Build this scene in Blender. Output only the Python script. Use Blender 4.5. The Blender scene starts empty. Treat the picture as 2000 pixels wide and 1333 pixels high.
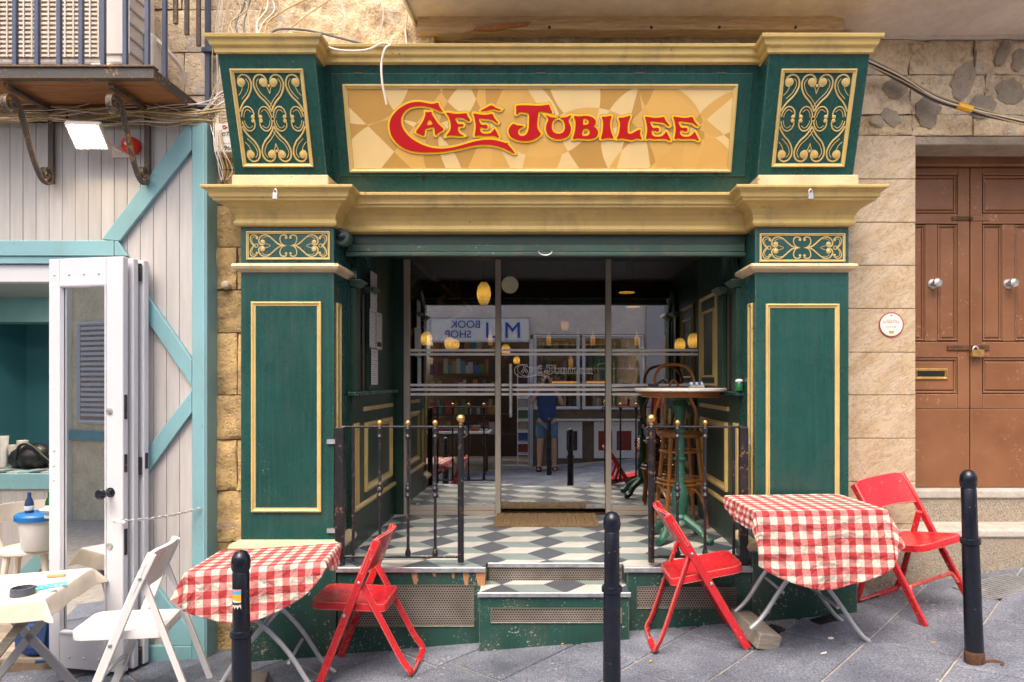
import bpy, bmesh, math, random
from mathutils import Vector, Matrix, noise

random.seed(7)
SC = bpy.context.scene
COL = SC.collection
R = math.radians

# ------------------------------------------------------------------ camera, sky, sun
CAMZ = 1.6
FPX, CX, CY = 1333.0, 1068.0, 745.0          # focal length and the foot of the facade's normal, in photo pixels
cam_d = bpy.data.cameras.new('camera')
cam = bpy.data.objects.new('camera', cam_d)
COL.objects.link(cam)
cam.location = (0, 0, CAMZ)
cam.rotation_euler = (R(90), 0, 0)
cam_d.sensor_width = 36.0
cam_d.lens = 36.0 * FPX / 2000.0
cam_d.shift_x = (1000.0 - CX) / 2000.0
cam_d.shift_y = (CY - 666.5) / 2000.0
cam_d.clip_start = 0.03
cam_d.clip_end = 200
SC.camera = cam

world = bpy.data.worlds.new('World')
SC.world = world
world.use_nodes = True
wn = world.node_tree
bg = wn.nodes['Background']
sky = wn.nodes.new('ShaderNodeTexSky')
sky.sky_type = 'NISHITA'
sky.sun_disc = False
SUN_EL, SUN_AZ = 60.0, 196.0                   # azimuth: compass angle the light comes from (0 = +Y)
sky.sun_elevation = R(SUN_EL)
sky.sun_rotation = R(SUN_AZ)
sky.air_density = 1.0
sky.dust_density = 7.0
sky.ozone_density = 0.8
bg.inputs[1].default_value = 0.15
wn.links.new(sky.outputs[0], bg.inputs[0])

sun_d = bpy.data.lights.new('sun', 'SUN')
sun_d.energy = 1.2
sun_d.angle = R(45)
sun_d.color = (1.0, 0.93, 0.82)
sun = bpy.data.objects.new('sun', sun_d)
COL.objects.link(sun)
sdir = Vector((math.sin(R(SUN_AZ)) * math.cos(R(SUN_EL)), math.cos(R(SUN_AZ)) * math.cos(R(SUN_EL)), math.sin(R(SUN_EL))))
sun.rotation_euler = (-sdir).to_track_quat('-Z', 'Y').to_euler()
sun.location = sdir * 10

SC.view_settings.view_transform = 'Standard'
SC.view_settings.look = 'None'
SC.view_settings.gamma = 1.0
SC.view_settings.exposure = 1.0
SC.view_settings.use_curve_mapping = False
try:
    SC.cycles.max_bounces = 8
    SC.cycles.transparent_max_bounces = 12
    SC.cycles.use_denoising = True
except Exception:
    pass

# ------------------------------------------------------------------ measuring
def SX(px, Y): return (px - CX) / FPX * Y
def SZ(py, Y): return CAMZ - (py - CY) / FPX * Y
def P(px, py, Y): return Vector((SX(px, Y), Y, SZ(py, Y)))
def g(x):
    """height of the sloping street"""
    e = max(0.0, x - 1.5)
    e = min(e, 3.0)
    return 0.08 * x + 0.033 * e * e

# ------------------------------------------------------------------ mesh builder
class MB:
    def __init__(self, xf=None):
        self.v, self.f, self.s, self.uv, self.mi = [], [], [], None, []
        self.xf = xf
        self.m = 0
    def vert(self, p):
        p = Vector(p)
        if self.xf: p = Vector(self.xf(p))
        self.v.append(p)
        return len(self.v) - 1
    def face(self, idx, smooth=False):
        self.f.append(tuple(idx)); self.s.append(smooth); self.mi.append(self.m)
    def hexa(self, b, t):
        """b, t: four corners each (counter-clockwise seen from outside the top)"""
        i = [self.vert(p) for p in b] + [self.vert(p) for p in t]
        self.face((i[3], i[2], i[1], i[0])); self.face((i[4], i[5], i[6], i[7]))
        for k in range(4):
            j = (k + 1) % 4
            self.face((i[k], i[j], i[4 + j], i[4 + k]))
        return self
    def box(self, x0, x1, y0, y1, z0, z1):
        if x0 > x1: x0, x1 = x1, x0
        if y0 > y1: y0, y1 = y1, y0
        if z0 > z1: z0, z1 = z1, z0
        return self.hexa([(x0, y0, z0), (x1, y0, z0), (x1, y1, z0), (x0, y1, z0)],
                         [(x0, y0, z1), (x1, y0, z1), (x1, y1, z1), (x0, y1, z1)])
    def prism(self, pts, place, d0, d1):
        """polygon pts (a,b) extruded; place(a,b,d) -> xyz"""
        n = len(pts)
        a = [self.vert(place(p[0], p[1], d0)) for p in pts]
        b = [self.vert(place(p[0], p[1], d1)) for p in pts]
        self.face(a[::-1]); self.face(b)
        for k in range(n):
            j = (k + 1) % n
            self.face((a[k], a[j], b[j], b[k]))
        return self
    def tube(self, path, r, n=8, closed=False, flat=1.0, up=None):
        path = [Vector(p) for p in path]
        m = len(path)
        rr = r if isinstance(r, (list, tuple)) else [r] * m
        rings = []
        prev = None
        for k in range(m):
            if closed: t = path[(k + 1) % m] - path[k - 1]
            elif k == 0: t = path[1] - path[0]
            elif k == m - 1: t = path[-1] - path[-2]
            else: t = (path[k + 1] - path[k]).normalized() + (path[k] - path[k - 1]).normalized()
            if t.length < 1e-9: t = Vector((0, 0, 1))
            t.normalize()
            if up is not None:
                a = Vector(up).cross(t)
                if a.length < 1e-6: a = t.orthogonal()
                a.normalize()
            else:
                if prev is None: a = t.orthogonal().normalized()
                else:
                    a = prev - t * prev.dot(t)
                    if a.length < 1e-6: a = t.orthogonal()
                    a.normalize()
            prev = a
            b = t.cross(a)
            ring = []
            for i in range(n):
                an = 2 * math.pi * (i + 0.5) / n
                ring.append(self.vert(path[k] + a * (math.cos(an) * rr[k]) + b * (math.sin(an) * rr[k] * flat)))
            rings.append(ring)
        last = m if closed else m - 1
        for k in range(last):
            A, B = rings[k], rings[(k + 1) % m]
            for i in range(n):
                j = (i + 1) % n
                self.face((A[i], A[j], B[j], B[i]), n > 4)
        if not closed:
            self.face(rings[0][::-1]); self.face(rings[-1])
        return self
    def bar(self, p0, p1, w, h, up=(0, 0, 1)):
        """rectangular bar from p0 to p1"""
        p0, p1 = Vector(p0), Vector(p1)
        t = (p1 - p0).normalized()
        a = Vector(up).cross(t)
        if a.length < 1e-6: a = t.orthogonal()
        a.normalize(); b = t.cross(a)
        q = [(-w / 2, -h / 2), (w / 2, -h / 2), (w / 2, h / 2), (-w / 2, h / 2)]
        return self.hexa([p0 + a * x + b * y for x, y in q], [p1 + a * x + b * y for x, y in q])
    def ribbon(self, path, w, h, up):
        """rectangular section (w across, h along 'up') swept along a path"""
        path = [Vector(p) for p in path]
        up = Vector(up).normalized()
        rings = []
        m = len(path)
        for k in range(m):
            t = path[min(k + 1, m - 1)] - path[max(k - 1, 0)]
            a = up.cross(t).normalized()
            rings.append([self.vert(path[k] + a * x + up * y) for x, y in ((-w / 2, -h / 2), (w / 2, -h / 2), (w / 2, h / 2), (-w / 2, h / 2))])
        for k in range(m - 1):
            A, B = rings[k], rings[k + 1]
            for i in range(4):
                j = (i + 1) % 4
                self.face((A[i], A[j], B[j], B[i]), True)
        self.face(rings[0][::-1]); self.face(rings[-1])
        return self
    def lathe(self, prof, c=(0, 0, 0), n=20, ax='z', rot=None):
        c = Vector(c)
        rings = []
        for (r, z) in prof:
            ring = []
            for i in range(n):
                a = 2 * math.pi * i / n
                q = Vector((r * math.cos(a), r * math.sin(a), z))
                if ax == 'y': q = Vector((q.x, q.z, q.y))
                if ax == '-y': q = Vector((q.x, -q.z, q.y))
                if ax == 'x': q = Vector((q.z, q.x, q.y))
                if rot: q = rot @ q
                ring.append(self.vert(c + q))
            rings.append(ring)
        for k in range(len(rings) - 1):
            A, B = rings[k], rings[k + 1]
            for i in range(n):
                j = (i + 1) % n
                self.face((A[i], A[j], B[j], B[i]), True)
        self.face(rings[0][::-1]); self.face(rings[-1])
        return self
    def ball(self, c, r, n=14, sz=1.0):
        k = max(6, n // 2)
        prof = [(max(1e-4, r * math.sin(math.pi * i / k)), -r * sz * math.cos(math.pi * i / k)) for i in range(k + 1)]
        return self.lathe(prof, c, n)
    def cornice(self, x0, x1, yf, yb, prof, sides=True):
        rings = []
        for (p, z) in prof:
            s = p if sides else 0
            rings.append([self.vert(q) for q in ((x0 - s, yb, z), (x0 - s, yf - p, z), (x1 + s, yf - p, z), (x1 + s, yb, z))])
        for A, B in zip(rings, rings[1:]):
            for i in range(4):
                j = (i + 1) % 4
                self.face((A[i], A[j], B[j], B[i]))
        self.face(rings[0][::-1]); self.face(rings[-1])
        return self
    def frame(self, place, u0, u1, v0, v1, bw, d, prof=None):
        """mitred picture-frame moulding; place(u,v,d) -> xyz"""
        prof = prof or [(0, 0), (0, d), (bw * 0.35, d * 1.15), (bw * 0.7, d * 0.6), (bw, d * 0.5), (bw, 0)]
        rings = []
        for (w, h) in prof:
            rings.append([self.vert(place(*q)) for q in ((u0 + w, v0 + w, h), (u1 - w, v0 + w, h), (u1 - w, v1 - w, h), (u0 + w, v1 - w, h))])
        for A, B in zip(rings, rings[1:]):
            for i in range(4):
                j = (i + 1) % 4
                self.face((A[i], A[j], B[j], B[i]))
        return self
    def mesh(self, name, sharp=40):
        me = bpy.data.meshes.new(name)
        me.from_pydata([tuple(p) for p in self.v], [], self.f)
        me.update()
        bm = bmesh.new(); bm.from_mesh(me)
        bmesh.ops.recalc_face_normals(bm, faces=bm.faces)
        bm.to_mesh(me); bm.free()
        me.polygons.foreach_set('use_smooth', self.s)
        if any(self.s):
            me.set_sharp_from_angle(angle=R(sharp))
        if any(self.mi):
            me.polygons.foreach_set('material_index', self.mi)
        return me

def root_loc(o):
    while o.parent: o = o.parent
    return o

def add(name, mb, mat, parent=None, bevel=0.0, local=False, seg=1, sharp=40):
    me = mb if isinstance(mb, bpy.types.Mesh) else mb.mesh(name, sharp)
    mats = mat if isinstance(mat, (list, tuple)) else [mat]
    if not me.materials:
        for m in mats: me.materials.append(m)
    o = bpy.data.objects.new(name, me)
    COL.objects.link(o)
    if parent:
        o.parent = parent
        if not local and not parent.parent and parent.type == 'EMPTY':
            o.location = -parent.location
    if bevel:
        md = o.modifiers.new('bevel', 'BEVEL')
        md.width = bevel; md.segments = seg; md.limit_method = 'ANGLE'; md.angle_limit = R(40)
    return o

def tag(o, label, cat=None, group=None, kind=None):
    if label: o['label'] = label
    if cat: o['category'] = cat
    if group: o['group'] = group
    if kind: o['kind'] = kind
    return o

def thing(name, label, cat, loc=(0, 0, 0), rz=0, group=None):
    o = bpy.data.objects.new(name, None)
    o.empty_display_size = 0.1
    COL.objects.link(o)
    o.location = loc
    o.rotation_euler = (0, 0, rz)
    return tag(o, label, cat, group)

def copy_tree(o, parent=None):
    c = o.copy(); COL.objects.link(c); c.parent = parent
    for ch in list(o.children): copy_tree(ch, c)
    return c

def smooth_path(pts, k=6, closed=False):
    """Catmull-Rom"""
    pts = [Vector(p) for p in pts]
    n = len(pts); out = []
    rng = range(n if closed else n - 1)
    for i in rng:
        p1, p2 = pts[i], pts[(i + 1) % n]
        p0 = pts[i - 1] if (closed or i > 0) else p1 * 2 - p2
        p3 = pts[(i + 2) % n] if (closed or i + 2 < n) else p2 * 2 - p1
        for j in range(k):
            t = j / k
            out.append(0.5 * ((2 * p1) + (p2 - p0) * t + (2 * p0 - 5 * p1 + 4 * p2 - p3) * t * t + (3 * p1 - p0 - 3 * p2 + p3) * t ** 3))
    if not closed: out.append(pts[-1])
    return out

# ------------------------------------------------------------------ materials
class NT:
    def __init__(self, name):
        self.mat = bpy.data.materials.new(name)
        self.mat.use_nodes = True
        self.t = self.mat.node_tree
        self.b = self.t.nodes['Principled BSDF']
        self.out = self.t.nodes['Material Output']
    def n(self, typ, **kw):
        nd = self.t.nodes.new(typ)
        for k, v in kw.items():
            if k in nd.inputs.keys(): self.set(nd.inputs[k], v)
            else: setattr(nd, k, v)
        return nd
    def set(self, sock, v):
        if isinstance(v, bpy.types.NodeSocket): self.t.links.new(v, sock)
        else:
            try: sock.default_value = v
            except Exception: sock.default_value = (*v, 1.0)
    def link(self, a, b): self.t.links.new(a, b)
    def coord(self, scale=(1, 1, 1), which='Object', rot=(0, 0, 0)):
        tc = self.n('ShaderNodeTexCoord')
        mp = self.n('ShaderNodeMapping')
        mp.inputs['Scale'].default_value = scale
        mp.inputs['Rotation'].default_value = rot
        self.link(tc.outputs[which], mp.inputs['Vector'])
        return mp.outputs['Vector']
    def noise(self, vec, scale, detail=4, rough=0.55, dist=0.0):
        nd = self.n('ShaderNodeTexNoise')
        self.link(vec, nd.inputs['Vector'])
        nd.inputs['Scale'].default_value = scale
        nd.inputs['Detail'].default_value = detail
        nd.inputs['Roughness'].default_value = rough
        nd.inputs['Distortion'].default_value = dist
        return nd.outputs['Fac']
    def ramp(self, fac, stops, interp='LINEAR'):
        nd = self.n('ShaderNodeValToRGB')
        self.link(fac, nd.inputs['Fac'])
        cr = nd.color_ramp
        cr.interpolation = interp
        while len(cr.elements) < len(stops): cr.elements.new(0.5)
        for e, (p, c) in zip(cr.elements, stops):
            e.position = p
            e.color = (*c, 1) if len(c) == 3 else c
        return nd.outputs['Color']
    def mix(self, fac, a, b, mode='MIX'):
        nd = self.n('ShaderNodeMix', data_type='RGBA', blend_type=mode)
        for s, v in ((nd.inputs[0], fac), (nd.inputs[6], a), (nd.inputs[7], b)): self.set(s, v if not isinstance(v, tuple) or len(v) == 4 else (*v, 1))
        return nd.outputs[2]
    def math(self, op, a, b=0.0, c=0.0):
        nd = self.n('ShaderNodeMath', operation=op)
        for s, v in zip(nd.inputs, (a, b, c)): self.set(s, v)
        return nd.outputs[0]
    def bump(self, h, strength=0.3, dist=0.01, normal=None):
        nd = self.n('ShaderNodeBump')
        self.link(h, nd.inputs['Height'])
        nd.inputs['Strength'].default_value = strength
        nd.inputs['Distance'].default_value = dist
        if normal: self.link(normal, nd.inputs['Normal'])
        self.link(nd.outputs[0], self.b.inputs['Normal'])
        return nd.outputs[0]
    def rand(self):
        return self.n('ShaderNodeObjectInfo').outputs['Random']
    def col(self, c): self.set(self.b.inputs['Base Color'], c)
    def rough(self, r): self.set(self.b.inputs['Roughness'], r)

def sc(c, k): return tuple(min(1.0, x * k) for x in c)

def paint(name, c, rough=0.4, var=0.18, chips=None, grain=None, bump=0.15, metal=0.0, chip_amt=0.70, scale=6.0, dirt=0.0, edge=None, specks=None, streak=0.0, sp_amt=0.77):
    m = NT(name)
    v = m.coord()
    a = m.noise(v, scale, 5)
    base = m.ramp(a, [(0.25, sc(c, 1 - var)), (0.5, c), (0.8, sc(c, 1 + var))])
    if dirt:
        d = m.noise(m.coord((1.4, 1.4, 0.5)), 5, 6, 0.65)
        base = m.mix(m.math('MULTIPLY', m.ramp(d, [(0.5, (0, 0, 0)), (0.75, (1, 1, 1))]), dirt), base, (0.16, 0.12, 0.08))
    if chips:
        ch = m.noise(v, 55, 3, 0.6)
        lo = m.noise(v, 7, 3)
        msk = m.math('MULTIPLY', ch, m.math('ADD', lo, 0.5))
        k = m.ramp(msk, [(chip_amt, (0, 0, 0)), (chip_amt + 0.03, (1, 1, 1))])
        base = m.mix(k, base, chips)
    if streak:
        st = m.noise(m.coord((9, 9, 0.35)), 6, 5, 0.6)
        base = m.mix(m.math('MULTIPLY', m.ramp(st, [(0.45, (0, 0, 0)), (0.75, (1, 1, 1))]), streak), base, sc(c, 2.0))
    if specks:
        sp = m.math('MULTIPLY', m.noise(v, 120, 2, 0.5), m.math('ADD', m.noise(v, 3, 3), 0.5))
        base = m.mix(m.ramp(sp, [(sp_amt, (0, 0, 0)), (sp_amt + 0.03, (1, 1, 1))]), base, specks)
    if edge:
        bv = m.n('ShaderNodeBevel', samples=4); bv.inputs['Radius'].default_value = 0.008
        ge = m.n('ShaderNodeNewGeometry')
        dt = m.n('ShaderNodeVectorMath', operation='DOT_PRODUCT')
        m.link(bv.outputs[0], dt.inputs[0]); m.link(ge.outputs['Normal'], dt.inputs[1])
        ed = m.math('SUBTRACT', 1.0, dt.outputs['Value'])
        w = m.math('MULTIPLY', ed, m.math('MULTIPLY', m.noise(v, 30, 5, 0.7), 9.0))
        base = m.mix(m.ramp(w, [(0.20, (0, 0, 0)), (0.55, (1, 1, 1))]), base, edge)
    m.col(base)
    rn = m.noise(v, 12, 4)
    m.rough(m.math('ADD', m.math('MULTIPLY', rn, 0.25), max(0.02, rough - 0.12)))
    m.b.inputs['Metallic'].default_value = metal
    if grain:
        h = m.noise(m.coord(grain), 14, 6, 0.6)
    else:
        h = m.noise(v, 70, 3)
    if bump: m.bump(h, bump, 0.004)
    return m.mat

def metal(name, c, rough=0.35, rust=None, var=0.2):
    m = NT(name)
    v = m.coord()
    a = m.noise(v, 25, 5)
    base = m.ramp(a, [(0.3, sc(c, 1 - var)), (0.7, sc(c, 1 + var))])
    met = 0.85
    if rust:
        k = m.ramp(m.noise(v, 38, 6, 0.65), [(0.56, (0, 0, 0)), (0.63, (1, 1, 1))])
        base = m.mix(k, base, rust)
    m.col(base)
    m.b.inputs['Metallic'].default_value = met
    m.rough(m.math('ADD', m.math('MULTIPLY', a, 0.3), rough - 0.1))
    m.bump(m.noise(v, 120, 3), 0.12, 0.002)
    return m.mat

def emit(name, c, strength, base=(0.8, 0.8, 0.8)):
    m = NT(name)
    m.col(base)
    m.b.inputs['Emission Color'].default_value = (*c, 1)
    m.b.inputs['Emission Strength'].default_value = strength
    return m.mat

def lit_glass(name, c, s0, s1, base):
    m = NT(name)
    tc = m.n('ShaderNodeTexCoord')
    sep = m.n('ShaderNodeSeparateXYZ'); m.link(tc.outputs['Generated'], sep.inputs[0])
    d = m.math('ABSOLUTE', m.math('SUBTRACT', sep.outputs['Z'], 0.45))
    k = m.math('SUBTRACT', 1.0, m.math('MULTIPLY', d, 1.7))
    n_ = m.noise(m.coord(), 18, 3)
    st = m.math('ADD', s0, m.math('MULTIPLY', m.math('MULTIPLY', k, m.math('ADD', n_, 0.5)), s1 - s0))
    m.col(base)
    m.b.inputs['Emission Color'].default_value = (*c, 1)
    m.set(m.b.inputs['Emission Strength'], st)
    m.rough(0.2)
    return m.mat

def wood(name, c1, c2, rough=0.5, stretch=(1, 12, 12), scale=6, bump=0.25, rand=0.25):
    m = NT(name)
    v = m.coord(stretch)
    a = m.noise(v, scale, 6, 0.6, 1.2)
    base = m.ramp(a, [(0.25, c1), (0.75, c2)])
    if rand:
        rr = m.math('ADD', m.math('MULTIPLY', m.rand(), 2 * rand), 1 - rand)
        hs = m.n('ShaderNodeHueSaturation', Color=base, Value=rr)
        base = hs.outputs[0]
    m.col(base)
    m.rough(rough)
    m.bump(a, bump, 0.006)
    return m.mat

def limestone(name, c, dark, scale=4, bumpk=0.6, patch=None, rand=0.2, patchpos=0.58):
    m = NT(name)
    v = m.coord()
    a = m.noise(v, scale, 8, 0.65)
    b = m.noise(v, scale * 7, 6, 0.7)
    base = m.ramp(m.math('ADD', m.math('MULTIPLY', a, 0.6), m.math('MULTIPLY', b, 0.4)), [(0.32, dark), (0.52, c), (0.72, sc(c, 1.25))])
    if patch:
        k = m.ramp(m.noise(v, scale * 0.9, 6, 0.6, 0.6), [(patchpos, (0, 0, 0)), (patchpos + 0.05, (1, 1, 1))])
        base = m.mix(m.math('MULTIPLY', k, 0.75), base, patch)
    if rand:
        rr = m.math('ADD', m.math('MULTIPLY', m.rand(), 2 * rand), 1 - rand)
        base = m.n('ShaderNodeHueSaturation', Color=base, Value=rr).outputs[0]
    m.col(base)
    m.rough(0.9)
    vor = m.n('ShaderNodeTexVoronoi', Scale=scale * 9)
    m.link(v, vor.inputs['Vector'])
    h = m.math('ADD', m.math('MULTIPLY', b, 0.8), m.math('MULTIPLY', m.ramp(vor.outputs['Distance'], [(0.0, (0, 0, 0)), (0.35, (1, 1, 1))]), 0.35))
    m.bump(h, bumpk, 0.02)
    return m.mat

M = {}
GREEN = (0.011, 0.060, 0.052)
M['green'] = paint('green paint', GREEN, 0.28, 0.28, (0.20, 0.24, 0.20), (7, 7, 0.5), 0.50, chip_amt=0.80, scale=2.2, dirt=0.10, edge=(0.10, 0.17, 0.15), specks=(0.30, 0.31, 0.28), streak=0.35, sp_amt=0.83)
M['green_dusty'] = paint('weathered green paint', (0.026, 0.078, 0.058), 0.5, 0.35, (0.30, 0.30, 0.25), (1, 6, 6), 0.4, chip_amt=0.70, scale=3, dirt=0.55, edge=(0.22, 0.19, 0.13))
M['green_low'] = paint('scuffed green paint', (0.012, 0.056, 0.044), 0.42, 0.3, (0.34, 0.33, 0.28), (1, 6, 6), 0.35, chip_amt=0.685, scale=3, dirt=0.3, edge=(0.25, 0.2, 0.14), specks=(0.4, 0.4, 0.36), streak=0.2, sp_amt=0.735)
M['green_dark'] = paint('dark olive green paint', (0.016, 0.046, 0.031), 0.38, 0.25, (0.16, 0.13, 0.08), (5, 5, 0.7), 0.25, chip_amt=0.82)
M['gold'] = paint('gold paint', (0.56, 0.395, 0.13), 0.36, 0.14, (0.13, 0.07, 0.03), (0.7, 8, 8), 0.25, chip_amt=0.755, scale=3, dirt=0.5, edge=(0.62, 0.50, 0.30))
M['gold_trim'] = paint('gold trim paint', (0.585, 0.42, 0.155), 0.36, 0.14, (0.16, 0.1, 0.04), None, 0.15, chip_amt=0.77, dirt=0.3)
M['cream'] = paint('weathered cream paint', (0.62, 0.49, 0.29), 0.5, 0.15, (0.22, 0.13, 0.06), (0.7, 9, 9), 0.5, chip_amt=0.72, dirt=0.3)
M['red'] = paint('red paint', (0.54, 0.020, 0.028), 0.27, 0.14, (0.52, 0.28, 0.20), None, 0.10, chip_amt=0.735, scale=4, edge=(0.60, 0.36, 0.27), specks=(0.55, 0.3, 0.24), sp_amt=.755)
M['red_sign'] = paint('red lettering', (0.50, 0.001, 0.006), 0.45, 0.05, None, None, 0.0)
M['yellow_sign'] = paint('yellow lettering edge', (0.95, 0.56, 0.012), 0.45, 0.05, None, None, 0.0)
M['grey_sign'] = paint('grey lettering edge', (0.36, 0.29, 0.20), 0.5, 0.05, None, None, 0.0)
M['black_iron'] = paint('chipped black iron', (0.016, 0.016, 0.021), 0.34, 0.3, (0.20, 0.11, 0.07), None, 0.3, chip_amt=0.64, scale=14)
M['bollard'] = paint('glossy blue black paint', (0.007, 0.009, 0.017), 0.25, 0.25, (0.16, 0.15, 0.14), None, 0.18, chip_amt=0.755, scale=9, specks=(0.3, 0.29, 0.27))
M['rust'] = paint('rust', (0.10, 0.042, 0.018), 0.85, 0.6, (0.05, 0.03, 0.02), None, 0.8, chip_amt=0.62, scale=25)
M['iron_rusty'] = paint('rusty iron strap', (0.060, 0.052, 0.048), 0.55, 0.3, (0.30, 0.14, 0.03), None, 0.4, chip_amt=0.62, scale=12, edge=(0.32, 0.17, 0.05))
M['brass'] = metal('brass', (0.68, 0.42, 0.14), 0.30)
M['steel'] = metal('brushed steel', (0.55, 0.55, 0.54), 0.35)
M['bronze_alu'] = paint('champagne aluminium', (0.48, 0.42, 0.35), 0.42, 0.06, None, None, 0.04, metal=0.25)
M['alu'] = metal('dull aluminium', (0.50, 0.51, 0.53), 0.45)
M['tube_grey'] = paint('grey tube paint', (0.42, 0.42, 0.44), 0.35, 0.1, (0.25, 0.16, 0.1), None, 0.06, metal=0.3, chip_amt=0.84)
M['teal'] = paint('teal painted timber', (0.20, 0.39, 0.43), 0.5, 0.12, (0.12, 0.22, 0.22), (5, 5, 0.5), 0.35, chip_amt=0.765, scale=2, dirt=0.2, edge=(0.36, 0.52, 0.54))
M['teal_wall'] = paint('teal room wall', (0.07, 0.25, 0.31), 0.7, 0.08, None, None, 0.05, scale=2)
M['white_door'] = paint('white door paint', (0.60, 0.595, 0.63), 0.32, 0.05, None, (4, 4, 0.6), 0.06, scale=2)
M['white_plastic'] = paint('white plastic', (0.70, 0.69, 0.68), 0.3, 0.03, None, None, 0.03)
M['cream_plastic'] = paint('cream white plastic', (0.74, 0.66, 0.58), 0.4, 0.05, None, None, 0.03)
M['black'] = paint('black', (0.012, 0.012, 0.013), 0.4, 0.2, None, None, 0.05)
M['dark_wood'] = wood('dark brown timber', (0.025, 0.013, 0.008), (0.06, 0.03, 0.015), 0.45)
M['bent_wood'] = wood('varnished bentwood', (0.24, 0.075, 0.016), (0.46, 0.18, 0.045), 0.28, (6, 6, 1), 8, 0.08, 0.05)
M['plank'] = wood('balcony planks', (0.17, 0.065, 0.022), (0.40, 0.18, 0.065), 0.55, (1, 14, 14), 5, 0.3)
M['grey_wood'] = wood('weathered grey timber', (0.14, 0.118, 0.095), (0.33, 0.29, 0.24), 0.8, (1, 12, 12), 7, 0.5, 0.1)
M['old_wood'] = wood('old worn timber', (0.34, 0.24, 0.15), (0.70, 0.54, 0.37), 0.8, (1, 10, 10), 6, 0.7, 0.1)
M['floor_wood'] = wood('floor planks', (0.16, 0.12, 0.09), (0.42, 0.34, 0.27), 0.6, (1, 14, 14), 6, 0.3)
M['raw_wood'] = wood('bare splintered timber', (0.32, 0.13, 0.05), (0.52, 0.26, 0.12), 0.7, (6, 6, 1), 10, 0.3, 0.05)
M['stone_yellow'] = limestone('yellow limestone', (0.55, 0.37, 0.165), (0.22, 0.145, 0.075), 3.4, 0.9, (0.26, 0.2, 0.15), 0.16, 0.60)
M['stone_pale'] = limestone('pale limestone', (0.74, 0.59, 0.42), (0.30, 0.2, 0.12), 4.2, 1.0, (0.50, 0.46, 0.42), 0.14)
M['stone_bright'] = limestone('bright globigerina stone', (0.80, 0.68, 0.48), (0.55, 0.42, 0.26), 2.5, 0.5, None, 0.05)  # naturally bright limestone for the fronts opposite, its own colour
M['stone_rough'] = limestone('rough rubble', (0.78, 0.60, 0.39), (0.26, 0.15, 0.07), 7, 1.0, (0.66, 0.58, 0.46), 0.1)
M['mortar_grey'] = limestone('grey cement', (0.42, 0.345, 0.265), (0.27, 0.215, 0.165), 9, 0.8, None, 0.15)
M['mortar_dark'] = limestone('dark joint', (0.17, 0.12, 0.08), (0.08, 0.055, 0.035), 9, 0.5, None, 0)
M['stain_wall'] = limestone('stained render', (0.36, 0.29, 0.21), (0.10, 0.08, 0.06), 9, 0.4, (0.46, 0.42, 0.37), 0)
M['plaster'] = limestone('grey plaster', (0.70, 0.61, 0.545), (0.54, 0.46, 0.40), 2.0, 0.22, (0.66, 0.62, 0.585), 0)
M['granite'] = limestone('speckled granite', (0.40, 0.32, 0.23), (0.07, 0.06, 0.05), 16, 0.45, (0.33, 0.30, 0.27), 0, 0.62)
def granite_mat():
    m = NT('speckled granite')
    v = m.coord()
    a = m.noise(v, 105, 3, 0.7)
    b = m.noise(v, 5, 5, 0.6)
    base = m.ramp(a, [(0.34, (0.13, 0.11, 0.085)), (0.46, (0.27, 0.225, 0.17)), (0.56, (0.36, 0.305, 0.24)), (0.68, (0.46, 0.41, 0.345))])
    base = m.mix(m.math('MULTIPLY', m.ramp(b, [(0.45, (0, 0, 0)), (0.7, (1, 1, 1))]), 0.5), base, (0.40, 0.30, 0.19))
    m.col(base); m.rough(0.7)
    m.bump(m.math('ADD', a, b), 0.5, 0.006)
    return m.mat
M['granite'] = granite_mat()
M['granite_top'] = limestone('worn granite tread', (0.47, 0.42, 0.37), (0.30, 0.27, 0.24), 8, 0.2, None, 0)
M['paper'] = paint('paper', (0.74, 0.70, 0.66), 0.8, 0.05, None, None, 0.0)
M['lamp_amber'] = lit_glass('lit amber glass', (1.0, 0.50, 0.08), 0.25, 1.5, (0.6, 0.3, 0.03))
M['lamp_dim'] = lit_glass('dim amber glass', (1.0, 0.42, 0.10), 0.08, 0.5, (0.5, 0.25, 0.1))
M['lamp_globe'] = emit('glowing pale globe glass', (1.0, 0.80, 0.62), 0.16, (0.6, 0.52, 0.46))  # faint glow put into the glass of the unlit globe
M['flood'] = emit('lit floodlight glass', (1.0, 0.76, 0.44), 34.0, (0.9, 0.9, 0.9))
M['downlight'] = emit('lit downlight', (1.0, 0.88, 0.70), 330.0, (0.9, 0.9, 0.9))
M['red_plastic'] = paint('red plastic', (0.66, 0.035, 0.02), 0.35, 0.05, None, None, 0.0)
M['blue_plastic'] = paint('blue plastic', (0.01, 0.16, 0.48), 0.35, 0.05, None, None, 0.0)
M['blue_bag'] = paint('blue fabric', (0.012, 0.055, 0.26), 0.7, 0.4, None, None, 0.3)
M['navy'] = paint('navy fabric', (0.018, 0.05, 0.15), 0.8, 0.2, None, None, 0.3)
M['denim'] = paint('denim', (0.10, 0.19, 0.30), 0.85, 0.25, None, None, 0.4)
M['skin'] = paint('skin', (0.55, 0.30, 0.20), 0.5, 0.1, None, None, 0.05)
M['hair'] = paint('brown hair', (0.06, 0.035, 0.02), 0.6, 0.3, None, None, 0.5)
M['cable_white'] = paint('white cable', (0.68, 0.60, 0.52), 0.5, 0.15, None, None, 0.0)
M['cable_tan'] = paint('tan cable', (0.46, 0.33, 0.16), 0.55, 0.2, None, None, 0.0)
M['cable_grey'] = paint('grey cable', (0.075, 0.085, 0.11), 0.5, 0.2, None, None, 0.0)
M['cable_yellow'] = paint('yellow tape', (0.80, 0.42, 0.02), 0.5, 0.1, None, None, 0.0)
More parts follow.
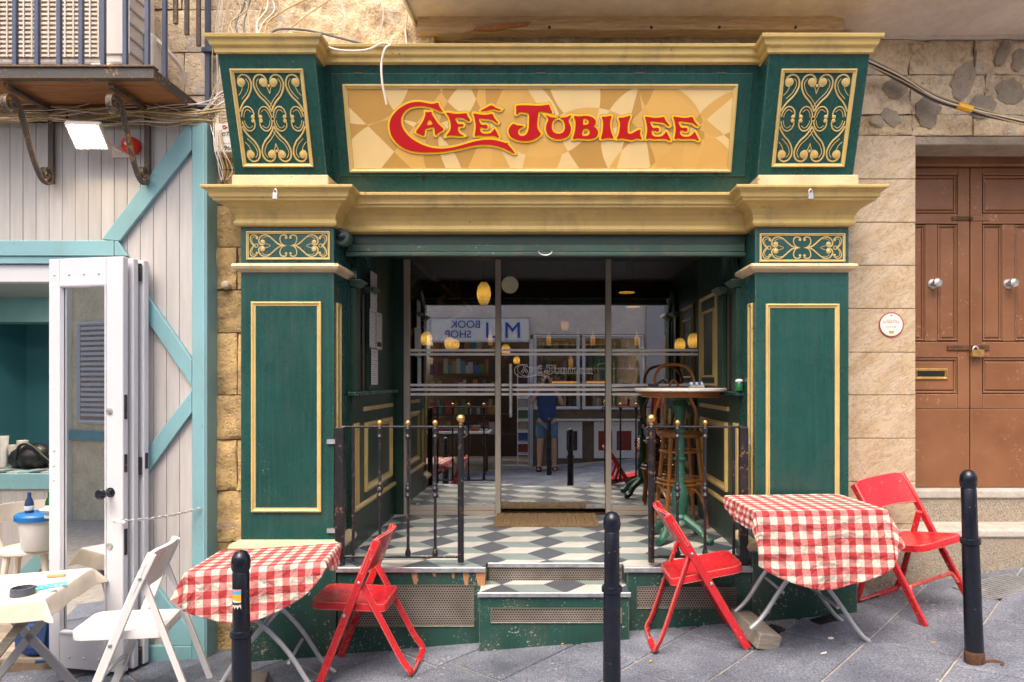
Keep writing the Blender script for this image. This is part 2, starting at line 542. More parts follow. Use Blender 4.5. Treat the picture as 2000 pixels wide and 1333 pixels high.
M['pipe_blue'] = paint('blue painted iron', (0.058, 0.072, 0.125), 0.42, 0.25, (0.24, 0.13, 0.08), None, 0.2, chip_amt=0.78)
M['ac'] = paint('white enamel', (0.72, 0.66, 0.60), 0.35, 0.05, None, None, 0.02, dirt=0.15)
M['bottle_green'] = paint('green bottle glass', (0.015, 0.11, 0.035), 0.12, 0.1, None, None, 0.0)
M['bottle_brown'] = paint('brown bottle glass', (0.12, 0.04, 0.01), 0.12, 0.1, None, None, 0.0)
M['text_blue'] = paint('blue lettering', (0.012, 0.06, 0.42), 0.5, 0.03, None, None, 0.0)
M['sign_white'] = paint('white sign', (0.78, 0.78, 0.76), 0.4, 0.03, None, None, 0.0)
M['text_black'] = paint('black lettering', (0.03, 0.03, 0.03), 0.6, 0.03, None, None, 0.0)
M['ceil_grey'] = paint('grey ceiling', (0.42, 0.41, 0.42), 0.7, 0.05, None, None, 0.0)
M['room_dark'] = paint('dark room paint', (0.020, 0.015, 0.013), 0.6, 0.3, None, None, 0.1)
M['coir'] = paint('coir matting', (0.22, 0.14, 0.065), 0.95, 0.4, None, None, 1.0, scale=60)

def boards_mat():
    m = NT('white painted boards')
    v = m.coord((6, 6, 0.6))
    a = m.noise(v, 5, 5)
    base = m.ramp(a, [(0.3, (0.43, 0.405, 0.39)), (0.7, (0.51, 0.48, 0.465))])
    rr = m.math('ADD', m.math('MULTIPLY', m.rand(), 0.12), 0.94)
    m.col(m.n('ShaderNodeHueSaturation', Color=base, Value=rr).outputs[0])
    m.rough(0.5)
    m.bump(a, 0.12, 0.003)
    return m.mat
M['boards'] = boards_mat()

def marble_mat():
    m = NT('veined beige marble')
    v = m.coord((1, 1, 1), 'Object', (0, 0.6, 0))
    off = m.n('ShaderNodeVectorMath', operation='ADD')
    m.link(v, off.inputs[0])
    cmb = m.n('ShaderNodeCombineXYZ', X=m.math('MULTIPLY', m.rand(), 20.0))
    m.link(cmb.outputs[0], off.inputs[1])
    vv = off.outputs[0]
    mp = m.n('ShaderNodeMapping'); mp.inputs['Scale'].default_value = (1.2, 1, 3.2)
    m.link(vv, mp.inputs['Vector'])
    a = m.noise(mp.outputs[0], 3.2, 8, 0.62, 0.9)
    b = m.noise(mp.outputs[0], 5.5, 9, 0.7, 1.6)
    base = m.ramp(a, [(0.30, (0.47, 0.325, 0.185)), (0.5, (0.56, 0.425, 0.28)), (0.70, (0.62, 0.50, 0.375))])
    vein = m.ramp(b, [(0.0, (0, 0, 0)), (0.47, (0, 0, 0)), (0.5, (1, 1, 1)), (0.53, (0, 0, 0))])
    base = m.mix(m.math('MULTIPLY', vein, 0.65), base, (0.22, 0.155, 0.10))
    spots = m.ramp(m.noise(vv, 24, 5, 0.7), [(0.62, (0, 0, 0)), (0.70, (1, 1, 1))])
    base = m.mix(m.math('MULTIPLY', spots, 0.65), base, (0.20, 0.15, 0.11))
    m.col(base)
    m.rough(0.38)
    m.bump(b, 0.05, 0.003)
    return m.mat
M['marble'] = marble_mat()

def door_mat():
    m = NT('brown door paint')
    v = m.coord()
    a = m.noise(v, 3, 6)
    base = m.ramp(a, [(0.3, (0.185, 0.072, 0.030)), (0.7, (0.265, 0.112, 0.050))])
    ch = m.math('MULTIPLY', m.noise(v, 46, 4, 0.7), m.math('ADD', m.noise(v, 5, 3), 0.5))
    base = m.mix(m.ramp(ch, [(0.685, (0, 0, 0)), (0.715, (1, 1, 1))]), base, (0.44, 0.24, 0.13))
    dust = m.ramp(m.noise(m.coord((1, 1, 3)), 6, 5), [(0.55, (0, 0, 0)), (0.8, (1, 1, 1))])
    base = m.mix(m.math('MULTIPLY', dust, 0.45), base, (0.27, 0.14, 0.08))
    bv = m.n('ShaderNodeBevel', samples=4); bv.inputs['Radius'].default_value = 0.008
    ge = m.n('ShaderNodeNewGeometry')
    dt = m.n('ShaderNodeVectorMath', operation='DOT_PRODUCT')
    m.link(bv.outputs[0], dt.inputs[0]); m.link(ge.outputs['Normal'], dt.inputs[1])
    w = m.math('MULTIPLY', m.math('SUBTRACT', 1.0, dt.outputs['Value']), m.math('MULTIPLY', m.noise(v, 16, 5, 0.7), 9.0))
    base = m.mix(m.ramp(w, [(0.15, (0, 0, 0)), (0.6, (1, 1, 1))]), base, (0.36, 0.20, 0.11))
    m.col(base)
    m.rough(m.math('ADD', m.math('MULTIPLY', a, 0.3), 0.30))
    m.bump(m.noise(m.coord((5, 5, 0.8)), 16, 5), 0.25, 0.004)
    return m.mat
M['door_brown'] = door_mat()

def slab_mat():
    m = NT('slate grey paving')
    v = m.coord()
    a = m.noise(v, 3.0, 6, 0.6)
    s = m.noise(v, 95, 4, 0.8)
    w = m.noise(v, 1.1, 3)
    base = m.ramp(a, [(0.30, (0.090, 0.098, 0.125)), (0.52, (0.168, 0.181, 0.218)), (0.75, (0.245, 0.260, 0.297))])
    base = m.mix(0.7, base, m.ramp(s, [(0.34, (0.12, 0.12, 0.13)), (0.48, (0.85, 0.85, 0.9)), (0.64, (2.0, 2.0, 2.0))]), 'MULTIPLY')
    rr = m.math('ADD', m.math('MULTIPLY', m.rand(), 0.34), 0.83)
    base = m.n('ShaderNodeHueSaturation', Color=base, Value=rr).outputs[0]
    stain = m.ramp(m.noise(v, 6, 6, 0.7, 1.0), [(0.60, (0, 0, 0)), (0.75, (1, 1, 1))])
    base = m.mix(m.math('MULTIPLY', stain, 0.6), base, (0.05, 0.045, 0.04))
    gum = m.math('MULTIPLY', m.noise(v, 45, 2), m.math('ADD', m.noise(v, 2.5, 2), 0.5))
    base = m.mix(m.ramp(gum, [(0.74, (0, 0, 0)), (0.77, (1, 1, 1))]), base, (0.45, 0.43, 0.40))
    m.col(base)
    m.rough(m.math('ADD', m.math('MULTIPLY', w, 0.3), 0.42))
    m.bump(m.math('ADD', m.math('MULTIPLY', s, 1.2), a), 0.7, 0.008)
    return m.mat
M['slab'] = slab_mat()
M['joint'] = limestone('sandy joint', (0.46, 0.41, 0.35), (0.24, 0.21, 0.18), 12, 0.5, None, 0)

def tile_mat(name, c):
    m = NT(name)
    v = m.coord()
    a = m.noise(v, 7, 6, 0.65)
    base = m.ramp(a, [(0.25, sc(c, 0.78)), (0.7, sc(c, 1.1))])
    sp = m.ramp(m.noise(v, 60, 3), [(0.64, (0, 0, 0)), (0.72, (1, 1, 1))])
    base = m.mix(m.math('MULTIPLY', sp, 0.35), base, (0.12, 0.10, 0.08))
    m.col(base)
    m.rough(0.38)
    m.bump(a, 0.06, 0.003)
    return m.mat
M['tile_white'] = tile_mat('white floor tile', (0.56, 0.53, 0.48))
M['tile_grey'] = tile_mat('sage grey floor tile', (0.22, 0.265, 0.25))
M['tile_dark'] = tile_mat('slate floor tile', (0.075, 0.085, 0.10))

def glass_mat(name, refl=0.28, tint=(0.9, 0.93, 0.92), rough=0.0):
    m = NT(name)
    tr = m.n('ShaderNodeBsdfTransparent'); tr.inputs[0].default_value = (*tint, 1)
    gl = m.n('ShaderNodeBsdfGlossy'); gl.inputs['Roughness'].default_value = rough
    gl.inputs['Color'].default_value = (1, 1, 1, 1)
    lw = m.n('ShaderNodeLayerWeight'); lw.inputs[0].default_value = 0.35
    fac = m.math('ADD', m.math('MULTIPLY', lw.outputs['Fresnel'], 0.8), refl)
    fac = m.math('MINIMUM', fac, 1.0)
    mx = m.n('ShaderNodeMixShader')
    m.link(fac, mx.inputs[0]); m.link(tr.outputs[0], mx.inputs[1]); m.link(gl.outputs[0], mx.inputs[2])
    m.link(mx.outputs[0], m.out.inputs[0])
    return m.mat
M['glass'] = glass_mat('shop window glass', 0.40, (0.80, 0.82, 0.80))
M['glass_door'] = glass_mat('door pane glass', 0.72, (0.88, 0.93, 0.92))
M['glass_clear'] = glass_mat('clear drinking glass', 0.10, (0.93, 0.94, 0.93))

def frost_mat():
    m = NT('frosted film')
    tr = m.n('ShaderNodeBsdfTransparent')
    df = m.n('ShaderNodeBsdfDiffuse'); df.inputs[0].default_value = (0.92, 0.87, 0.84, 1)
    mx = m.n('ShaderNodeMixShader'); mx.inputs[0].default_value = 0.85
    m.link(tr.outputs[0], mx.inputs[1]); m.link(df.outputs[0], mx.inputs[2])
    m.link(mx.outputs[0], m.out.inputs[0])
    return m.mat
M['frost'] = frost_mat()

def mesh_grille_mat():
    m = NT('perforated metal')
    v = m.coord((1, 1, 1))
    sep = m.n('ShaderNodeSeparateXYZ'); m.link(v, sep.inputs[0])
    x = m.math('MULTIPLY', sep.outputs['X'], 62.0)
    z = m.math('MULTIPLY', sep.outputs['Z'], 71.0)
    row = m.math('FLOOR', z)
    x2 = m.math('ADD', x, m.math('MULTIPLY', m.math('MODULO', row, 2.0), 0.5))
    fx = m.math('SUBTRACT', m.math('FRACT', x2), 0.5)
    fz = m.math('SUBTRACT', m.math('FRACT', z), 0.5)
    d = m.math('SQRT', m.math('ADD', m.math('MULTIPLY', fx, fx), m.math('MULTIPLY', fz, fz)))
    hole = m.math('LESS_THAN', d, 0.34)
    a = m.noise(v, 7, 4)
    base = m.ramp(a, [(0.3, (0.20, 0.165, 0.135)), (0.7, (0.34, 0.30, 0.265))])
    m.col(m.mix(hole, base, (0.02, 0.018, 0.015)))
    m.b.inputs['Metallic'].default_value = 0.35
    m.rough(0.5)
    return m.mat
M['grille'] = mesh_grille_mat()

def gingham_mat():
    m = NT('red and white gingham')
    tc = m.n('ShaderNodeUVMap'); tc.uv_map = 'UVMap'
    sep = m.n('ShaderNodeSeparateXYZ'); m.link(tc.outputs[0], sep.inputs[0])
    per = 1 / 0.076
    sx = m.math('LESS_THAN', m.math('FRACT', m.math('MULTIPLY', sep.outputs[0], per)), 0.5)
    sy = m.math('LESS_THAN', m.math('FRACT', m.math('MULTIPLY', sep.outputs[1], per)), 0.5)
    tot = m.math('MULTIPLY', m.math('ADD', sx, sy), 0.5)
    v = m.coord()
    weave = m.noise(tc.outputs[0], 260, 2)
    col = m.ramp(tot, [(0.0, (0.71, 0.645, 0.53)), (0.25, (0.56, 0.20, 0.18)), (0.75, (0.41, 0.030, 0.036))], 'CONSTANT')
    col = m.mix(0.25, col, m.ramp(weave, [(0.3, (0.7, 0.7, 0.7)), (0.7, (1.1, 1.1, 1.1))]), 'MULTIPLY')
    m.col(col)
    m.rough(0.82)
    cr = m.noise(v, 11, 6, 0.6, 1.4)
    ridge = m.math('ABSOLUTE', m.math('SUBTRACT', cr, 0.5))
    m.bump(m.math('ADD', m.math('MULTIPLY', ridge, -1.3), m.math('MULTIPLY', weave, 0.05)), 0.9, 0.03)
    return m.mat
M['gingham'] = gingham_mat()

def cream_cloth_mat():
    m = NT('cream oilcloth')
    v = m.coord()
    a = m.noise(v, 5, 5)
    m.col(m.ramp(a, [(0.3, (0.66, 0.55, 0.42)), (0.7, (0.78, 0.69, 0.58))]))
    m.rough(0.5)
    m.bump(a, 0.2, 0.01)
    return m.mat
M['cream_cloth'] = cream_cloth_mat()

def sign_mat():
    """flat printed ground of curved tan shards"""
    m = NT('printed sign ground')
    tc = m.n('ShaderNodeUVMap'); tc.uv_map = 'UVMap'
    sep = m.n('ShaderNodeSeparateXYZ'); m.link(tc.outputs[0], sep.inputs[0])
    X, Y = sep.outputs[0], sep.outputs[1]
    tot = None
    discs = [(0.10, 0.62, 0.33), (0.32, -0.10, 0.42), (0.55, 0.55, 0.30), (0.98, 0.20, 0.40), (0.88, 0.62, 0.30), (1.25, 0.45, 0.36), (1.55, -0.05, 0.44),
             (1.62, 0.60, 0.34), (1.95, 0.20, 0.33), (2.25, 0.62, 0.42), (2.10, -0.20, 0.48), (2.55, 0.10, 0.40), (0.70, 0.10, 0.22)]
    for (cx, cy, r) in discs:
        dx = m.math('SUBTRACT', X, cx); dy = m.math('SUBTRACT', Y, cy)
        d = m.math('ADD', m.math('MULTIPLY', dx, dx), m.math('MULTIPLY', dy, dy))
        s = m.math('LESS_THAN', d, r * r)
        tot = s if tot is None else m.math('ADD', tot, s)
    for (ax, ay, c) in [(1, 1, 0.42), (1, -0.9, 0.18), (1, -0.5, 0.75), (1, 0.7, 1.5), (1, -0.25, 1.72), (1, 0.2, 1.95), (1, -1.2, 1.9), (1, 1.3, 2.7), (1, 0.5, 1.05)]:
        e = m.math('ADD', m.math('MULTIPLY', X, ax), m.math('MULTIPLY', Y, ay))
        tot = m.math('ADD', tot, m.math('LESS_THAN', e, c))
    t3 = m.math('MULTIPLY', m.math('MODULO', tot, 4.0), 0.25)
    col = m.ramp(t3, [(0.0, (0.74, 0.43, 0.115)), (0.2, (0.54, 0.30, 0.075)), (0.45, (0.80, 0.58, 0.27)), (0.7, (0.70, 0.40, 0.105))], 'CONSTANT')
    a = m.noise(m.coord(), 5, 6)
    col = m.mix(0.25, col, m.ramp(a, [(0.3, (0.75, 0.72, 0.68)), (0.7, (1.08, 1.08, 1.08))]), 'MULTIPLY')
    m.col(col)
    m.rough(0.45)
    return m.mat
M['sign_print'] = sign_mat()

def print_mat(name, ground, ink, sx, sz, dens=0.5):
    """paper with lines of illegible small print"""
    m = NT(name)
    v = m.coord()
    sep = m.n('ShaderNodeSeparateXYZ'); m.link(v, sep.inputs[0])
    line = m.math('GREATER_THAN', m.math('FRACT', m.math('MULTIPLY', sep.outputs['Z'], sz)), 0.55)
    wrd = m.noise(m.coord((sx, sx, sz)), 1.0, 2, 0.5)
    k = m.math('MULTIPLY', line, m.math('GREATER_THAN', wrd, dens))
    m.col(m.mix(m.math('MULTIPLY', k, 0.75), ground, ink))
    m.rough(0.75)
    return m.mat
M['menu_print'] = print_mat('printed menu', (0.70, 0.66, 0.64), (0.10, 0.07, 0.07), 110, 62)

# ------------------------------------------------------------------ ground
mbp = MB()
xs = [-16 + i * 0.5 for i in range(65)]
rowA = [mbp.vert((x, -3.0, g(x) - 0.012)) for x in xs]
rowB = [mbp.vert((x, 5.2, g(x) - 0.012)) for x in xs]
for i in range(len(xs) - 1):
    mbp.face((rowA[i], rowA[i + 1], rowB[i + 1], rowB[i]))
pave = add('pavement', mbp, M['joint'])
tag(pave, 'sloping street paved with blue grey slate slabs laid diagonally', kind='structure')

def clip(poly, x0, x1, y0, y1):
    for ax, lim, sgn in ((0, x0, 1), (0, x1, -1), (1, y0, 1), (1, y1, -1)):
        out = []
        for i in range(len(poly)):
            a, b = poly[i - 1], poly[i]
            da, db = (a[ax] - lim) * sgn, (b[ax] - lim) * sgn
            if da >= 0: out.append(a)
            if (da >= 0) != (db >= 0):
                t = da / (da - db)
                out.append((a[0] + (b[0] - a[0]) * t, a[1] + (b[1] - a[1]) * t))
        poly = out
        if len(poly) < 3: return []
    return poly

def inset_poly(poly, d):
    cx = sum(p[0] for p in poly) / len(poly); cy = sum(p[1] for p in poly) / len(poly)
    out = []
    n = len(poly)
    area = sum(poly[i][0] * poly[(i + 1) % n][1] - poly[(i + 1) % n][0] * poly[i][1] for i in range(n))
    sg = 1 if area > 0 else -1
    for i in range(n):
        p0, p1, p2 = Vector(poly[i - 1]), Vector(poly[i]), Vector(poly[(i + 1) % n])
        e1, e2 = (p1 - p0), (p2 - p1)
        if e1.length < 1e-6 or e2.length < 1e-6:
            out.append(tuple(p1)); continue
        n1 = Vector((-e1.y, e1.x)).normalized() * sg; n2 = Vector((-e2.y, e2.x)).normalized() * sg
        b = n1 + n2
        if b.length < 1e-6: out.append(tuple(p1)); continue
        b.normalize()
        out.append(tuple(p1 + b * (d / max(0.35, b.dot(n1)))))
    return out

rng = random.Random(11)
c45, s45 = math.cos(R(45)), math.sin(R(45))
ROWW = 0.452
def diag(a, b): return (a * c45 + b * s45, a * s45 - b * c45)        # a along the row, b across
b0 = (-0.226) * s45 - 3.725 * c45
for r in range(-9, 11):
    bb = b0 + r * ROWW
    a = -6.5 + rng.uniform(0, 0.6)
    while a < 8.5:
        L = rng.uniform(0.52, 0.74)
        quad = [diag(a, bb), diag(a + L, bb), diag(a + L, bb + ROWW), diag(a, bb + ROWW)]
        cx = sum(q[0] for q in quad) / 4; cy = sum(q[1] for q in quad) / 4
        a += L
        if not (-4.6 < cx < 4.3 and -0.9 < cy < 4.9): continue
        if math.hypot(cx, cy - 2) > 4.6: continue
        q = inset_poly(quad, 0.006 + rng.uniform(0, 0.003))
        q2 = inset_poly(quad, 0.013)
        dz = rng.uniform(-0.0025, 0.0025)
        mb = MB()
        lo = [mb.vert((x, y, g(x) - 0.03)) for x, y in q]
        mi = [mb.vert((x, y, g(x) - 0.004 + dz)) for x, y in q]
        hi = [mb.vert((x, y, g(x) + dz)) for x, y in q2]
        for A, B in ((lo, mi), (mi, hi)):
            for i in range(4):
                j = (i + 1) % 4
                mb.face((A[i], A[j], B[j], B[i]))
        mb.face(hi)
        add('paving_slab', mb, M['slab'], pave)

# drain grating and two small covers set in the paving
def gdir(x): return (g(x + 0.01) - g(x - 0.01)) / 0.02
def grating(name, label, cx, cy, w, d, rz, nslot, mat):
    t = thing(name, label, 'drain cover', (cx, cy, g(cx) + 0.005), rz)
    t.rotation_euler = (0, -math.atan(gdir(cx)), rz)
    mb = MB().box(-w / 2, w / 2, -d / 2, d / 2, -0.012, 0.0)
    add('plate', mb, M['black'], t, local=True)
    for i in range(nslot):
        y = -d / 2 + d * (i + 0.5) / nslot
        mb = MB().box(-w / 2, w / 2, y - d / nslot * 0.28, y + d / nslot * 0.28, 0.0005, 0.006)
        add('bar', mb, mat, t, local=True)
    return t
grating('drain_grating', 'ribbed iron drain grating in the paving beyond the right bollard', 2.86, 4.32, 0.42, 0.30, R(8), 12, M['alu'])
grating('drain_cover', 'small ribbed drain cover behind the right table', 1.70, 4.17, 0.15, 0.09, R(20), 7, M['black_iron'])
grating('floor_plate', 'small dark access plate beside the wooden wedge block', 1.36, 4.09, 0.10, 0.10, R(40), 5, M['black_iron'])

# litter
def litter(name, label, px, py, w, h, mat, rz):
    k = (py - CY) / FPX; q = (px - CX) / FPX
    Y = CAMZ / (k + 0.08 * q)
    for _ in range(6):
        X = q * Y; Y = (CAMZ - g(X)) / k
    X = q * Y
    mb = MB()
    n = 7
    pts = [(math.cos(2 * math.pi * i / n) * w * random.uniform(0.6, 1.1), math.sin(2 * math.pi * i / n) * h * random.uniform(0.6, 1.1)) for i in range(n)]
    c, s = math.cos(rz), math.sin(rz)
    pts = [(p[0] * c - p[1] * s, p[0] * s + p[1] * c) for p in pts]
    mb.prism(pts, lambda a, b, d: (X + a, Y + b, g(X + a) + 0.004 + d), 0, 0.006)
    return tag(add(name, mb, mat), label, 'litter')
litter('paper_scrap', 'crumpled white paper scrap on the paving before the right table', 1622, 1249, 0.022, 0.016, M['paper'], 0.2)
litter('paper_scrap', 'thin torn paper strip below the white scrap', 1610, 1278, 0.024, 0.006, M['paper'], 0.3)
litter('cigarette_end', 'tan cigarette end on the paving left of the right bollard', 1823, 1257, 0.018, 0.004, M['cable_tan'], -0.1)
litter('cigarette_end', 'yellow cigarette end left of the middle red chair', 1271, 1294, 0.010, 0.006, M['cable_yellow'], 0.6)
litter('cigarette_end', 'yellow cigarette end in front of the entrance step', 1098, 1259, 0.008, 0.010, M['cable_yellow'], 1.1)
litter('dry_leaf', 'dry yellow leaf on the paving right of the right bollard', 1918, 1156, 0.022, 0.007, M['cable_tan'], -0.4)
litter('paper_scrap', 'tiny white speck of paper on the paving right of the entrance step', 1302, 1231, 0.010, 0.006, M['paper'], 0.9)

# ------------------------------------------------------------------ cafe shopfront
YP = 4.30                       # front of the pilasters
XL0, XL1 = SX(470, YP), SX(652, YP)
XR0, XR1 = SX(1475, YP), SX(1658, YP)
YG = 5.96                       # glass
ZF = 0.44                       # lobby floor
XWL, XWR = -1.33, 1.32          # lobby side walls
front = thing('cafe_shopfront', 'dark green and gold timber cafe shopfront with two pilasters and heavy cornice', 'shopfront', (0, YP, 0))

CAPP = [(0.0, 2.570), (0.022, 2.574), (0.030, 2.590), (0.022, 2.606), (0.020, 2.612), (0.026, 2.640), (0.048, 2.672), (0.085, 2.698), (0.115, 2.708),
        (0.117, 2.722), (0.130, 2.726), (0.134, 2.752), (0.150, 2.766), (0.166, 2.772), (0.168, 2.790)]
def heart_upper():
    return [(.5, .583), (.530, .630), (.585, .690), (.668, .755), (.722, .835), (.728, .910), (.685, .968), (.610, .985), (.548, .955), (.528, .905), (.548, .868), (.590, .862), (.615, .890)]
def ornament(mb, strokes, balls, rings, W, H, place, r):
    for pts, rad in strokes:
        sp = smooth_path([(u * W, v * H, 0) for u, v in pts], 5)
        mb.tube([place(p.x, p.y, rad * r * 0.35) for p in sp], rad * r, 6)
    for (u, v, rad) in balls:
        c = place(u * W, v * H, 0)
        n = (place(0, 0, 1) - place(0, 0, 0)).normalized()
        q = n.to_track_quat('Z', 'Y').to_matrix()
        mb.lathe([(rad * W, -0.002), (rad * W, 0.005), (rad * W * 0.85, 0.008), (0.0005, 0.009)], c, 14, 'z', q)
    for (u, v, rad) in rings:
        mb.tube([place(u * W + rad * W * math.cos(a * math.pi / 7), v * H + rad * W * math.sin(a * math.pi / 7), 0.003) for a in range(14)], r * 0.6, 6, True)

def inner_line(pts, off):
    """thin companion line running inside a stroke"""
    out = []
    for i in range(len(pts)):
        a = Vector(pts[max(0, i - 1)]); b = Vector(pts[min(len(pts) - 1, i + 1)])
        t = (b - a).normalized()
        nrm = Vector((-t.y, t.x))
        p = Vector(pts[i]) + nrm * off
        out.append((p.x, p.y))
    return out

def console_ornament(mb, W, H, place):
    A = heart_upper()
    st, bl, rg = [], [], []
    thin = inner_line(A[:7], 0.042)
    def put(f, pts, rad):
        q = [f(p) for p in pts]
        q = [p for p in q if -0.001 <= p[0] <= 1.001]
        if len(q) > 2: st.append((q, rad))
    flips = []
    for vm in (lambda v: v, lambda v: 1.0 - v):
        flips += [lambda p, vm=vm: (p[0], vm(p[1])), lambda p, vm=vm: (1 - p[0], vm(p[1])), lambda p, vm=vm: (p[0] - .5, vm(p[1])), lambda p, vm=vm: (1.5 - p[0], vm(p[1]))]
    C = [(.515, .525), (.53, .575), (.575, .625), (.635, .635), (.69, .605), (.712, .555), (.70, .525)]
    for f in flips:
        put(f, A, 1.0); put(f, thin, 0.45)
        put(f, C, 0.8); put(f, inner_line(C[:5], -0.035), 0.4)
        u, v = f((.585, .905))
        bl.append((u, v, 0.058))
        u, v = f((.690, .522))
        bl.append((u, v, 0.030))
    rg = [(0.5, 0.5, 0.03)]
    for vm in (lambda v: v, lambda v: 1 - v):
        st.append(([(0.46, vm(.86)), (.485, vm(.82)), (.5, vm(.78)), (.515, vm(.82)), (.54, vm(.86))], 0.45))
        bl.append((0.5, vm(.865), 0.022))
    for e in (0, 1):
        for vm in (lambda v: v, lambda v: 1 - v):
            st.append(([(abs(e - 0.09), vm(.85)), (abs(e - .06), vm(.80)), (abs(e - .012), vm(.76))], 0.4))
    ornament(mb, st, bl, rg, W, H, place, 0.0054)

def frieze_ornament(mb, W, H, place):
    A = [(.455, .494), (.41, .515), (.362, .59), (.30, .78), (.24, .94), (.183, .96), (.138, .86), (.122, .68), (.140, .565), (.175, .54), (.20, .62)]
    Bc = [(.455, .494), (.412, .588), (.392, .776), (.408, .93), (.448, .965), (.482, .90)]
    D = [(.06, .494), (.025, .64), (.012, .82), (.03, .94), (.072, .955), (.108, .87)]
    st, bl, rg = [], [], []
    for fu in (lambda u: u, lambda u: 1 - u):
        for fv in (lambda v: v, lambda v: 1 - v):
            for S, rad in ((A, 1.0), (Bc, .8), (D, .8)):
                st.append(([(fu(a), fv(b)) for a, b in S], rad))
            for S, o in ((A[:7], .028), (D[:5], -.022)):
                q = [(a + 0.02, 0.5 + (b - 0.5) * 0.84) for a, b in S]
                st.append(([(fu(a), fv(b)) for a, b in q], .4))
            bl += [(fu(.172), fv(.66), .030), (fu(.472), fv(.84), .017), (fu(.100), fv(.82), .017)]
        st.append(([(fu(.20), .60), (fu(.24), .56), (fu(.27), .5), (fu(.24), .44), (fu(.20), .40)], .4))
        rg.append((fu(.09), .5, .022))
    ornament(mb, st, bl, rg, W, H, place, 0.0047)

for side in (-1, 1):
    X0, X1 = (XL0, XL1) if side < 0 else (XR0, XR1)
    mb = MB().box(X0, X1, YP, 4.66, 0.55, 2.60)
    pil = add('pilaster', mb, M['green'], front, 0.004)
    tag(pil, 'left green pilaster with gold panel' if side < 0 else 'right green pilaster with gold panel')
    pf = lambda a, b, d: Vector((a, YP - d, b))
    # panel
    if side < 0: pu = (SX(492, YP), SX(628, YP), SZ(1000, YP), SZ(590, YP))
    else: pu = (SX(1495, YP), SX(1638, YP), SZ(1004, YP), SZ(594, YP))
    add('panel_moulding', MB().frame(pf, *pu, 0.026, 0.014), M['gold_trim'], pil)
    add('panel', MB().box(pu[0] + .026, pu[1] - .026, YP - 0.0045, YP + .01, pu[2] + .026, pu[3] - .026), M['green'], pil)
    xi = X1 if side < 0 else X0
    ps = lambda a, b, d: Vector((xi - side * d, a, b))
    add('panel_moulding', MB().frame(ps, 4.352, 4.432, 0.75, 2.10, 0.022, 0.010), M['gold_trim'], pil)
    # frieze panel
    fu = (SX(482, YP), SX(645, YP), SZ(508, YP), SZ(453, YP)) if side < 0 else (SX(1483, YP), SX(1650, YP), SZ(512, YP), SZ(457, YP))
    add('frieze_moulding', MB().frame(pf, *fu, 0.014, 0.010), M['gold_trim'], pil)
    mb = MB()
    ix = 0.016
    frieze_ornament(mb, fu[1] - fu[0] - 2 * ix, fu[3] - fu[2] - 2 * ix, lambda a, b, d: Vector((fu[0] + ix + a, YP - 0.001 - d, fu[2] + ix + b)))
    for i_ in range(len(mb.v)):
        mb.v[i_].y += (YP - mb.v[i_].y) * .4
    add('scroll_ornament', mb, M['gold_trim'], pil)
    # bead below the frieze
    add('bead_moulding', MB().cornice(X0, X1, YP, 4.62, [(0, 2.285), (0.012, 2.290), (0.034, 2.305), (0.042, 2.320), (0.036, 2.336), (0.006, 2.343), (0, 2.344)]), M['cream'], front)
    # capital cornice
    cap = add('capital_cornice', MB().cornice(X0, X1, YP - 0.012, 4.64, CAPP), M['gold'], front, 0.003)
    # base
    add('base_moulding', MB().cornice(X0, X1, YP, 4.62, [(0, 0.535), (0.05, 0.540), (0.058, 0.560), (0.048, 0.582), (0.01, 0.600), (0, 0.602)]), M['cream'], front)
    gx = g((X0 + X1) / 2)
    mb = MB().hexa([(X0 - .035, YP - .055, g(X0) - .03), (X1 + .03, YP - .055, g(X1) - .03), (X1 + .03, 4.62, g(X1) - .03), (X0 - .035, 4.62, g(X0) - .03)],
                   [(X0 - .035, YP - .055, .537), (X1 + .03, YP - .055, .537), (X1 + .03, 4.62, .537), (X0 - .035, 4.62, .537)])
    add('plinth', mb, M['green_low'], front, 0.004)
    # console block, leaning forward, with scroll panel
    C0, C1 = (-1.965, -1.385) if side < 0 else (1.325, 1.930)
    ZB, ZT = 2.892, 3.562
    YB, YT = 4.30, 4.07
    mb = MB().hexa([(C0, YB, ZB), (C1, YB, ZB), (C1, 4.64, ZB), (C0, 4.64, ZB)], [(C0, YT, ZT), (C1, YT, ZT), (C1, 4.64, ZT), (C0, 4.64, ZT)])
    con = add('console', mb, M['green'], front, 0.004)
    nrm = Vector((0, -(ZT - ZB), -(YB - YT))).normalized()
    tv = Vector((0, YT - YB, ZT - ZB)).normalized()
    cpl = lambda a, b, d: Vector((0, YB, ZB)) + Vector((1, 0, 0)) * a + tv * b + nrm * d
    u0, u1 = (-1.902, -1.462) if side < 0 else (1.408, 1.862)
    v0, v1 = 0.055, 0.618
    add('panel_moulding', MB().frame(cpl, u0, u1, v0, v1, 0.022, 0.012), M['gold_trim'], con)
    mb = MB()
    console_ornament(mb, u1 - u0 - .05, v1 - v0 - .05, lambda a, b, d: cpl(u0 + .025 + a, v0 + .025 + b, d + 0.001))
    for i_ in range(len(mb.v)):
        mb.v[i_] = mb.v[i_] - nrm * ((mb.v[i_] - cpl(0, 0, 0)).dot(nrm) * .45)
    add('scroll_ornament', mb, M['gold_trim'], con)
    add('console_base', MB().box(C0 - .005, C1 + .02, 4.262, 4.64, 2.792, 2.890), M['cream'], front, 0.006)
    add('top_cornice', MB().cornice(C0, C1, YT, 4.64, [(0, 3.552), (.012, 3.556), (.016, 3.582), (.03, 3.590), (.034, 3.596), (.040, 3.622), (.055, 3.628), (.060, 3.648)]), M['gold'], front, 0.002)

